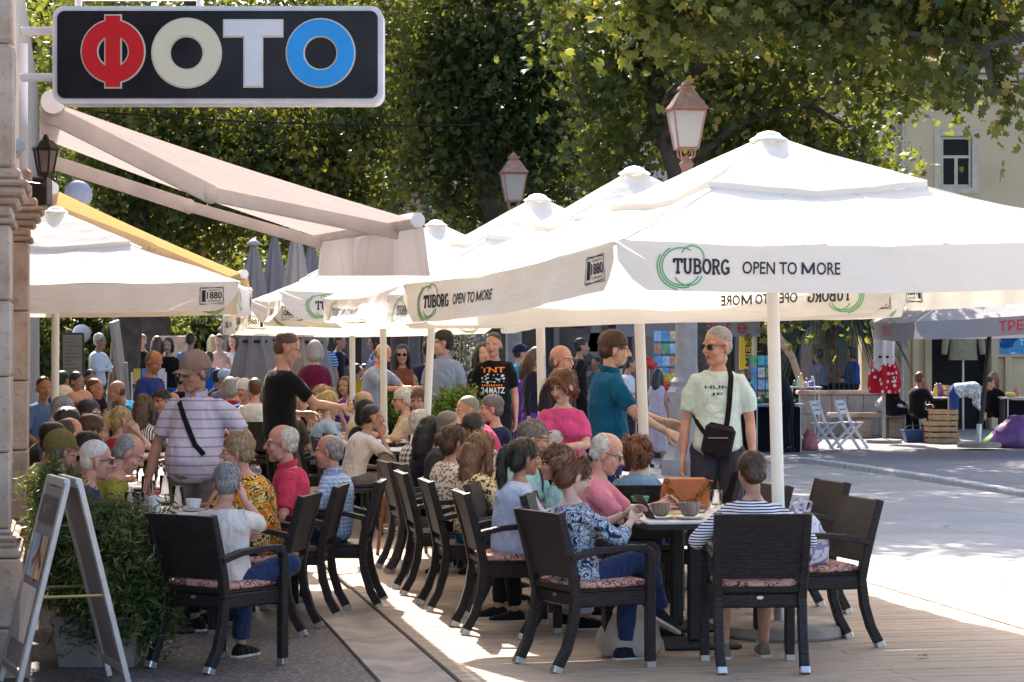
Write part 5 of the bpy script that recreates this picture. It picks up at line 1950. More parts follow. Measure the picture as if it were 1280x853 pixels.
            if kind == 'pony':
                hb.tube([(0, -.09, .07), (0, -.135, .075), (0, -.165, .03), (.0, -.165, -.08), (0, -.15, -.20), (0, -.135, -.27)], [.03, .026, .036, .036, .026, .008], 10)
            if kind == 'bun':
                hb.ell((0, -.125, .05), (.040, .034, .040), 12, 8)
            if kind == 'fringe':
                hb.tube([(0, -.09, .07), (0, -.14, .07), (0, -.17, .02), (0, -.16, -.07), (0, -.15, -.12)], [.03, .028, .036, .034, .012], 10)
                for s, e in ((-1, .10), (1, .10)):
                    hb.tube([(s * .03, .078, .105), (s * .055, .084, .06), (s * .072, .062, .0), (s * .076, .045, -.05)], [.020, .015, .010, .004], 8)
                hb.ell((0, .070, .095), (.05, .026, .020), 10, 8)
            if kind == 'curly':
                q = random.Random(rs)
                for _ in range(70):
                    u = Vector((q.gauss(0, 1), q.gauss(0, 1), q.gauss(0, 1))).normalized()
                    if u.y > .5 and u.z < .35: continue
                    hb.ell(Vector((0, -.035, .035)) + Vector((u.x * .098, u.y * .098, u.z * .105)), (.03, .03, .03), 7, 5)
        for k in range(len(hb.v)):
            hb.v[k] = tuple(HRI @ Vector(hb.v[k]))
        longish = kind in ('long', 'bob', 'pony', 'fringe')
        def post_hair(o):
            wrinkle(o, .0008 if kind == 'crop' else (.0030 if not longish else .0042), rs + 9, 2.4, (1, 1, .25))
            if far: return
            me = o.data
            V, N = arrays(me)
            q = np.random.default_rng(rs)
            ns = (2600 if d < 17.5 else 1100) if kind not in ('crop', 'bald', 'thin') else (1800 if d < 17.5 else 700)
            idx = q.integers(0, len(V), ns)
            p, nrm = V[idx], N[idx]
            crown = np.array(HRI @ Vector((0, -.045, .155)))
            fl = p - crown
            if longish or kind == 'bun':
                dn = np.array(HRI.to_3x3() @ Vector((0, -.5, -1)))
                fl = fl / np.linalg.norm(fl, axis=1)[:, None] * .5 + dn
            fl = fl + q.normal(0, .25, fl.shape) * np.linalg.norm(fl, axis=1)[:, None] * (1.5 if kind == 'curly' else (.8 if kind == 'short' else .5))
            fl -= nrm * (fl * nrm).sum(1)[:, None]
            fl /= (np.linalg.norm(fl, axis=1)[:, None] + 1e-6)
            L = (.036 if kind in ('short', 'crop', 'neat', 'bald', 'thin') else .055) * q.uniform(.5, 1.2, ns)
            if kind in ('bald', 'thin'): L *= .6
            if kind == 'crop': L *= .3; lift_k = .3
            else: lift_k = 1.0
            sdv = np.cross(nrm, fl)
            w = .0024 * q.uniform(.5, 1.5, ns)
            lift = q.uniform(.0, .20, ns) * lift_k
            a_ = p - nrm * .002
            b_ = p + fl * (L * .55)[:, None] + nrm * (L * lift)[:, None]
            c_ = p + fl * L[:, None] + nrm * (L * lift * .7 - .002)[:, None]
            S = sdv * w[:, None]
            VV = np.stack([a_ - S, a_ + S, b_ + S, b_ - S, c_ + S * .25, c_ - S * .25], 1).reshape(-1, 3)
            o6 = np.arange(ns)[:, None] * 6
            FF = np.concatenate([o6 + np.array([[0, 1, 2, 3]]), o6 + np.array([[3, 2, 4, 5]])])
            mi_ = np.tile(q.choice(3, ns, p=[.4, .3, .3]), 2)
            so = np_mesh('strands', VV, FF, [hairmat(hair[1]), hairmat(hair[1], 1.35), hairmat(hair[1], .65)], o, mi=mi_, smooth=True)
            so['kind'] = 'stuff'
        hvox = .009 if not mid else (.012 if not far else .02)
        job(hb, 'hair', hairmat(hair[1]), root, hvox, 2, post_hair)
    # ---------------- eyewear, caps, beard
    if glasses and d < 30:
        gm = mat('glasses_black', (.012, .012, .014), .25, .1) if glasses != 'gold' else mat('glasses_metal', (.35, .30, .26), .3, .1, metal=.7)
        gb = MB()
        up_ = (.0, .0) if glasses != 'head' else (.115, -.045)
        for s in (-1, 1):
            ring_ = [Vector((s * .033 + .024 * math.cos(2 * pi * j / 14), .0965 - .006 * abs(math.cos(2 * pi * j / 14)), .010 + .018 * math.sin(2 * pi * j / 14))) for j in range(15)]
            gb.tube(ring_, .0022, 5)
            gb.tube([(s * .056, .092, .016), (s * .078, .05, .018), (s * .084, -.005, .016), (s * .082, -.02, .0)], .0022, 5)
        gb.tube([(-.010, .1, .014), (0, .104, .017), (.010, .1, .014)], .0022, 5)
        lens = MB()
        for s in (-1, 1):
            lens.lathe([(.0225, -.001), (.0225, .001)], n=14).v
        T = Matrix.Identity(4)
        if glasses == 'head':
            T = Matrix.Translation((0, -.028, .098)) @ Matrix.Rotation(R(48), 4, 'X') @ Matrix.Diagonal((1.05, 1, 1, 1))
            T = Matrix.Translation((0, -.020, .075)) @ Matrix.Rotation(R(38), 4, 'X')
        gb.xf(HM @ T)
        go = gb.build('glasses', gm, root, True)
        lb_ = MB()
        for s in (-1, 1):
            q = MB().lathe([(.0215, -.0008), (.0215, .0008)], n=14)
            q.xf(Matrix.Translation((s * .033, .0955, .010)) @ Matrix.Rotation(R(90), 4, 'X') @ Matrix.Diagonal((1.05, .82, 1, 1)))
            q.xf(HM @ T)
            if glasses in ('sun', 'head'):
                q.build('lens', mat('sunglass_lens', (.012, .010, .010), .08, .1), go)
            else:
                q.build('lens', mat('clear_lens', (.55, .5, .48), .05, .05, transl=.0) if False else GLASSM, go)
    if cap:
        cm = as_mat(cap[0])
        cb = MB()
        rings = []
        for k in range(8):
            th = R(2 + 84 * k / 7)
            rad, z = math.sin(th), math.cos(th)
            rings.append([Vector((.094 * rad * math.cos(2 * pi * j / 20), -.014 + .113 * rad * math.sin(2 * pi * j / 20), .046 + .112 * z)) for j in range(20)])
        rings.append([p + Vector((0, 0, -.022)) for p in rings[-1]])
        cb.loft(list(reversed(rings)))
        cb.xf(HM @ Matrix.Rotation(R(4), 4, 'X'))
        co = cb.build('cap', cm, root, True)
        if cap[1]:
            bb_ = MB()
            rows = []
            for k in range(5):
                t = k / 4
                rows.append([Vector((x * (1 - .18 * t * t), .088 - .02 * abs(x / .08) ** 2 + cap[1] * t * math.sqrt(max(.05, 1 - (x / .088) ** 2)), .044 - .018 * t - .020 * (x / .08) ** 2)) for x in np.linspace(-.082, .082, 13)])
            lo = [[p + Vector((0, 0, -.004)) for p in r_] for r_ in rows]
            for rws in (rows, lo):
                bb_.add([p for r_ in rws for p in r_], [(k * 13 + j, k * 13 + j + 1, (k + 1) * 13 + j + 1, (k + 1) * 13 + j) for k in range(4) for j in range(12)])
            bb_.xf(HM @ Matrix.Rotation(R(4), 4, 'X'))
            bb_.build('brim', cm, co, True)
    if beard:
        bd = MB()
        bd.ell((0, .060, -.087), (.029, .031, .030), 12, 8)
        bd.ell((0, .089, -.039), (.025, .010, .004), 10, 6)
        for s in ((-1, 1) if beard != 'dark' else ()):
            bd.ell((s * .043, .030, -.060), (.017, .034, .032), 8, 6)
        bd.xf(HM)
        job(bd, 'beard', hairmat(beard), root, .0065, 1, lambda o: wrinkle(o, .001, 3, 3))
    if chair:
        hip_w = Vector((rx, ryy, 0)) + ry @ Vector((0, .02 + chair_back, 0))
        place_chair(chair, hip_w.x, hip_w.y, chair_face if chair_face is not None else face, 'under the ' + (who or 'guest'))
    if key: PEOPLE[key] = P
    return P
n_ = NT('clear_glass')
gls = n_.n('BsdfGlass'); gls.inputs['Roughness'].default_value = 0.0; gls.inputs['IOR'].default_value = 1.06; gls.inputs['Color'].default_value = (.92, .93, .93, 1)
n_.l(gls.outputs[0], n_.out.inputs['Surface'])
GLASSM = n_.m
run_jobs()
for o in HEADS_O.values():
    COL.objects.unlink(o)

# ---- things drawn on or worn over the clothes, laid on the cloth surface
def surf(o):
    me = o.data
    return BVHTree.FromPolygons([v.co for v in me.vertices], [tuple(p.vertices) for p in me.polygons])
def strap(name, m, pts, w=.035, th=.006, parent_name=None):
    """pts: (t, side -1..1, front/back sign) along the torso; cast onto the cloth"""
    def fn(o, P):
        bv = surf(o)
        out = []
        for t, x, s in pts:
            c = P['tor'](t)
            src = c + Vector((x, 0, 0)) + P['fw'] * s * .6
            hit = bv.ray_cast(src, -P['fw'] * s)
            if hit[0] is not None:
                out.append((hit[0] + hit[1] * .006, hit[1]))
            else:
                out.append((c + Vector((x, 0, 0)), P['up']))
        b = MB()
        rings = []
        for i, (p, nrm) in enumerate(out):
            a = out[max(0, i - 1)][0]; c = out[min(len(out) - 1, i + 1)][0]
            t = (c - a).normalized()
            sd = t.cross(nrm).normalized()
            rings.append([p + sd * (-w / 2) , p + sd * (w / 2), p + sd * (w / 2) + nrm * th, p + sd * (-w / 2) + nrm * th])
        b.loft(rings)
        b.build(name, m, P['root'], True)
    return fn
def decal(name, flat, mats_, t, sidex=0.0, sgn=1):
    """flat art (metres, centred) laid on the chest (sgn 1) or back (sgn -1)"""
    def fn(o, P):
        bv = surf(o)
        c = P['tor'](t)
        def mp(x, y):
            src = c + Vector((sidex + (-x if sgn > 0 else x), 0, 0)) + P['up'] * y + P['fw'] * sgn * .6
            hit = bv.ray_cast(src, -P['fw'] * sgn)
            return (hit[0] + hit[1] * .004) if hit[0] is not None else src
        fo = flat.to(name, mats_, mp, P['root'])
    return fn
# ================================================================== WHO IS WHERE
M_FLORAL = blotches('floral_blouse', ['#241f33', '#3c3550', '#1f6e8c', '#cbbfc4', '#2b2440', '#8fb8c4', '#d8cdcf', '#3a3048'], 15, 2.0)
M_ORANGE = blotches('orange_print', ['#e88a1a', '#f0a320', '#1f2220', '#e9c27a', '#4b5a2a', '#d96a12', '#efb14a', '#2a2a2a'], 9, 1.6)
M_LEOP = leopard('leopard_print', '#e2cfa6', '#8a5a2c', '#1f1712', 40)
M_LEOP2 = leopard('pale_leopard_print', '#ded0bf', '#b09a84', '#4a3f38', 46)
M_STRIPEW = stripes('navy_white_stripes', '#e6e0e2', '#2c2f4a', 62, .45, 2, .012)
M_STRIPEP = stripes('thin_striped_polo', '#c6bccb', '#8d879c', 17, .16, 2)
M_NAVYSTR = stripes('navy_tracksuit', '#222a5a', '#222a5a', 10, .5)
M_PLAIDB = plaid('blue_check', '#7f9cc6', '#c3d2e8', 34, .35)
M_PLAIDK = plaid('black_white_check', '#d8d2d2', '#241f24', 22, .45)
M_STRB = stripes('blue_striped_tee', '#3b5f9a', '#b8c6de', 24, .4)
M_STRV = stripes('vertical_stripe_top', '#d8cfc8', '#4a4048', 55, .5, 0)
M_PATT = blotches('patterned_top', ['#34405e', '#c9c4cf', '#7f88a6', '#e6e0dc'], 14, 1)
M_WHITE, M_BLACK = '#ddd6d2', '#19171a'
JEANS, DENIM = '#27365c', '#5f7fa0'
BLK = '#17161a'

def S(label, px, py, d, face, who, **kw):
    kw.setdefault('chair', None)
    return person(label, px, py, d, face, 'sit', who=who, **kw)
def T(label, px, py, d, face, **kw):
    kw.setdefault('arms', ('side', 'side'))
    return person(label, px, py, d, face, kw.pop('pose', 'stand'), **kw)

# ---- right row, near table
S('woman in dark floral blouse and jeans looking at her phone', 718, 570, 12.7, 26, 'woman in the floral blouse', sex='f', skin_t='l', hair=('bun', 'auburn'), top=(M_FLORAL, '3', -.22), bottom=(JEANS, 'l'), shoes='#20222e',
  lean=-4, legs='cross', arms=((-.05, .36, .88), (.08, .33, .85)), chair='wicker', chair_face=27, chair_back=.08, glasses='head', hpitch=22, hyaw=-4, bulk=1.12, key='floral')
S('woman with cropped brown hair in a navy striped top seen from behind', 940, 566, 12.75, 92, 'woman in the striped top', sex='f', skin_t='t', hair=('short', 'brown'), top=(M_STRIPEW, '3', -.22), bottom=('#5a6a8a', 's'), shoes='#6f6357',
  lean=6, arms=((-.28, .22, .72), (.28, .22, .72)), chair='wicker', chair_face=93, hyaw=8, hpitch=10, bulk=1.12, key='stripe')
S('woman with dark ponytail and pale blue shirt behind the floral blouse', 656, 550, 14.35, 14, 'woman with the dark ponytail', sex='f', skin_t='t', hair=('pony', 'dark'), top=('#b4c0dc', 'l', -.3), bottom=('#c3cbe2', 'l'), arms=('table', 'table'), chair='wicker', chair_face=10, lean=7, hyaw=8, bulk=1.05)
S('woman in leopard print top with straight light brown hair', 603, 542, 15.6, 34, 'woman in leopard print', sex='f', skin_t='m', hair=('long', 'lbrown'), top=(M_LEOP, '3'), bottom=('#1797a8', 'l'), arms=('ear', 'lap'), chair='wicker', chair_face=10, lean=6)
S('woman with pinned brown hair in a pale spotted blouse', 568, 533, 16.6, 30, 'woman in the pale spotted blouse', sex='f', skin_t='m', hair=('bun', 'brown'), top=(M_LEOP2, '3'), bottom=(BLK, 'l'), arms=('table', 'lap'), chair='wicker', chair_face=10, lean=6, glasses='head')
S('man with grey buzz cut in a charcoal shirt', 562, 517, 17.9, 15, 'man with the grey buzz cut', skin_t='r', hair=('crop', 'salt'), top=('#3a3940', 's'), bottom=(BLK, 'l'), arms=('table', 'table'), chair='grey')
S('woman with long straight black hair seen from behind', 540, 521, 18.2, 40, 'woman with long black hair', sex='f', skin_t='m', hair=('long', 'black'), top=('#2a2630', 's'), bottom=(BLK, 'l'), arms=('table', 'lap'), chair='grey', chair_face=12)
S('white haired man in a black and white checked shirt', 527, 516, 19.4, 30, 'man in the checked shirt', skin_t='r', hair=('neat', 'white'), top=(M_PLAIDK, 's'), bottom=('#3a3a44', 'l'), arms=('table', 'table'), chair='cane')
S('elderly man in pink shirt and glasses stirring at the table', 758, 545, 14.0, 352, 'elderly man in the pink shirt', skin_t='r', hair=('thin', 'white'), top=('#d3808f', 's'), bottom=('#4a4650', 'l'), lean=14, hpitch=18, arms=((-.06, .50, .82), (.10, .48, .80)), chair='wicker', glasses='clear', belly=.03, extra=(), key='pinkman')
S('bearded man in glasses and an aqua shirt with a dark lanyard', 668, 529, 15.2, 352, 'man in the aqua shirt', skin_t='r', hair=('short', 'salt'), top=('#9cc9d2', 's'), bottom=('#454a5c', 'l'), arms=('table', 'table'), chair='grey', glasses='gold', beard='salt', extra=(strap('lanyard', fabric('#1f2440'), [(.98, .05, 1), (.8, .03, 1), (.6, 0, 1)], .02),))
S('woman with short brown curls half hidden by the ponytail', 692, 561, 14.9, 190, 'woman with short brown curls', sex='f', skin_t='m', hair=('curly', 'brown'), top=('#8ab4c0', 's'), bottom=(BLK, 'l'), arms=('lap', 'lap'))
S('woman with brown curls and a denim jacket, back turned', 794, 547, 15.4, 95, 'woman in the denim jacket', sex='f', skin_t='m', hair=('curly', 'auburn'), top=(DENIM, 'l'), bottom=(JEANS, 'l'), arms=('table', 'table'), chair='wicker', lean=14, bulk=1.1)
S('dark haired man in a white shirt looking down', 592, 519, 18.2, 245, 'man in the white shirt looking down', skin_t='m', hair=('short', 'dark'), top=('#ddd5cd', 's'), bottom=(BLK, 'l'), arms=('table', 'table'), hpitch=35, chair='grey')
S('bald man in a raspberry shirt leaning to the table', 584, 497, 20.8, 200, 'bald man in the raspberry shirt', skin_t='t', hair=('crop', 'salt'), top=('#b03a60', 's'), bottom=('#2b2b33', 'l'), lean=28, arms=('table', 'table'), chair='grey')
S('grey haired man in a navy polo, seen in profile', 614, 496, 21.6, 185, 'grey haired man in navy', skin_t='r', hair=('short', 'salt'), top=('#1d2238', 's'), bottom=('#2b2b33', 'l'), arms=('table', 'lap'), chair='grey')

# ---- standing figures round the right row
flt = Flat(); flt.text('HUN', .0, .045, w=.16, h=.022, bold=.015, center=True); flt.text('JE', -.0, .0, w=.08, h=.022, bold=.015, center=True)
fl2 = Flat(); fl2.disc(-.02, -.065, .05, .030, 0); fl2.disc(.03, -.115, .045, .018, 0)
def slingbag(o, P):
    c = P['tor'](.10) + P['fw'] * .155 + Vector((-.01, 0, 0))
    b = MB().bbox((0, 0, 0), (.20, .07, .22), .03, 0, Euler((0, R(-12), 0)).to_matrix()); b.v = [tuple(Vector(p) + c) for p in b.v]
    bo = b.build('sling_bag', fabric('#241c20'), P['root'], True)
    MB().bbox(c + Vector((0, .04, .02)), (.13, .006, .006), .002).build('zip', M_CHROME, bo)
T('tall man in pale mint T-shirt, sunglasses and sling bag standing by the deck', 897, 415, 16.6, 262, skin_t='r', hair=('crop', 'grey'), top=('#cad9d3', 's', -.12), bottom=('#3f3c46', 'l'), shoes='#222026', hyaw=-48, hpitch=4, glasses='sun', arms=('side', 'side'), bulk=1.0, belly=.012,
  extra=(strap('bag_strap', fabric('#1a1618'), [(1.0, -.075, 1), (.92, -.085, 1), (.75, -.082, 1), (.55, -.075, 1), (.35, -.065, 1), (.22, -.055, 1)], .035),
         strap('bag_strap', fabric('#1a1618'), [(.40, .155, 1), (.32, .125, 1), (.22, .085, 1), (.14, .045, 1)], .03),
         decal('shirt_print', flt, [mat('print_dark', (.03, .035, .05), .7)], .68), decal('shirt_print', fl2, [mat('print_white', (.70, .74, .72), .7)], .66), slingbag))
T('dark haired man with goatee in a petrol blue polo, in profile', 768, 420, 17.2, 5, skin_t='l', hair=('short', 'brown'), top=('#11567c', 's', -.08), bottom=('#2c3f74', 'l'), beard='dark', collar='#11567c', hpitch=6, arms=((-.16, .42, 1.10), (.20, .38, 1.04)), belly=.015)
fl3 = Flat(); fl3.disc(0, .03, .075, .05, 0); fl3.disc(-.01, -.05, .045, .06, 0); fl3.stroke(arc(0, .03, .06, .035, 0, 360, 20), .008, 1); fl3.stroke(arc(-.01, -.05, .03, .042, 0, 360, 16), .007, 1); fl3.rect(-.05, -.13, .05, -.115, 1)
T('woman with auburn fringe in a bright pink printed T-shirt', 702, 468, 16.0, 252, sex='f', skin_t='l', hair=('fringe', 'auburn'), top=('#cf4f86', 's'), bottom=(BLK, 'l'), hyaw=-14, hpitch=18, arms=('hold', 'hold'), bulk=1.15, extra=(decal('shirt_print', fl3, [mat('print_cream', (.66, .62, .58), .7), mat('print_black', (.03, .025, .03), .7)], .52, .03),))
T('laughing bald man in a dark patterned shirt', 702, 437, 19.6, 325, skin_t='r', hair=('bald', 'salt'), top=('#26242e', 's'), bottom=(BLK, 'l'))
T('young man in black T-shirt walking behind the mural', 727, 424, 36, 10, skin_t='t', hair=('short', 'dark'), top=(BLK, 's'), bottom=(BLK, 'l'), pose='walk', arms=('swing', 'back'))
fl4 = Flat(); fl4.text('TNT', 0, .075, w=.24, h=.055, bold=.03, mi=0, center=True)
q_ = random.Random(4)
for i in range(26): fl4.disc(q_.uniform(-.11, .11), q_.uniform(-.035, .06), q_.uniform(.006, .018), q_.uniform(.005, .012), q_.choice((1, 1, 2)))
for i in range(9): fl4.rect(-.11 + i * .024, -.062, -.094 + i * .024, -.046, 0)
fl4.text('24', -.115, -.135, w=.075, h=.062, bold=.02, mi=1); fl4.text('MATZ', -.03, -.135, w=.15, h=.062, bold=.02, mi=1)
T('man in black T-shirt with orange and white band print', 617, 420, 26, 262, skin_t='r', hair=('crop', 'dark'), top=(BLK, 's', -.14), bottom=('#26232a', 'l'), hyaw=-10, arms=('side', 'side'), belly=.02, bulk=1.05,
  extra=(decal('shirt_print', fl4, [mat('print_orange', (.75, .22, .03), .7), mat('print_offwhite', (.66, .64, .64), .7), mat('print_slate', (.12, .16, .24), .7)], .62),))
T('person in a long black headscarf behind the band T-shirt man', 603, 432, 28, 300, sex='f', skin_t='m', hair=('long', 'black'), top=(BLK, 'l'), bottom=(BLK, 'k'))
T('man in pale blue polo and grey trousers glancing aside', 553, 417, 26, 250, skin_t='l', hair=('short', 'dark'), top=('#8f9cba', 's', -.10), bottom=('#55504e', 'l'), hyaw=-60, collar='#8f9cba', arms=('side', 'side'))
T('man in navy standing behind the pale blue polo', 536, 428, 30, 95, skin_t='t', hair=('short', 'dark'), top=('#20243a', 's'), bottom=('#2a3960', 'l'))
T('woman in purple dress holding an ice cream cone', 671, 438, 28, 330, sex='f', skin_t='m', hair=('long', 'brown'), top=('#241e2a', 'l'), bottom=('#5a3590', 'k'), hpitch=12, arms=((-.06, .20, 1.28), 'side'), key='icecream')
T('person in violet shawl beside the grey lamp post', 659, 450, 28.6, 100, sex='f', skin_t='m', hair=('long', 'brown'), top=('#6a3fa0', 'l', -.3), bottom=('#5a3590', 'k'))
T('stroller in teal jacket and navy cap behind the lamp post', 651, 432, 34, 20, skin_t='m', hair=('short', 'dark'), cap=('#1c2340', .05), top=('#138a9c', 'l'), bottom=(BLK, 'l'))
T('man in grey blue shirt bending towards the seated cap wearer', 478, 433, 27.5, 330, skin_t='r', hair=('bald', 'salt'), top=('#8795b2', 's'), bottom=('#5a6578', 'l'), lean=14, hpitch=26, arms=('out', 'out'), belly=.03)
T('woman in sunglasses and brown top with long dark hair', 503, 434, 29, 268, sex='f', skin_t='t', hair=('long', 'dark'), top=('#7a4630', 'n'), bottom=(BLK, 'l'), glasses='sun')
T('waiter in black T-shirt carrying a glass', 358, 417, 19.2, 22, skin_t='m', hair=('crop', 'brown'), top=(BLK, 's', -.16), bottom=(BLK, 'l'), hyaw=-8, hpitch=20, arms=((-.14, .22, 1.10), (.12, .44, 1.16)), key='waiter')
T('heavy man in taupe cap and pale striped polo standing over the table', 243, 443, 15.0, 252, skin_t='t', hair=('bald', 'salt'), cap=('#8a7268', .075), top=(M_STRIPEP, 's', -.20), bottom=('#7a7068', 'l'), hyaw=-28, hpitch=10, glasses='gold', collar='#a9b0cc', belly=.06, bulk=1.12, arms=((-.30, .05, .95), (.29, .13, .90)),
  extra=(strap('bag_strap', fabric('#1d1a20'), [(1.0, .07, 1), (.93, .075, 1), (.75, .03, 1), (.55, -.03, 1), (.40, -.08, 1), (.28, -.13, 1)], .034),))

# ---- left row
S('grey haired man in cream shirt with crossed leg, back turned', 284, 578, 12.95, 62, 'man in the cream shirt', skin_t='r', hair=('short', 'grey'), top=('#d8ccc4', 's', -.2), bottom=('#2e3958', 'l'), shoes='#1a181a', chair='wicker', chair_face=53, lean=4, hyaw=28, hpitch=8, arms=('table', 'ear'), legs='ankle', bulk=1.1, belly=.02)
S('short haired blonde woman in an orange and black printed top', 297, 538, 14.5, 160, 'woman in the orange print', sex='f', skin_t='r', hair=('short', 'sand'), top=(M_ORANGE, 's', -.1), bottom=(BLK, 'l'), chair='wicker', chair_face=172, lean=14, arms=('chin', 'table'), bulk=1.2, hyaw=16)
S('white haired man with glasses in a raspberry red shirt', 352, 530, 15.4, 186, 'man in the red shirt', skin_t='r', hair=('thin', 'white'), top=('#c23a58', 's', -.1), bottom=('#3b3b48', 'l'), chair='wicker', chair_face=176, lean=6, glasses='gold', arms=('lap', 'table'), collar='#c23a58')
S('man with short grey hair in a blue checked shirt', 411, 542, 15.9, 168, 'man in the blue checked shirt', skin_t='r', hair=('thin', 'grey'), top=(M_PLAIDB, 's', -.1), bottom=('#3b4358', 'l'), chair='wicker', chair_face=178, lean=2, arms=('lap', 'lap'), collar=M_PLAIDB, belly=.03)
fl5 = Flat()
S('balding man with sunglasses in a navy top with white sleeve stripes', 121, 548, 13.9, 18, 'man in the navy striped top', skin_t='r', hair=('crop', 'white'), top=('#222a58', 's'), bottom=(BLK, 'l'), lean=20, glasses='sun', arms=('table', 'table'), belly=.03, bulk=1.1,
  extra=(strap('white_stripe', fabric('#d8d8e0'), [(.93, .135, -1), (.8, .15, -1), (.62, .15, -1), (.45, .14, -1)], .012), strap('white_stripe', fabric('#d8d8e0'), [(.93, .105, -1), (.8, .12, -1), (.62, .12, -1), (.45, .11, -1)], .012)))
S('grey haired man in a mustard green shirt leaning over the drinks', 160, 540, 14.7, 10, 'man in the mustard shirt', skin_t='r', hair=('thin', 'grey'), top=('#8a8436', 's'), bottom=('#4a4a42', 'l'), lean=26, hpitch=26, arms=('table', 'table'))
S('man in olive cap and green T-shirt beside the wall', 78, 538, 14.9, 30, 'man in the olive cap', skin_t='r', hair=('bald', 'salt'), cap=('#6d6238', .03), top=('#0f8a52', 's'), bottom=('#3a3a3a', 'l'), arms=('table', 'lap'))
S('dark haired man between the olive cap and the bald man', 112, 540, 15.2, 25, 'man between the caps', skin_t='t', hair=('short', 'dark'), top=('#33303a', 's'), bottom=(BLK, 'l'), arms=('table', 'table'))
S('brown haired guest behind the navy striped man', 115, 518, 17.2, 30, 'guest', skin_t='t', hair=('short', 'brown'), top=('#4a3a3a', 's'), bottom=(BLK, 'l'), arms=('table', 'lap'))
S('guest with receding brown hair beside the wall', 88, 521, 16.8, 35, 'guest', skin_t='r', hair=('thin', 'brown'), top=('#5a5560', 's'), bottom=(BLK, 'l'))
S('dark haired guest close to the parasol pole', 68, 528, 16.4, 40, 'guest', skin_t='t', hair=('short', 'dark'), top=('#8a7a6a', 's'), bottom=(BLK, 'l'))
S('guest with rounded black hair behind the parasol pole', 86, 509, 18.4, 30, 'guest', skin_t='t', hair=('neat', 'black'), top=('#3a3440', 's'), bottom=(BLK, 'l'))
S('dark haired man in black framed glasses facing the tables', 112, 499, 20.0, 335, 'guest', skin_t='r', hair=('short', 'dark'), top=('#2d3350', 's'), bottom=(BLK, 'l'), glasses='sun', arms=('table', 'table'))
S('guest with full grey hair beside the parasol pole', 80, 495, 20.6, 40, 'guest', skin_t='r', hair=('short', 'grey'), top=('#6a6470', 's'), bottom=(BLK, 'l'))
S('guest with a bald tanned crown', 93, 489, 22.4, 50, 'guest', skin_t='t', hair=('bald', 'brown'), top=('#54606e', 's'), bottom=(BLK, 'l'))
S('guest with a shining bald crown and white fringe', 105, 485, 23.4, 40, 'guest', skin_t='r', hair=('bald', 'white'), top=('#7a6a70', 's'), bottom=(BLK, 'l'))
S('guest in a plain white cap among the wall tables', 81, 482, 24.6, 40, 'guest', skin_t='r', hair=('bald', 'white'), cap=('#d5cec8', .0), top=('#a9a2a6', 's'), bottom=(BLK, 'l'))
S('man in pale blue shirt sitting right by the wall', 55, 466, 26, 300, 'guest', skin_t='t', hair=('crop', 'dark'), top=('#5f83b8', 's'), bottom=(BLK, 'l'))
S('blonde woman with tied hair and a red top raising a glass', 153, 506, 21.0, 25, 'blonde woman in red', sex='f', skin_t='l', hair=('pony', 'blonde'), top=('#b51f28', 's'), bottom=(BLK, 'l'), arms=('table', 'mouth'))
S('woman with long dark brown hair in a striped top', 180, 491, 23.0, 75, 'woman in the vertically striped top', sex='f', skin_t='m', hair=('long', 'brown'), top=(M_STRV, 's'), bottom=(BLK, 'l'), arms=('table', 'table'), chair='wicker')
S('dark haired man tilting his head towards his companion', 203, 487, 24.4, 235, 'dark haired man', skin_t='t', hair=('short', 'black'), top=('#4b5a78', 's'), bottom=(BLK, 'l'), htilt=14, arms=('table', 'table'))
S('tanned bald guest behind the cap wearer', 216, 490, 25.6, 60, 'guest', skin_t='t', hair=('bald', 'brown'), top=('#5a4a48', 's'), bottom=(BLK, 'l'))
T('man in royal blue shirt standing among the terrace tables', 192, 440, 25.6, 330, skin_t='t', hair=('thin', 'salt'), top=('#2b3f8c', 's'), bottom=('#2a2d3a', 'l'), hpitch=22, lean=8)
S('broad man in navy T-shirt leaning over a far table', 119, 454, 29, 350, 'guest', skin_t='t', hair=('crop', 'brown'), top=('#22305e', 's'), bottom=(BLK, 'l'), lean=26, arms=('table', 'table'), bulk=1.25)
S('bald man in turquoise T-shirt bent forward', 146, 466, 30, 200, 'guest', skin_t='t', hair=('bald', 'brown'), top=('#1f8cb8', 's'), bottom=(BLK, 'l'), lean=34)
S('dark haired man in a pale shirt at a far table', 96, 454, 31, 330, 'guest', skin_t='t', hair=('short', 'dark'), top=('#a89c9c', 's'), bottom=(BLK, 'l'))
S('dark clothed guest in front of the menu board', 79, 449, 32, 60, 'guest', skin_t='t', hair=('short', 'dark'), top=('#262c48', 's'), bottom=(BLK, 'l'), bulk=1.15)
S('guest in the shade between menu board and easel', 113, 453, 34, 300, 'guest', skin_t='t', hair=('short', 'dark'), top=('#3a2a2c', 's'), bottom=(BLK, 'l'))

# ---- middle tables
S('young man in off white T-shirt resting chin on hand', 466, 507, 21.6, 18, 'man in the off white T-shirt', skin_t='t', hair=('crop', 'black'), top=('#cfc4bb', 's', -.12), bottom=('#6b645e', 's'), shoes='#cdc6bd', arms=('lap', 'chin'), chair='slat', chair_face=20, lean=20)
S('blonde woman with ponytail and sunglasses in pale blue', 412, 490, 23.6, 15, 'blonde woman in pale blue', sex='f', skin_t='l', hair=('pony', 'blonde'), top=('#9fb2c4', 's'), bottom=(BLK, 'l'), glasses='sun', arms=('mouth', 'table'), chair='wicker')
S('woman with short wavy blonde hair', 407, 484, 25.2, 20, 'woman with wavy blonde hair', sex='f', skin_t='l', hair=('curly', 'sand'), top=(M_PATT, 's'), bottom=(BLK, 'l'), arms=('table', 'table'))
S('woman with golden hair and dark hairband', 373, 491, 24.2, 30, 'woman with the hairband', sex='f', skin_t='m', hair=('bun', 'blonde'), top=('#463a36', 's'), bottom=(BLK, 'l'))
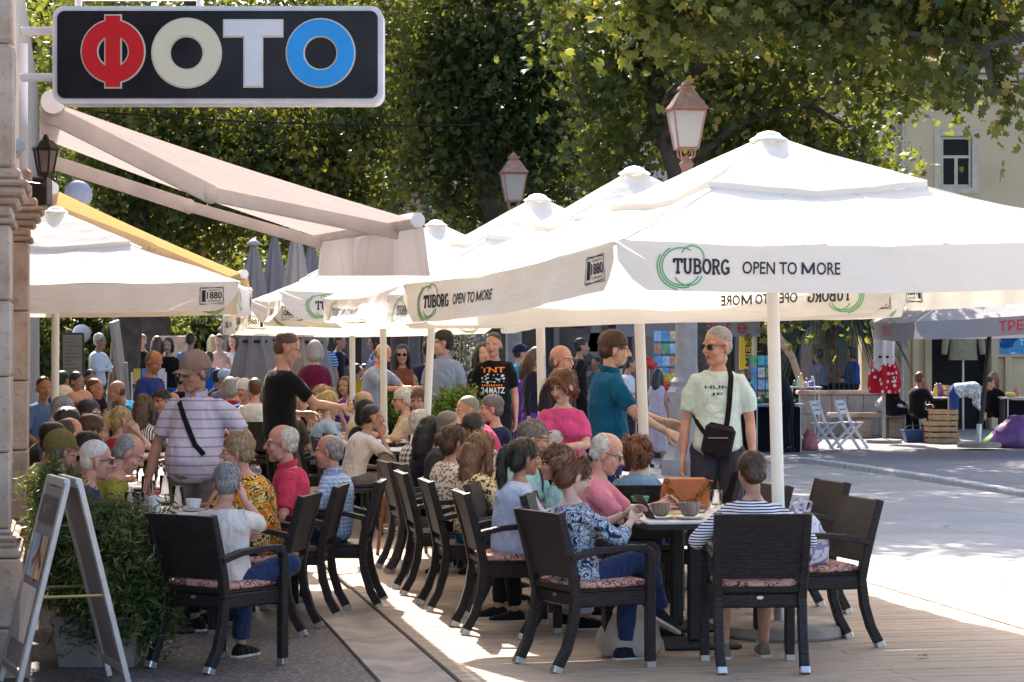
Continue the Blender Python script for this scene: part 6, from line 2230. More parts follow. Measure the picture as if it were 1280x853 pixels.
S('pink faced balding man with sandy hair', 456, 491, 24.6, 20, 'guest', skin_t='r', hair=('thin', 'sand'), top=('#cbb9a8', 's'), bottom=(BLK, 'l'))
S('woman in a black headscarf beside the young man', 458, 500, 22.8, 30, 'guest', sex='f', skin_t='t', hair=('bob', 'black'), top=(BLK, 'l'), bottom=(BLK, 'l'), glasses='sun')
S('white haired man in sunglasses and sand coloured jacket', 503, 487, 25.4, 190, 'man in the sand jacket', skin_t='r', hair=('neat', 'white'), top=('#b8a78a', 'l', -.1), bottom=('#4a4a4a', 'l'), glasses='sun', arms=('table', 'table'), chair='slat')
S('dark haired man in a beige polo behind the parasol pole', 523, 489, 24.4, 255, 'man in the beige polo', skin_t='t', hair=('short', 'brown'), top=('#c3ae93', 's'), bottom=('#4a4a4a', 'l'), collar='#3a2f2a', arms=('table', 'table'))
S('woman in violet sitting behind the white poles', 431, 469, 31, 250, 'guest', sex='f', skin_t='t', hair=('bob', 'brown'), top=('#6b3d96', 's'), bottom=(BLK, 'l'))
S('guest in brown knit cap with back turned', 402, 469, 31.5, 90, 'guest', skin_t='t', hair=('short', 'brown'), cap=('#5c4d46', 0), top=('#4c6fae', 's'), bottom=(BLK, 'l'))
T('grey bobbed woman in a maroon jumper', 394, 429, 28.5, 80, sex='f', skin_t='m', hair=('bob', 'grey'), top=('#5e1638', 'l'), bottom=(BLK, 'l'), bulk=1.1)
S('seated guest in navy baseball cap behind the round bush', 503, 465, 32, 95, 'guest', skin_t='r', hair=('short', 'brown'), cap=('#2a2d3a', .0), top=('#8a5a5a', 's'), bottom=(BLK, 'l'))
S('guest in white flat cap facing the terrace', 305, 475, 29, 250, 'guest', skin_t='r', hair=('bald', 'white'), cap=('#d0c8c2', .02), top=('#3f5fa0', 's'), bottom=(BLK, 'l'))
S('man in white shirt with brown hair, back turned', 319, 474, 28, 95, 'guest in the white shirt', skin_t='r', hair=('short', 'brown'), top=('#cdd0d8', 's'), bottom=(BLK, 'l'), chair='wicker')
S('grey haired woman in a red cardigan', 287, 470, 29.5, 110, 'guest', sex='f', skin_t='r', hair=('bob', 'grey'), top=('#a02338', 'l'), bottom=(BLK, 'l'))
S('guest with thin grey hair near the folded parasols', 297, 470, 31, 60, 'guest', skin_t='r', hair=('thin', 'grey'), top=('#8a7a80', 's'), bottom=(BLK, 'l'))
S('guest in a pale blue bucket cap', 281, 456, 34, 80, 'guest', skin_t='m', hair=('short', 'grey'), cap=('#a9b6c8', .03), top=('#7a7a88', 's'), bottom=(BLK, 'l'))
S('dark haired guest beyond the blue cap', 274, 460, 35, 40, 'guest', skin_t='t', hair=('short', 'black'), top=('#2c2c34', 's'), bottom=(BLK, 'l'))
S('round headed guest with brown hair by the grey drapes', 302, 459, 36, 70, 'guest', skin_t='t', hair=('short', 'brown'), top=('#6a5a58', 's'), bottom=(BLK, 'l'))
S('silver haired guest next to the grey drapes', 309, 466, 33, 120, 'guest', sex='f', skin_t='r', hair=('bob', 'grey'), top=('#9a8a90', 's'), bottom=(BLK, 'l'))
S('dark shirted guest behind the cap wearer', 228, 458, 33, 60, 'guest', skin_t='t', hair=('short', 'black'), top=(BLK, 's'), bottom=(BLK, 'l'), bulk=1.1)

# ---- strollers in the park
T('old man in white shirt with white hair holding a paper', 125, 418, 43, 340, skin_t='t', hair=('short', 'white'), top=('#d3d6e2', 'l', -.2), bottom=('#3a3f52', 'l'), arms=('hold', 'hold'))
T('tall man in grey blue shirt and black cap', 162, 411, 47, 60, skin_t='t', hair=('crop', 'grey'), top=('#5f7f92', 's'), bottom=('#3a3f4a', 'l'), cap=(BLK, .05))
T('woman in black with short fair hair behind the easel', 177, 418, 46, 250, sex='f', skin_t='l', hair=('short', 'sand'), top=(BLK, 's'), bottom=('#cbb8ae', 'l'))
T('woman with long hair in a coral tank top', 197, 421, 45, 70, sex='f', skin_t='t', hair=('long', 'brown'), top=('#c9604e', 'n'), bottom=('#b8a89e', 's'))
T('woman in black top and jeans with shoulder bag', 210, 423, 40, 262, sex='f', skin_t='m', hair=('bob', 'dark'), top=(BLK, 's'), bottom=('#3a5a92', 'l'), pose='walk')
T('man in sky blue T-shirt walking away', 238, 415, 44, 85, skin_t='t', hair=('short', 'dark'), top=('#5d89b8', 's', -.15), bottom=('#7a7468', 's'), bulk=1.12)
T('young woman in pale pink tank top and light jeans', 274, 417, 46, 265, sex='f', skin_t='l', hair=('pony', 'brown'), top=('#d9b3a6', 'n'), bottom=('#88a4c0', 'l'), pose='walk', arms=('hold', 'side'))
T('young woman in white shirt and black trousers', 291, 417, 47, 262, sex='f', skin_t='l', hair=('long', 'brown'), top=('#d5d2d8', 's'), bottom=('#1d1b1f', 'l'))
T('small child in a blue T-shirt', 262, 441, 42, 80, skin_t='t', hair=('short', 'brown'), top=('#2c5cae', 's'), bottom=('#2d3350', 's'))
T('stroller in white behind the pink tank top', 266, 419, 50, 100, sex='f', skin_t='m', hair=('long', 'blonde'), top=('#c8c4c8', 's'), bottom=('#6a84a8', 'l'))
T('man in blue striped T-shirt and white cap, back turned', 405, 416, 43, 80, skin_t='r', hair=('short', 'white'), top=(M_STRB, 's'), bottom=('#23273a', 'l'))
T('man in black shirt and dark trousers beyond the pole', 425, 412, 46, 340, skin_t='t', hair=('short', 'dark'), top=('#1d2030', 's'), bottom=('#332d34', 'l'), arms=('hold', 'side'))
T('woman in a maroon blouse strolling past the drapes', 393, 416, 48, 30, sex='f', skin_t='t', hair=('long', 'dark'), top=('#5a1c2a', 'l'), bottom=(BLK, 'l'))
S('person in a yellow T-shirt sitting on the far kerb', 447, 430, 46, 60, 'guest', skin_t='t', hair=('short', 'dark'), top=('#c79a1c', 's'), bottom=(BLK, 'l'))
S('person in a blue top sitting beside the yellow T-shirt', 456, 430, 47, 300, 'guest', skin_t='t', hair=('short', 'dark'), top=('#3a4f9a', 's'), bottom=(BLK, 'l'))
T('woman in a patterned shirt with cream handbag', 467, 420, 43, 200, sex='f', skin_t='m', hair=('bob', 'dark'), top=(M_PATT, 's', -.2), bottom=('#2d3350', 'l'))
T('man in white T-shirt behind the petrol blue polo', 787, 446, 33, 20, skin_t='t', hair=('short', 'dark'), top=('#c8cbd6', 's'), bottom=('#2a2d38', 'l'))
T('girl with long dark hair and pale dress by the toys', 822, 462, 34, 70, sex='f', skin_t='t', hair=('long', 'dark'), top=('#b9aebb', 'n', -.3), bottom=('#b9aebb', 'k'))
T('dark haired visitor near the mural', 745, 447, 42, 220, skin_t='t', hair=('short', 'dark'), top=('#4a3c40', 's'), bottom=(BLK, 'l'))

# ---- traders and visitors by the stalls on the right
T('stallholder in a purple top behind the mint T-shirt man', 932, 462, 36, 200, sex='f', skin_t='m', hair=('bob', 'brown'), top=('#6d2c7e', 's', -.1), bottom=(BLK, 'l'))
T('trader in dark clothes bending over the jewellery table', 968, 452, 39, 160, skin_t='d', hair=('short', 'black'), top=('#20222c', 'l'), bottom=(BLK, 'l'), lean=24)
S('trader in grey sitting behind the low wall', 1022, 462, 48, 120, 'trader', skin_t='d', hair=('short', 'dark'), top=('#6a6f80', 'l'), bottom=(BLK, 'l'), zground=.42)
S('dark haired trader in a blue jacket behind the low wall', 1063, 458, 48, 200, 'trader', sex='f', skin_t='t', hair=('bob', 'dark'), top=('#24427e', 'l'), bottom=(BLK, 'l'), zground=.42)
S('trader in black sitting on the bench end', 1117, 458, 45, 10, 'trader', skin_t='d', hair=('crop', 'dark'), top=('#141317', 'l'), bottom=(BLK, 'l'))
S('stout trader in black resting chin on hand', 1151, 465, 43.5, 20, 'trader', skin_t='d', hair=('short', 'brown'), top=('#131216', 'l'), bottom=('#131216', 'l'), arms=('lap', 'chin'), bulk=1.2)
S('woman in black with loose brown hair at the lilac parasol stall', 1243, 464, 44, 40, 'trader', sex='f', skin_t='m', hair=('long', 'auburn'), top=('#131216', 'l'), bottom=('#131216', 'l'), arms=('table', 'table'))
person('woman in blue jeans and white floral blouse bending over a crate', 1236, 500, 43, 355, 'bend', 'f', 'm', hair=('short', 'dark'), top=(blotches('white_floral', ['#c9ccd0', '#d9dadd', '#8a9fa8', '#c4c8cc'], 12), 'l'), bottom=('#2c4a86', 'l'), shoes='#d0d0d4', arms=((-.10, .52, .55), (.10, .52, .5)), bulk=1.1)
# ================================================================== TABLES, EMPTY CHAIRS, TABLEWARE
def Lt(l, y):            # point at street offset l and distance y
    return (l - y * SV.y) / SV.x
tabs = []; TW = {}
for i, (px, d, where) in enumerate(((868, 13.55, 'between the floral blouse and the striped top'), (846, 14.35, 'under the orange handbag'), (752, 15.9, 'beside the denim jacket'), (700, 17.4, 'in front of the pink T-shirt woman'), (640, 19.0, 'beside the man looking down'), (585, 20.6, 'by the raspberry shirt man'), (500, 22.6, 'beside the young man resting his chin'), (470, 24.6, 'beside the sand coloured jacket'))):
    x = WX(px, d)
    place_table(x, d, 10, where); tabs.append((x, d)); TW[(x, d)] = where
ltabs = []
for i, (px, d, where) in enumerate(((196, 14.5, 'in front of the mustard shirt'), (205, 15.7, 'under the hand of the cap wearer'), (196, 17.2, 'beside the dotted cane chair'), (150, 19.0, 'by the parasol pole'), (190, 22.0, 'between the blonde in red and the striped top'))):
    x = WX(px, d)
    place_table(x, d, 10, where); ltabs.append((x, d)); TW[(x, d)] = where
for px, d, f, kind, wh in ((1012, 13.6, 196, 'wicker', 'holding the printed shopping bag'), (982, 15.3, 196, 'wicker', 'behind the chair with the shopping bag'), (908, 14.9, 198, 'wicker', 'beside the orange handbag'), (872, 17.4, 195, 'wicker', 'in front of the pale lamp post'), (856, 16.6, 195, 'wicker', 'behind the denim jacket'),
                           (206, 18.2, 270, 'cane', 'facing the drinks table'), (236, 17.6, 250, 'cane', 'behind the cap wearer'), (205, 20.6, 200, 'wicker', 'behind the drinks on the terrace'), (655, 21.4, 200, 'grey', 'behind the raspberry shirt man'), (448, 23.0, 20, 'slat', 'behind the young man'), (436, 22.2, 24, 'slat', 'pushed in next to the young man')):
    place_chair(kind, WX(px, d), d, f, wh)

def zt(x, y): 
    l = x * SV.x + y * SV.y
    return .012 + .725 if not (DL0 < l < DL1 and y < 29) else DZ + .002 + .725
def thing1(b, name, m, label, cat, loc=(0, 0, 0), rz=0, group=None, smooth=True):
    o = b.build(name, m, None, smooth)
    o.location = loc; o.rotation_euler = (0, 0, rz)
    return tag(o, label, cat, group)
# cushions
cush = MB()
cush.loft([[Vector((x * k, y * k, z)) for x, y in ((-.20, -.215), (.0, -.225), (.20, -.215), (.215, 0), (.20, .215), (0, .225), (-.20, .215), (-.215, 0))] for z, k in ((0, .9), (.012, 1.0), (.03, 1.0), (.042, .92), (.046, .6))])
cme = cush.mesh('seat_cushion', M_CUSH)
cme.polygons.foreach_set('use_smooth', [True] * len(cme.polygons))
for ch in [o for o in list(COL.objects) if o.name.startswith('armchair') and o.parent is None and o.get('label')]:
    if ch.location.y > 14.6: continue
    o = bpy.data.objects.new('seat_cushion', cme)
    COL.objects.link(o)
    o.location = ch.location + Vector((0, 0, .440 * .955)); o.rotation_euler = ch.rotation_euler
    tag(o, 'pink patterned cushion on the ' + ' '.join(ch['label'].replace('dark brown woven armchair ', 'chair ').split()[:12]), 'cushion', 'pink patterned seat cushions')
# cups
M_CUP = pattern('ribbed_stoneware', lambda n, v: n.ramp(n.noise(n.coord((1, 1, .05)), 60, 2), [(.35, (.16, .115, .09)), (.65, (.30, .235, .19))]), .4)
M_PORC = mat('white_porcelain', (.70, .68, .67), .2, .04)
def cup(x, y, z, label, m, rz=0, k=1.0, saucer=True):
    root = empty('cup', (x, y, z), rz, label, 'cup', 'coffee cups on the tables')
    root.scale = (k, k, k)
    MB().lathe([(.022, .012), (.036, .02), (.046, .05), (.049, .075), (.045, .075), (.040, .05), (.02, .022), (.0, .02)], n=20).build('bowl', m, root, True)
    MB().tube([(.044, 0, .06), (.068, 0, .062), (.076, 0, .045), (.064, 0, .03), (.040, 0, .03)], .005, 6).build('handle', m, root, True)
    if saucer:
        MB().lathe([(.03, 0), (.06, .004), (.075, .013), (.072, .015), (.03, .008), (.0, .008)], n=22).build('saucer', M_PORC, root, True)
z = zt(*tabs[0])
cup(WX(826, 13.4), 13.4, z, 'ribbed brown cup with a spoon beside the pink shirt man', M_CUP, R(200), 1.15)
cup(WX(862, 13.38), 13.38, z, 'wide ribbed brown cup nearest the striped top', M_CUP, R(0), 1.25)
thing1(MB().tube([(0, 0, .03), (.02, .0, .09), (.035, 0, .14)], .004, 6).ell((-.004, 0, .02), (.008, .006, .012)), 'spoon', M_CHROME, 'teaspoon standing in the ribbed cup', 'spoon', (WX(826, 13.4), 13.4, z))
thing1(MB().loft([[Vector((.05 * math.cos(a), .02 + .03 * math.sin(a), q)) for a in [pi * i / 8 for i in range(9)]] for q in (0, .018)]), 'cake_slice', mat('lemon', (.75, .52, .14), .5, .15), 'yellow wedge beside the wide ribbed cup', 'cake', (WX(846, 13.6), 13.6, z + .001))
# tumblers and glasses
tum = MB().lathe([(.028, 0), (.034, .004), (.037, .11), (.0345, .11), (.031, .012), (.0, .010)], n=16)
tme = tum.mesh('tumbler', GLASSM)
tme.polygons.foreach_set('use_smooth', [True] * len(tme.polygons))
n_ = NT('tumbler_glass'); gl = n_.n('BsdfGlass'); gl.inputs['IOR'].default_value = 1.25; gl.inputs['Roughness'].default_value = .02
n_.l(gl.outputs[0], n_.out.inputs['Surface'])
tme.materials.clear(); tme.materials.append(n_.m)
q_ = random.Random(5)
for (x, y), k in [(t, 5) for t in ltabs[:3]] + [(tabs[1], 3), (tabs[2], 3), (tabs[3], 3), (tabs[4], 3), (tabs[5], 2), (tabs[6], 2), (ltabs[4], 2)]:
    spots = [(a, b) for a in (-.24, -.12, .0, .12, .24) for b in (-.25, -.13, .05, .2)]
    q_.shuffle(spots)
    for i in range(k):
        o = bpy.data.objects.new('tumbler', tme); COL.objects.link(o)
        o.location = (x + spots[i][0], y + spots[i][1], zt(x, y) + .001)
        o.scale = (1, 1, q_.uniform(.8, 1.3))
        tag(o, 'clear glass standing on the table ' + TW[(x, y)], 'glass', 'clear glasses on the cafe tables')
    if (x, y) in ltabs[:3] or (x, y) == tabs[3]:
        a, b = spots[k]
        cup(x + a, y + b, zt(x, y), {0: 'white cup beside the mustard shirt man', 1: 'white cup by the cap wearer\'s hand', 2: 'white cup near the dotted cane chair'}.get(ltabs.index((x, y)) if (x, y) in ltabs else 9, 'white cup in front of the pink T-shirt woman'), M_PORC, q_.uniform(0, 6))
def mug(x, y, z):
    root = empty('mug', (x, y, z), 0, 'tall white mug with a blue band on a terrace table', 'mug')
    MB().lathe([(.035, 0), (.038, .004), (.040, .095), (.036, .095), (.033, .01), (0, .008)], n=20).build('bowl', M_PORC, root, True)
    MB().tube([(-.036, 0, .075), (-.062, 0, .07), (-.062, 0, .035), (-.036, 0, .025)], .006, 6).build('handle', mat('blue_glaze', (.12, .22, .5), .3), root, True)
mug(WX(193, 14.25), 14.25, zt(*ltabs[0]))
thing1(MB().lathe([(.03, 0), (.033, .002), (.034, .025), (.0, .026)], n=16), 'juice', mat('pink_juice', (.7, .12, .2), .3, transl=.4), 'pink drink left in a glass on the terrace', 'drink', (WX(195, 16.0), 16.0, zt(*ltabs[1]) + .002))
thing1(MB().bbox((0, 0, .002), (.15, .10, .003), .001), 'beer_mat', mat('coaster_red', (.45, .05, .05), .7, .4, 30), 'red and white card on a terrace table', 'coaster', (WX(176, 15.9), 15.9, zt(*ltabs[1])), .3)
nap = MB()
nap.loft([[Vector((x, y, z)) for x, y in ((-.05, -.03), (.05, -.03), (.05, .03), (-.05, .03))] for z in (0, .06, .07)])
thing1(nap, 'napkin_holder', M_TBLK, 'dark napkin box on the table of the raspberry shirt man', 'napkin box', (tabs[5][0], tabs[5][1] + .1, zt(*tabs[5])))
thing1(MB().lathe([(.05, 0), (.06, .03), (.058, .034), (.0, .012)], n=16), 'ashtray', mat('green_ceramic', (.16, .36, .22), .4), 'green dish on the table beyond the pink shirt', 'dish', (WX(800, 14.9), 14.9, zt(*tabs[1]) - .0 + .0), smooth=True)

# orange handbag with chunky chain
hb_ = empty('handbag', (WX(856, 14.2), 14.2, zt(*tabs[1])), R(8), 'tan orange leather handbag with a chunky chain on the table', 'handbag')
M_LEATH = mat('orange_leather', (.40, .105, .022), .35, .18, 9, .3, 70, .003)
MB().loft([[Vector((x * w, y * dd, zz)) for x, y in ((-1, -.6), (-.7, -1), (.7, -1), (1, -.6), (1, .6), (.7, 1), (-.7, 1), (-1, .6))] for w, dd, zz in ((.13, .05, 0), (.145, .062, .02), (.14, .058, .10), (.125, .045, .17), (.118, .03, .185))]).build('body', M_LEATH, hb_, 50)
MB().loft([[Vector((x, -.064 + .001 * k, zz)) for x, zz in ((-.125, .18), (-.135, .09), (-.07, .05), (.07, .05), (.135, .09), (.125, .18))] for k in (0, -8)]).build('flap', M_LEATH, hb_)
M_CHAIN = leopard('tortoise_chain', '#8a5a2c', '#3a2212', '#5a3818', 60)
for i in range(16):
    t = i / 15
    a = Vector((-.125 + .26 * t - .02 * math.sin(pi * t), -.085 - .01 * math.sin(pi * t), .17 - .13 * math.sin(pi * t) ** .8))
    M_ = Matrix.Translation(a) @ Matrix.Rotation(R(90 * (i % 2)), 4, 'X') @ Matrix.Rotation(R(30), 4, 'Y')
    MB().tube([M_ @ Vector((.017 * math.cos(2 * pi * j / 10), 0, .012 * math.sin(2 * pi * j / 10))) for j in range(11)], .0055, 5).build('chain_link', M_CHAIN, hb_, True)
# phone in the floral woman's hands
P = PEOPLE['floral']
pw_ = P['root'].matrix_basis @ ((P['wr'][0] + P['wr'][1]) / 2 + Vector((0, .11, .06)))
ph = MB().bbox((0, 0, 0), (.075, .009, .155), .004)
ph.xf(Matrix.Rotation(R(35), 4, 'X'))
thing1(ph, 'phone', mat('phone_case', (.06, .05, .055), .3), 'dark mobile phone held by the woman in the floral blouse', 'phone', pw_, P['root'].rotation_euler.z + R(10), smooth=False)
# waiter's glass
P = PEOPLE['waiter']
o = bpy.data.objects.new('drinking_glass', tme); COL.objects.link(o)
o.location = P['root'].matrix_basis @ (P['wr'][1] + Vector((-.03, .09, -.05)))
tag(o, 'glass carried in the hand of the waiter in black', 'glass')
# ice cream
P = PEOPLE['icecream']
ic = empty('ice_cream', P['root'].matrix_basis @ (P['wr'][0] + Vector((.02, .07, .05))), 0, 'ice cream cone held by the woman in purple', 'ice cream')
MB().lathe([(.004, -.09), (.028, .0), (.0, .0)], n=10).build('cone', mat('wafer', (.45, .25, .10), .7), ic)
MB().ell((0, 0, .025), (.034, .034, .038)).build('scoop', mat('ice_cream_white', (.75, .70, .62), .5), ic, True)

# plastic bags
def lumpy_bag(name, m, label, cat, loc, r, seed, handles=True, top=.55):
    q = random.Random(seed)
    b = MB()
    rings = []
    n = 18
    for k, (t, w) in enumerate(((0, .80), (.08, 1.0), (.3, 1.02), (.55, .85), (.75, .60), (.9, .40), (1.0, .30))):
        rings.append([Vector((r[0] * w * math.cos(2 * pi * j / n) * (1 + .16 * math.sin(3 * j + k * 1.3 + seed) + q.uniform(-.07, .07)), r[1] * w * math.sin(2 * pi * j / n) * (1 + .16 * math.sin(4 * j + k + seed) + q.uniform(-.07, .07)), r[2] * t + q.uniform(-.012, .012))) for j in range(n)])
    b.loft(rings)
    root = empty(name, loc, 0, label, cat)
    b.build('sack', m, root, 70)
    if handles:
        for s in (-1, 1):
            MB().tube([(s * r[0] * .25, 0, r[2] * .95), (s * r[0] * .35, -.02, r[2] * 1.15), (s * r[0] * .1, -.03, r[2] * 1.25), (-s * r[0] * .05, 0, r[2] * .98)], .009, 5).build('handle', m, root, True)
    return root
lumpy_bag('shopping_bag', mat('thin_plastic', (.62, .56, .48), .3, .15, 8, .9, 16, .03, transl=.5), 'crumpled translucent shopping bag on the deck under the table', 'bag', G(788, 829) + Vector((0, 0, DZ + .002)), (.17, .13, .30), 3)
lumpy_bag('shopping_bag', blotches('white_printed_plastic', ['#cfd0d8', '#d8d8de', '#d2d3da', '#9a8fb0', '#d9d9e0', '#e0dfe2'], 7, .8), 'white printed shopping bag standing on the woven chair', 'bag', (WX(1000, 13.55), 13.5, DZ + .002 + .425 + .04), (.16, .13, .30), 8)

# ================================================================== LEFT FOREGROUND: A-BOARD AND SHRUB
M_ALU = mat('aluminium_frame', (.52, .50, .49), .35, .1, 12, metal=.35)
ab = empty('sandwich_board', (WX(80, 12.15), 12.15, .012), R(111), 'aluminium sandwich board with a faded poster beside the shrub', 'sign')
for s in (-1, 1):
    tp = Vector((0, s * .03, 1.03)); bt = Vector((0, s * .28, 0.0))
    up_ = (tp - bt).normalized()
    hw = .25
    for x in (-hw, hw):
        MB().tube([bt + X_ for X_ in (Vector((x, 0, 0)), Vector((x, 0, 0)) + up_ * 1.06)], 1, sq=(.045, .03), up=(1, 0, 0)).build('side_rail', M_ALU, ab)
    MB().tube([tp + Vector((-hw, 0, 0)), tp + Vector((hw, 0, 0))], 1, sq=(.045, .03), up=(0, 0, 1)).build('top_rail', M_ALU, ab)
    lowp = bt + up_ * .10
    MB().tube([lowp + Vector((-hw, 0, 0)), lowp + Vector((hw, 0, 0))], 1, sq=(.045, .03), up=(0, 0, 1)).build('bottom_rail', M_ALU, ab)
    pnl = MB()
    a_, c_ = bt + up_ * .12, bt + up_ * 1.03
    pnl.loft([[a_ + Vector((-hw, 0, 0)), a_ + Vector((hw, 0, 0)), c_ + Vector((hw, 0, 0)), c_ + Vector((-hw, 0, 0))], [a_ + Vector((-hw, s * .008, 0)), a_ + Vector((hw, s * .008, 0)), c_ + Vector((hw, s * .008, 0)), c_ + Vector((-hw, s * .008, 0))]])
    po = pnl.build('poster_panel', mat('poster_backing', (.34, .30, .30), .6, .1), ab)
    fl = Flat()
    fl.rect(-.22, .72, .22, .86, 0); fl.rect(-.20, .12, .20, .40, 1); fl.rect(-.20, .44, .0, .66, 2); fl.rect(.03, .44, .20, .66, 3)
    fl.stroke([(-.10, .50), (.02, .58), (.14, .50)], .05, 4); fl.stroke([(.02, .60), (.02, .42)], .05, 4)
    fl.text('ФОТО', 0, .75, w=.30, h=.07, bold=.02, mi=5, center=True)
    nrm = Vector((0, s, 0)) - up_ * up_.y * s; nrm.normalize()
    fo = fl.to('poster', [mat('poster_dark', (.06, .05, .055), .4), mat('poster_pale', (.55, .48, .44), .5, .2, 6), mat('poster_blue', (.25, .36, .50), .5, .3, 6), mat('poster_yellow', (.58, .46, .25), .5, .2, 6), mat('poster_red', (.55, .10, .06), .5), M_PORC],
               lambda x, y: bt + up_ * (.12 + y) + Vector((x * (-s), 0, 0)) + nrm * .014, ab)
MB().tube([(-.25, -.16, .47), (-.25, .16, .47)], .008, 6).build('stay_bar', mat('brass_bar', (.5, .36, .12), .35, metal=.6), ab)
MB().tube([(.25, -.16, .47), (.25, .16, .47)], .008, 6).build('stay_bar', mat('brass_bar', (.5, .36, .12), .35, metal=.6), ab)

L_JUN = m_leaf('juniper_leaf', [(0, (.020, .042, .020)), (.5, (.050, .090, .030)), (.85, (.11, .165, .045)), (1, (.19, .17, .06))], .25)
def shrub(label, blobs, m, outline, size, per, sd, tb, seed, loc, pot):
    root = empty('potted_shrub', loc, 0, label, 'shrub')
    inv = root.matrix_basis.inverted()
    V, Fq, T_ = leaf_cloud(blobs, outline, size, per, sd, tb, seed, .9)
    o = np_mesh('foliage', V, Fq, m, root, attr=T_); o.matrix_parent_inverse = inv; tag(o, kind='stuff')
    b = MB()
    q = random.Random(seed)
    for c, rad, k in blobs:
        for _ in range(5):
            e = Vector(c) + Vector((q.uniform(-.7, .7) * rad[0], q.uniform(-.7, .7) * rad[1], q.uniform(-.2, .9) * rad[2]))
            b.tube([Vector(loc) + Vector((q.uniform(-.05, .05), q.uniform(-.05, .05), .25)), Vector(loc).lerp(e, .5) + Vector((0, 0, .12)), e], [.014, .010, .003], 5)
    o = b.build('stems', M_BARK, root, True); o.matrix_parent_inverse = inv
    pb_ = MB()
    for w0, z0, w1, z1 in pot[0]:
        pb_.loft([[Vector((sx_ * w, sy_ * w, z)) for sx_, sy_ in ((-1, -1), (1, -1), (1, 1), (-1, 1))] for w, z in ((w0, z0), (w1, z1))])
    pb_.build('planter', pot[1], root)
    return root
c0 = Vector((WX(128, 13.0), 13.0, .012))
shrub('dense dark juniper shrub in a concrete planter by the sandwich board', [(c0 + Vector((.02, 0, .50)), (.32, .30, .38), 170), (c0 + Vector((-.18, .05, .62)), (.18, .20, .42), 90), (c0 + Vector((.20, -.05, .34)), (.24, .24, .26), 90), (c0 + Vector((-.30, .1, .88)), (.11, .12, .22), 36), (c0 + Vector((.13, 0, .72)), (.18, .16, .16), 40), (c0 + Vector((.06, -.18, .34)), (.28, .14, .24), 80)],
      L_JUN, LEAF_NEEDLE, .046, 66, .045, .60, 61, c0, ([(.20, 0, .23, .27)], mat('old_planter', (.22, .19, .17), .85, .25, 7, .4, 50)))
L_BOX = m_leaf('box_leaf', [(0, (.045, .10, .02)), (.5, (.10, .20, .03)), (1, (.22, .32, .06))], .35)
M_POT = mat('dark_planter', (.05, .045, .045), .6, .2)
for px, py, r_, d, lab in ((488, 505, 44, 29, 'ball shaped bright green shrub behind the sand jacket'), (570, 514, 42, 25.6, 'ball shaped bright green shrub behind the raspberry shirt man')):
    c = W(px, py, d); rr = r_ * .5 * d / FPX * 1.25
    shrub(lab, [(c, (rr, rr, rr * .95), 150)], L_BOX, LEAF_SIMPLE, .045, 30, .05, .5, 70 + px, (c.x, d, .012), ([(.22, 0, .30, .55)], M_POT))
c = W(577, 442, 31)
L_OLIVE = m_leaf('silver_leaf', [(0, (.20, .22, .18)), (1, (.50, .50, .44))], .3)
shrub('slender silver leaved plant behind the pale blue polo', [(c, (.22, .2, .36), 40), (c + Vector((.06, 0, .28)), (.10, .1, .2), 12)], L_OLIVE, LEAF_SIMPLE, .05, 12, .07, .6, 77, (c.x, 31, .012), ([(.16, 0, .2, .5)], M_POT))

# ================================================================== FOLDED GREY PARASOLS AND PARK FURNITURE
def folded(label, px, ytop, yhem, d, m, seed, w=.30):
    zt_, zh = W(0, ytop, d).z, W(0, yhem, d).z
    root = empty('folded_parasol', (WX(px, d), d, .0), 0, label, 'folded parasol', 'folded grey parasols')
    b = MB()
    rings = []
    n = 28
    for k in range(12):
        t = k / 11
        z = zt_ - (zt_ - zh) * t
        r_ = .04 + w * (t ** .8) * (1 - .30 * math.exp(-((t - .62) / .10) ** 2)) if t < .98 else w * .95
        rings.append([Vector((r_ * (1 + .20 * math.sin(7 * 2 * pi * j / n + seed + t)) * math.cos(2 * pi * j / n), r_ * (1 + .20 * math.sin(7 * 2 * pi * j / n + seed + t)) * math.sin(2 * pi * j / n), z)) for j in range(n)])
    b.loft(rings, 0, True)
    b.build('cloth', m, root, True)
    MB().lathe([(.03, zt_), (.10, zt_ + .02), (.09, zt_ + .05), (.02, zt_ + .10)], n=12).build('finial', M_POSTG, root, True)
    MB().tube([(0, 0, 0), (0, 0, zt_)], .03, 8).build('pole', M_POSTG, root)
    MB().lathe([(.32, 0), (.32, .06), (.05, .08)], n=16).build('base', M_CONC, root)
    zm = zt_ - (zt_ - zh) * .62
    MB().lathe([(w * .62, zm - .02), (w * .66, zm), (w * .62, zm + .02)], n=18).build('tie_strap', fabric('#2a2a30'), root)
    return root
for i, (px, yt, yh, d) in enumerate(((317, 308, 500, 33), (343, 296, 505, 34.5), (370, 290, 512, 32), (390, 306, 505, 35))):
    folded('folded grey parasol ' + ['nearest the tan awning', 'second of the folded group', 'third of the folded group, behind the waiter', 'last of the folded group, by the maroon jumper'][i], px, yt, yh, d, M_GREYC, i, .30)
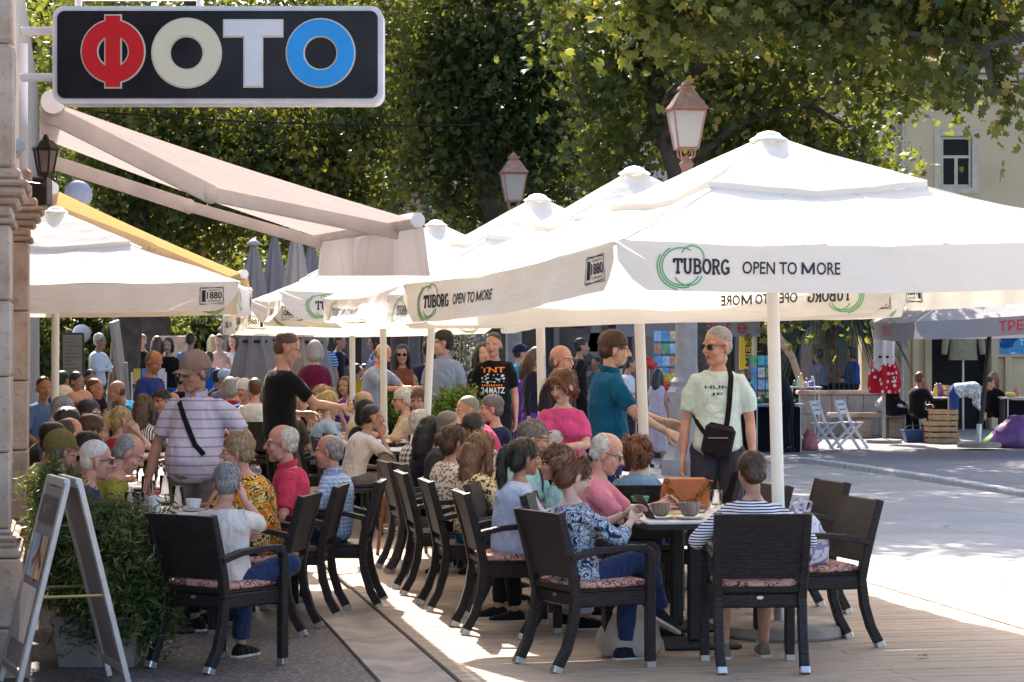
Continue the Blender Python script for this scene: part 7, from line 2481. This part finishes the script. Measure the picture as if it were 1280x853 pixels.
# menu board, easel, rack
mb_ = empty('menu_board', (WX(91, 36), 36, .012), 0, 'tall beige menu board behind the terrace tables', 'board')
MB().bbox((0, 0, 1.35), (.34, .05, 1.15), .01).build('frame', mat('board_brown', (.06, .04, .03), .5), mb_)
MB().bbox((0, -.03, 1.35), (.29, .02, 1.08), .005).build('panel', mat('board_beige', (.27, .23, .17), .7, .1), mb_)
fl = Flat()
for k in range(16): fl.rect(-.11, .42 - k * .055, .05 + .06 * math.sin(k * 2.1), .43 - k * .055, 0)
fl.to('menu_lines', [mat('menu_ink', (.12, .09, .07), .7)], lambda x, y: Vector((x, -.042, 1.35 + y)), mb_)
for s in (-1, 1): MB().tube([(s * .13, 0, 0), (s * .13, 0, .8)], .015, 6).build('leg', M_BLKM, mb_)
ez = empty('easel', (WX(146, 32), 32, .012), 0, 'tilted grey easel board among the terrace tables', 'easel')
MB().tube([(-.02, -.1, 2.05), (.12, 0, .9)], 1, sq=(.07, .5), up=(1, 0, 0)).build('panel', M_POSTG, ez)
for x0, x1 in ((-.02, -.22), (.12, .2)): MB().tube([(x0, 0, 1.5), (x1, .1, 0)], 1, sq=(.04, .04)).build('leg', M_POSTG, ez)
rk = empty('magazine_rack', (WX(186, 34), 34, .012), 0, 'wire rack filled with bright magazines behind the blue shirt', 'rack')
for s in (-1, 1):
    MB().tube([(s * .24, 0, 0), (s * .24, 0, 1.35)], .014, 6).build('post', M_PORC, rk)
q_ = random.Random(9)
for k in range(4):
    MB().bbox((0, .0, .35 + k * .28), (.47, .18, .012), .003).build('shelf', M_PORC, rk)
    for j in range(4):
        MB().box((-.17 + j * .115, .02, .47 + k * .28), (.10, .012, .19), (R(-12), 0, 0)).build('magazine', mat('mag_%d' % q_.randint(0, 6), q_.choice([(.5, .05, .05), (.1, .2, .5), (.6, .55, .5), (.55, .4, .08), (.1, .35, .25), (.4, .42, .48), (.6, .6, .6)]), .35), rk)
# stone pillar with bowl, globe lamps
pl = empty('stone_pillar', (WX(222, 52), 52, 0), 0, 'pale stone pillar with a bowl between the strollers', 'pillar')
MB().lathe([(.30, 0), (.30, .12), (.24, .16), (.22, 1.15), (.26, 1.2), (.26, 1.28)], n=12).build('shaft', M_STONE, pl)
MB().lathe([(.12, 1.28), (.30, 1.5), (.36, 1.85), (.40, 1.95), (.36, 1.96), (.1, 1.6)], n=16).build('bowl', M_STONE, pl, True)
for px, py, d, lab in ((102, 417, 52, 'white globe lamp above the menu board'), (293, 412, 60, 'white globe lamp beside the folded parasols')):
    c = W(px, py, d)
    gl_ = empty('globe_lamp', (c.x, d, 0), 0, lab, 'lamp')
    MB().tube([(0, 0, 0), (0, 0, c.z - .15)], .04, 8).build('post', M_BLKM, gl_)
    MB().ell((0, 0, c.z), (.20, .20, .20), 16, 10).build('globe', mat('opal_globe', (.38, .38, .42), .3), gl_, True)
# parked car
cr = empty('parked_car', (WX(268, 60), 60, 0), R(8), 'dark hatchback parked beyond the strollers', 'car')
M_CAR = mat('car_paint', (.06, .065, .075), .25, .1, 3, coat=.6)
b = MB()
sec = [(-2.0, .35, .62, .70), (-1.9, .30, .85, .78), (-.9, .28, .95, .84), (1.3, .28, .95, .84), (1.95, .32, .80, .80), (2.05, .40, .62, .70)]
b.loft([[Vector((w, y, z0)), Vector((w, y, z1 * .95)), Vector((w * .9, y, z1)), Vector((-w * .9, y, z1)), Vector((-w, y, z1 * .95)), Vector((-w, y, z0))] for y, z0, z1, w in sec])
b.build('body', M_CAR, cr, 40)
b = MB()
b.loft([[Vector((w, y, .93)), Vector((w * .82, y + yy, zz)), Vector((-w * .82, y + yy, zz)), Vector((-w, y, .93))] for y, yy, zz, w in ((-1.15, .0, .95, .82), (-.55, .05, 1.40, .82), (.6, .0, 1.46, .82), (1.5, -.1, 1.30, .82), (1.85, -.1, .95, .80))])
b.build('cabin', M_CAR, cr, 40)
MB().loft([[Vector((x * .66, y, z)) for x, y, z in ((-1, -1.17, .99), (1, -1.17, .99), (.9, -.66, 1.36), (-.9, -.66, 1.36))], [Vector((x * .66, y - .02, z + .012)) for x, y, z in ((-1, -1.17, .99), (1, -1.17, .99), (.9, -.66, 1.36), (-.9, -.66, 1.36))]]).build('windscreen', M_GLASS, cr)
for sx_ in (-1, 1):
    for yy in (-1.25, 1.25):
        w_ = MB().lathe([(.18, -.1), (.31, -.1), (.33, -.06), (.33, .06), (.31, .1), (.18, .1)], n=20).xf(Matrix.Translation((sx_ * .76, yy, .33)) @ Matrix.Rotation(R(90), 4, 'Y')).build('wheel', mat('tyre', (.02, .02, .02), .8), cr, 40)
        MB().lathe([(.02, -.09), (.19, -.09), (.19, .09), (.02, .09)], n=16).xf(Matrix.Translation((sx_ * .77, yy, .33)) @ Matrix.Rotation(R(90), 4, 'Y')).build('rim', M_CHROME, w_)
    MB().ell((sx_ * .55, -1.94, .66), (.16, .06, .08)).build('headlight', M_PORC, cr, True)
# overhead cable
cab = MB().tube([W(120 + i * 40, 140 + 6 * math.sin(i / 12 * pi) + i * 1.4, 30) for i in range(13)], .010, 5).build('overhead_cable', mat('cable_rubber', (.012, .012, .013), 1.0, .1, spec=0.0), None, True)
tag(cab, 'thin dark cable strung across under the hanging sign', 'cable')

# ================================================================== STALLS ON THE RIGHT
# low stone wall with bench slab
lw = empty('low_stone_wall', (8, 46.5, 0), 0, 'low pale stone planter wall with a bench slab', 'wall')
inv = lw.matrix_basis.inverted()
x0, x1 = WX(1000, 46.5), WX(1118, 46.5)
nb_ = 6
for i in range(nb_):
    a, c = x0 + (x1 - x0) * i / nb_, x0 + (x1 - x0) * (i + 1) / nb_
    for z0, z1 in ((0, .42), (.424, .80)):
        o = MB().bbox(((a + c) / 2, 46.6 + random.uniform(-.01, .01), (z0 + z1) / 2), (c - a - .006, .35, z1 - z0), .015).build('stone', mat('wall_stone_pale', (.36, .32, .29), .85, .2, 5, .4, 30), lw); o.matrix_parent_inverse = inv
o = MB().bbox(((x0 + x1) / 2, 46.6, .84), (x1 - x0 + .1, .45, .08), .015).build('coping', mat('wall_stone_pale'), lw) if False else MB().bbox(((x0 + x1) / 2, 46.6, .84), (x1 - x0 + .1, .45, .08), .015).build('coping', M_STONE, lw); o.matrix_parent_inverse = inv
o = MB().bbox((WX(1098, 45.6), 45.6, .43), (1.9, .55, .09), .015).build('bench_slab', M_STONE, lw); o.matrix_parent_inverse = inv
for px in (1078, 1120):
    o = MB().bbox((WX(px, 45.6), 45.65, .19), (.3, .4, .38), .015).build('bench_support', M_STONE, lw); o.matrix_parent_inverse = inv
o = MB().bbox(((x0 + x1) / 2, 48.0, .2), (x1 - x0 + .5, 2.3, .4), .02).build('raised_bed', M_STONE, lw); o.matrix_parent_inverse = inv
# palm with hanging dead fronds
pm = empty('palm_tree', (WX(1042, 49), 49, .40), 0, 'shaggy palm with drooping fronds behind the low wall', 'tree')
MB().tube([(0, 0, 0), (.05, 0, .9), (.02, 0, 1.9), (-.05, 0, 2.9)], [.30, .26, .24, .20], 12).build('trunk', mat('palm_bark', (.12, .085, .06), .9, .35, 8, .9, 16, .04), pm, True)
b = MB()
q_ = random.Random(3)
for i in range(150):
    a = q_.uniform(0, 2 * pi); L_ = q_.uniform(1.0, 1.9); up0 = q_.uniform(-.3, 1.1)
    p = Vector((.1 * math.cos(a), .1 * math.sin(a), 2.5 + q_.uniform(-.5, .5))); v = Vector((math.cos(a), math.sin(a), up0)) * .22
    pts = [p]
    for k in range(7):
        p = p + v * L_ / 1.5; v = v + Vector((0, 0, -.085)); pts.append(p)
    for j in range(-2, 3):
        off = Vector((-math.sin(a), math.cos(a), 0)) * .05 * j
        b.tube([pts[2], pts[4] + off, pts[6] + off * 2.2 + Vector((0, 0, -.06 * abs(j)))], [.012, .016, .003], 3)
    b.tube(pts[:5], [.012] * 4 + [.006], 4)
o = b.build('fronds', mat('palm_leaf', (.055, .085, .055), .55, .35, 4, transl=.2), pm); tag(o, kind='stuff')
# dead grey skirt branch
thing1(MB().tube([W(958, 404, 47), W(975, 425, 47), W(990, 446, 47), W(1008, 500, 47)], [.10, .08, .07, .06], 8), 'bare_branch', mat('bare_wood', (.34, .25, .18), .9, .2, 9), 'bare pale branch leaning beside the palm', 'branch')
# white folding chairs
def folding_chair(px, d, rz, lab):
    root = empty('folding_chair', (WX(px, d), d, .0), R(rz), lab, 'chair', 'white folding chairs')
    m = mat('white_chair_paint', (.62, .61, .66), .5, .08)
    for s in (-1, 1):
        MB().tube([(s * .20, -.28, 0), (s * .20, .02, .42), (s * .20, .16, .82)], 1, sq=(.03, .045), up=(1, 0, 0)).build('leg', m, root)
        MB().tube([(s * .18, .26, 0), (s * .18, -.18, .44)], 1, sq=(.03, .045), up=(1, 0, 0)).build('leg', m, root)
    for k in range(5): MB().bbox((0, -.18 + .075 * k, .445), (.40, .06, .016), .004).build('seat_slat', m, root)
    for k in range(3): MB().bbox((0, .10 + .03 * k, .62 + .085 * k), (.40, .016, .06), .004).build('back_slat', m, root)
    return root
folding_chair(1028, 40.2, 62, 'white folding chair next to the jewellery table')
folding_chair(1060, 40.6, 62, 'white folding chair nearer the red folded parasol')
# folded red and white parasol
def rw(n, v):
    z = n.xyz(v)[2]
    k = n.math('ADD', z, n.math('MULTIPLY', n.noise(v, 3, 2), .9))
    base = n.ramp(n.math('MULTIPLY', k, .4), [(0, srgb('#b0182e')), (.72, srgb('#cfcdd8'))], 'CONSTANT')
    vo = n.n('TexVoronoi'); vo.inputs['Scale'].default_value = 9; n.l(v, vo.inputs['Vector'])
    dot = n.ramp(vo.outputs['Distance'], [(0, (1, 1, 1)), (.28, (0, 0, 0))], 'CONSTANT')
    return n.mix(n.math('MULTIPLY', n.math('LESS_THAN', z, 1.5), dot), base, srgb('#d8d5dd'))
M_RW = pattern('red_white_cloth', rw)
rf = folded('folded red and white parasol before the cream house', 1105, 372, 492, 43, M_RW, 7, .24)
rf['group'] = 'folded market parasols'
# lilac market parasol
dk = 40
FLc, FRc = W(1144, 402, 38.5), W(1400, 383, 38.2)
BRc, BLc = W(1370, 398, 42.5), W(1088, 402, 42.5)
Ak = W(1245, 330, 40.5)
pr = parasol('lilac grey market parasol with red lettering beside the cream house', (FLc, FRc, BRc, BLc), Ak, (WX(1224, 40.3), 40.3), hv=.30, art=False, seed=9, group='market parasols', cap=.3, bulge=.02)
for ch in pr.children:
    if ch.type == 'MESH' and ch.name.split('.')[0] in ('canopy_panel', 'vent_cap', 'valance'):
        ch.data.materials.clear(); ch.data.materials.append(M_LILAC)
    elif ch.type == 'MESH' and ch.name.split('.')[0] in ('pole',):
        ch.data.materials.clear(); ch.data.materials.append(M_BLKM)
inv = pr.matrix_basis.inverted()
fl = Flat(); fl.text('ТРЕБИЊЕ', 0, 0, w=1.05, h=.17, bold=.02)
ux = (FRc - FLc).normalized()
o = fl.to('lettering', [M_REDINK], plane_fn(W(1248, 415, 38.15), ux, Vector((0, 0, 1)), .06), pr); o.matrix_parent_inverse = inv
fl = Flat(); fl.text('ТРЕБИЊЕ', 0, 0, w=.8, h=.16, bold=.02)
ux = (FLc - BLc).normalized()
st_ = BLc.lerp(FLc, .38)
o = fl.to('lettering', [M_REDINK], plane_fn(st_ + Vector((0, 0, -.24)), ux, Vector((0, 0, 1)), .08), pr); o.matrix_parent_inverse = inv
# kiosk awning with the town name
ka = empty('stall_awning', (WX(860, 42), 42, 0), 0, 'grey stall awning with red town name above the souvenirs', 'awning')
inv = ka.matrix_basis.inverted()
x0, x1 = WX(770, 42), WX(950, 42)
b = MB().add([(x0, 42, 2.24), (x1, 42, 2.24), (x1, 44, 2.6), (x0, 44, 2.6)], [(0, 1, 2, 3)]); o = b.build('canvas', M_LILAC, ka); o.matrix_parent_inverse = inv
b = MB().box(((x0 + x1) / 2, 41.98, 2.07), (x1 - x0, .02, .34)); o = b.build('valance', M_LILAC, ka); o.matrix_parent_inverse = inv
fl = Flat(); fl.text('ТРЕБИЊЕ', 0, 0, w=.72, h=.17, bold=.022); fl.ring(.92, .08, .09, .06); fl.rect(.86, .06, .98, .10)
o = fl.to('lettering', [M_REDINK], lambda x, y: Vector((WX(862, 41.95) + x, 41.955, 1.965 + y)), ka); o.matrix_parent_inverse = inv
for x in (x0 + .1, x1 - .1): 
    o = MB().tube([(x, 42.1, 0), (x, 42.1, 2.0)], .025, 6).build('pole', M_CHROME, ka); o.matrix_parent_inverse = inv
# yellow exchange sign
ys = empty('exchange_sign', (WX(935, 50), 50, 0), 0, 'narrow yellow upright sign with dark letters', 'sign')
MB().bbox((0, 0, W(0, 428, 50).z), (.36, .08, 1.15), .01).build('panel', mat('sign_yellow', (.62, .45, .03), .45, .06), ys)
fl = Flat(); fl.text('MJENJAČ', -.5, -.09, w=1.0, h=.19, bold=.015)
zz = W(0, 428, 50).z
fl.to('lettering', [M_INK], lambda x, y: Vector((-y, -.045, zz + x)), ys)
MB().tube([(0, 0, 0), (0, 0, zz - .5)], .04, 8).build('post', M_BLKM, ys)
# postcard racks, toys, souvenir tables
cols_ = [(.10, .28, .55), (.55, .55, .5), (.08, .42, .5), (.5, .2, .1), (.15, .35, .15), (.6, .5, .2), (.3, .45, .6)]
def rack(px, d, w, h, lab, seed, tilt=0):
    q = random.Random(seed)
    root = empty('postcard_rack', (WX(px, d), d, 0), R(tilt), lab, 'rack', 'postcard racks')
    for s in (-1, 1): MB().tube([(s * w / 2, 0, 0), (s * w / 2, .1, h)], .015, 6).build('post', mat('rack_blue', (.10, .22, .38), .4), root)
    n = int(h / .21)
    for k in range(n):
        MB().bbox((0, .02 + k * .01, .16 + k * .205), (w, .06, .012), .003).build('ledge', mat('rack_blue', (.10, .22, .38), .4), root)
        m_ = max(2, int(w / .13))
        for j in range(m_):
            cc = q.choice(cols_)
            MB().box((-w / 2 + w * (j + .5) / m_, .0 + k * .01, .26 + k * .205), (w / m_ * .88, .006, .17), (R(-10), 0, 0)).build('postcard', mat('card_%d' % cols_.index(cc), cc, .3, .4, 14), root)
    return root
rack(834, 39.5, .42, 2.0, 'tall slanted rack of blue postcards by the pale lamp post', 1, 18)
rack(846, 40.5, .55, 1.9, 'wide postcard rack behind the pale lamp post', 2)
rack(882, 41, .5, 1.75, 'postcard rack behind the mint T-shirt man', 3)
rack(952, 41, .4, 1.6, 'small souvenir rack beside the yellow sign', 4)
def toy(px, py, d, r_, col, lab, cat='toy'):
    c = W(px, py, d)
    q = random.Random(px)
    root = empty('toy', c, 0, lab, cat)
    m = mat('toy_' + '_'.join('%02d' % int(v * 99) for v in col), col, .4, .2, 12)
    MB().ell((0, 0, 0), (r_, r_ * .8, r_), 10, 7).build('body', m, root, True)
    for k in range(5):
        a = 2 * pi * k / 5 + q.random()
        MB().ell((r_ * math.cos(a), -.02, r_ * math.sin(a)), (r_ * .5, r_ * .35, r_ * .5), 8, 6).build('petal', m, root, True)
    MB().tube([(0, .05, 0), (0, .08, -c.z + .0)], .008, 4).build('stick', M_CHROME, root)
toy(812, 455, 38.5, .09, (.55, .05, .05), 'red pinwheel toy beside the girl')
toy(835, 475, 38.5, .09, (.65, .42, .03), 'yellow flower toy on the rack')
toy(828, 482, 38.4, .08, (.55, .06, .04), 'red ball toy under the yellow flower')
toy(842, 492, 38.4, .10, (.06, .08, .3), 'navy balloon toy low on the rack')
toy(834, 512, 38.3, .07, (.6, .25, .4), 'pink toy near the girl\'s hand')
def stall_table(px0, px1, d, h, cloth, lab, goods, seed, ztop=None):
    x0, x1 = WX(px0, d), WX(px1, d)
    root = empty('stall_table', ((x0 + x1) / 2, d, 0), 0, lab, 'table')
    w = x1 - x0
    MB().bbox((0, 0, h), (w, .7, .03), .005).build('table_top', mat('stall_top', (.45, .44, .46), .6), root)
    if cloth: MB().box((0, .05, h / 2 - .02), (w * .96, .55, h - .06)).build('cloth', fabric(cloth), root)
    for sx_ in (-1, 1):
        for sy_ in (-1, 1): MB().tube([(sx_ * (w / 2 - .05), sy_ * .31, 0), (sx_ * (w / 2 - .05), sy_ * .31, h - .015)], .014, 6).build('leg', M_CHROME, root)
    q = random.Random(seed)
    for k in range(goods):
        gx, gy = x0 + .08 + (w - .16) * (k + .5) / goods, d + q.uniform(-.26, .26)
        cc = q.choice([(.5, .06, .06), (.05, .25, .1), (.55, .4, .1), (.08, .1, .35), (.55, .5, .48), (.25, .12, .3), (.04, .03, .03), (.5, .3, .15)])
        kind = q.choice(('jar', 'box', 'bundle', 'jar'))
        b = MB()
        if kind == 'jar':
            r_ = q.uniform(.03, .05); hh = q.uniform(.10, .26)
            b.lathe([(r_ * .9, 0), (r_, .01), (r_, hh * .6), (r_ * .55, hh * .8), (r_ * .5, hh), (r_ * .3, hh + .005)], n=10)
        elif kind == 'box':
            b.bbox((0, 0, .05), (q.uniform(.08, .16), q.uniform(.08, .14), .10), .01)
        else:
            b.ell((0, 0, .045), (q.uniform(.06, .11), q.uniform(.05, .09), .05), 9, 6)
        o = b.build({'jar': 'jar', 'box': 'gift_box', 'bundle': 'cloth_bundle'}[kind], mat('goods_' + '_'.join('%02d' % int(v * 99) for v in cc), cc, .35, .3, 20), None, True)
        o.location = (gx, gy, h + .016)
        tag(o, {'jar': 'small bottle or jar', 'box': 'small souvenir box', 'bundle': 'small wrapped bundle'}[kind] + ' on the ' + lab.split(' with ')[0], {'jar': 'jar', 'box': 'box', 'bundle': 'bundle'}[kind], 'goods on the ' + lab.split(' with ')[0])
stall_table(940, 1002, 39.5, .78, '#17141c', 'jewellery table with a black cloth', 14, 1)
stall_table(1155, 1185, 44.5, .78, '#1a1a1e', 'small trader table with a dark cloth', 5, 2)
stall_table(1252, 1330, 43.5, .80, '#151318', 'lilac parasol stall table with a black cloth', 9, 3)
stall_table(985, 1025, 46, .95, None, 'display table with open legs', 7, 4)
stall_table(790, 842, 37.5, .70, '#4a3530', 'toy stall table with a brown cloth', 8, 5)
# crates, basket, sacks
def crate(px, py, d, lab, w=.50, dp=.36, h=.20, z=0, m=None):
    m = m or mat('crate_wood', (.42, .27, .14), .8, .2, 9)
    root = empty('wooden_crate', (WX(px, d), d, z), R(4), lab, 'crate', 'wooden fruit crates')
    for s in (-1, 1):
        for k in range(2):
            MB().box((0, s * dp / 2, .05 + k * .10), (w, .012, .075)).build('slat', m, root)
            MB().box((s * w / 2, 0, .05 + k * .10), (.012, dp - .014, .075)).build('slat', m, root)
    for sx_ in (-1, 1):
        for sy_ in (-1, 1): MB().box((sx_ * (w / 2 - .02), sy_ * (dp / 2 - .02), h / 2), (.025, .025, h)).build('corner_post', m, root)
    MB().box((0, 0, .012), (w - .03, dp - .03, .012)).build('floor_board', m, root)
crate(1177, 552, 43, 'wooden crate at the bottom of the stack', .55, .4)
crate(1176, 540, 43, 'wooden crate in the middle of the stack', .52, .38, z=.205)
crate(1179, 528, 43, 'wooden crate on top of the stack', .46, .34, z=.41)
crate(1194, 470, 44.6, 'small wooden crate of goods before the dark doorway', .42, .3, z=.815)
bs = empty('plastic_basket', (WX(1150, 43.4), 43.4, 0), 0, 'dark blue plastic basket on the ground', 'basket')
b = MB(); b.loft([[Vector((x * w, y * w * .7, z)) for x, y in ((-1, -1), (1, -1), (1, 1), (-1, 1))] for w, z in ((.26, 0), (.31, .20), (.33, .20), (.33, .225), (.30, .225), (.25, .03))]); b.build('tub', mat('basket_blue', (.02, .06, .16), .45), bs)
MB().tube([(-.3, 0, .22), (-.2, 0, .30), (.2, 0, .30), (.3, 0, .22)], .01, 5).build('handle', mat('basket_blue', (.02, .06, .16), .45), bs)
lumpy_bag('sack', mat('purple_plastic', (.16, .07, .22), .35, .3, 5, .6, 20, .02), 'big purple plastic sack lying under the lilac parasol', 'bag', (WX(1272, 41), 41, 0), (.42, .3, .55), 5, False)
lumpy_bag('sack', mat('green_plastic', (.12, .30, .05), .4, .2, 5, .5, 20, .02), 'lime green plastic sack beside the purple one', 'bag', (WX(1246, 41.2), 41.2, 0), (.22, .2, .28), 6, False)
lumpy_bag('sack', mat('pink_plastic', (.45, .14, .14), .4, .2, 5, .5, 20, .02), 'pink bag leaning by the white folding chair', 'bag', (WX(1012, 40), 40, 0), (.14, .12, .36), 7, False)
lumpy_bag('sack', mat('grey_plastic', (.36, .36, .42), .4, .2, 5, .5, 20, .02), 'grey cloth bag slumped on the bench slab', 'bag', (WX(1112, 45.5), 45.5, .476), (.28, .2, .38), 8, False)
# coat on a stand in the doorway
ct = empty('display_coat', (WX(1204, 49.6), 49.6, 0), 0, 'khaki jacket displayed in the dark doorway', 'jacket')
zc_ = W(0, 425, 49.6).z
b = MB()
b.loft([[Vector((w * math.cos(2 * pi * j / 14), .10 * math.sin(2 * pi * j / 14), z)) for j in range(14)] for w, z in ((.30, zc_ - .42), (.28, zc_ - .1), (.29, zc_ + .2), (.24, zc_ + .34), (.09, zc_ + .40))])
b.build('coat_body', fabric('#8f8a70'), ct, True)
for s in (-1, 1): MB().tube([(s * .24, 0, zc_ + .30), (s * .36, -.02, zc_ + .05), (s * .40, -.04, zc_ - .30)], [.09, .08, .06], 8).build('sleeve', fabric('#8f8a70'), ct, True)
MB().tube([(0, 0, 0), (0, 0, zc_)], .025, 6).build('stand', M_CHROME, ct)
# fallen leaves on the paving
lm = mat('dry_leaf', (.16, .06, .03), .8, .3, 20)
for i, (px, py) in enumerate(((1198, 623), (1183, 663), (1268, 586), (1100, 707), (1150, 602), (1252, 735), (1155, 831), (1075, 596))):
    p = G(px, py)
    b = MB()
    s_ = .06
    b.add([(x * s_, y * s_, .012 + .018 * abs(x)) for x, y in LEAF_LOBED], [(0, 1, 11), (1, 2, 3), (1, 3, 9), (11, 1, 9), (11, 9, 10), (3, 4, 5), (3, 5, 7), (3, 7, 9), (9, 7, 8), (5, 6, 7)])
    o = b.build('fallen_leaf', lm); o.location = (p.x, p.y, .02 if i != 6 else DZ); o.rotation_euler = (0, 0, i * 1.7)
    tag(o, 'dry brown leaf lying on the paving', 'leaf', 'fallen leaves on the square')
run_jobs()
for k_, t_ in TEMPL.items():
    if k_ not in USED:
        for c_ in list(t_.children_recursive) + [t_]: bpy.data.objects.remove(c_)
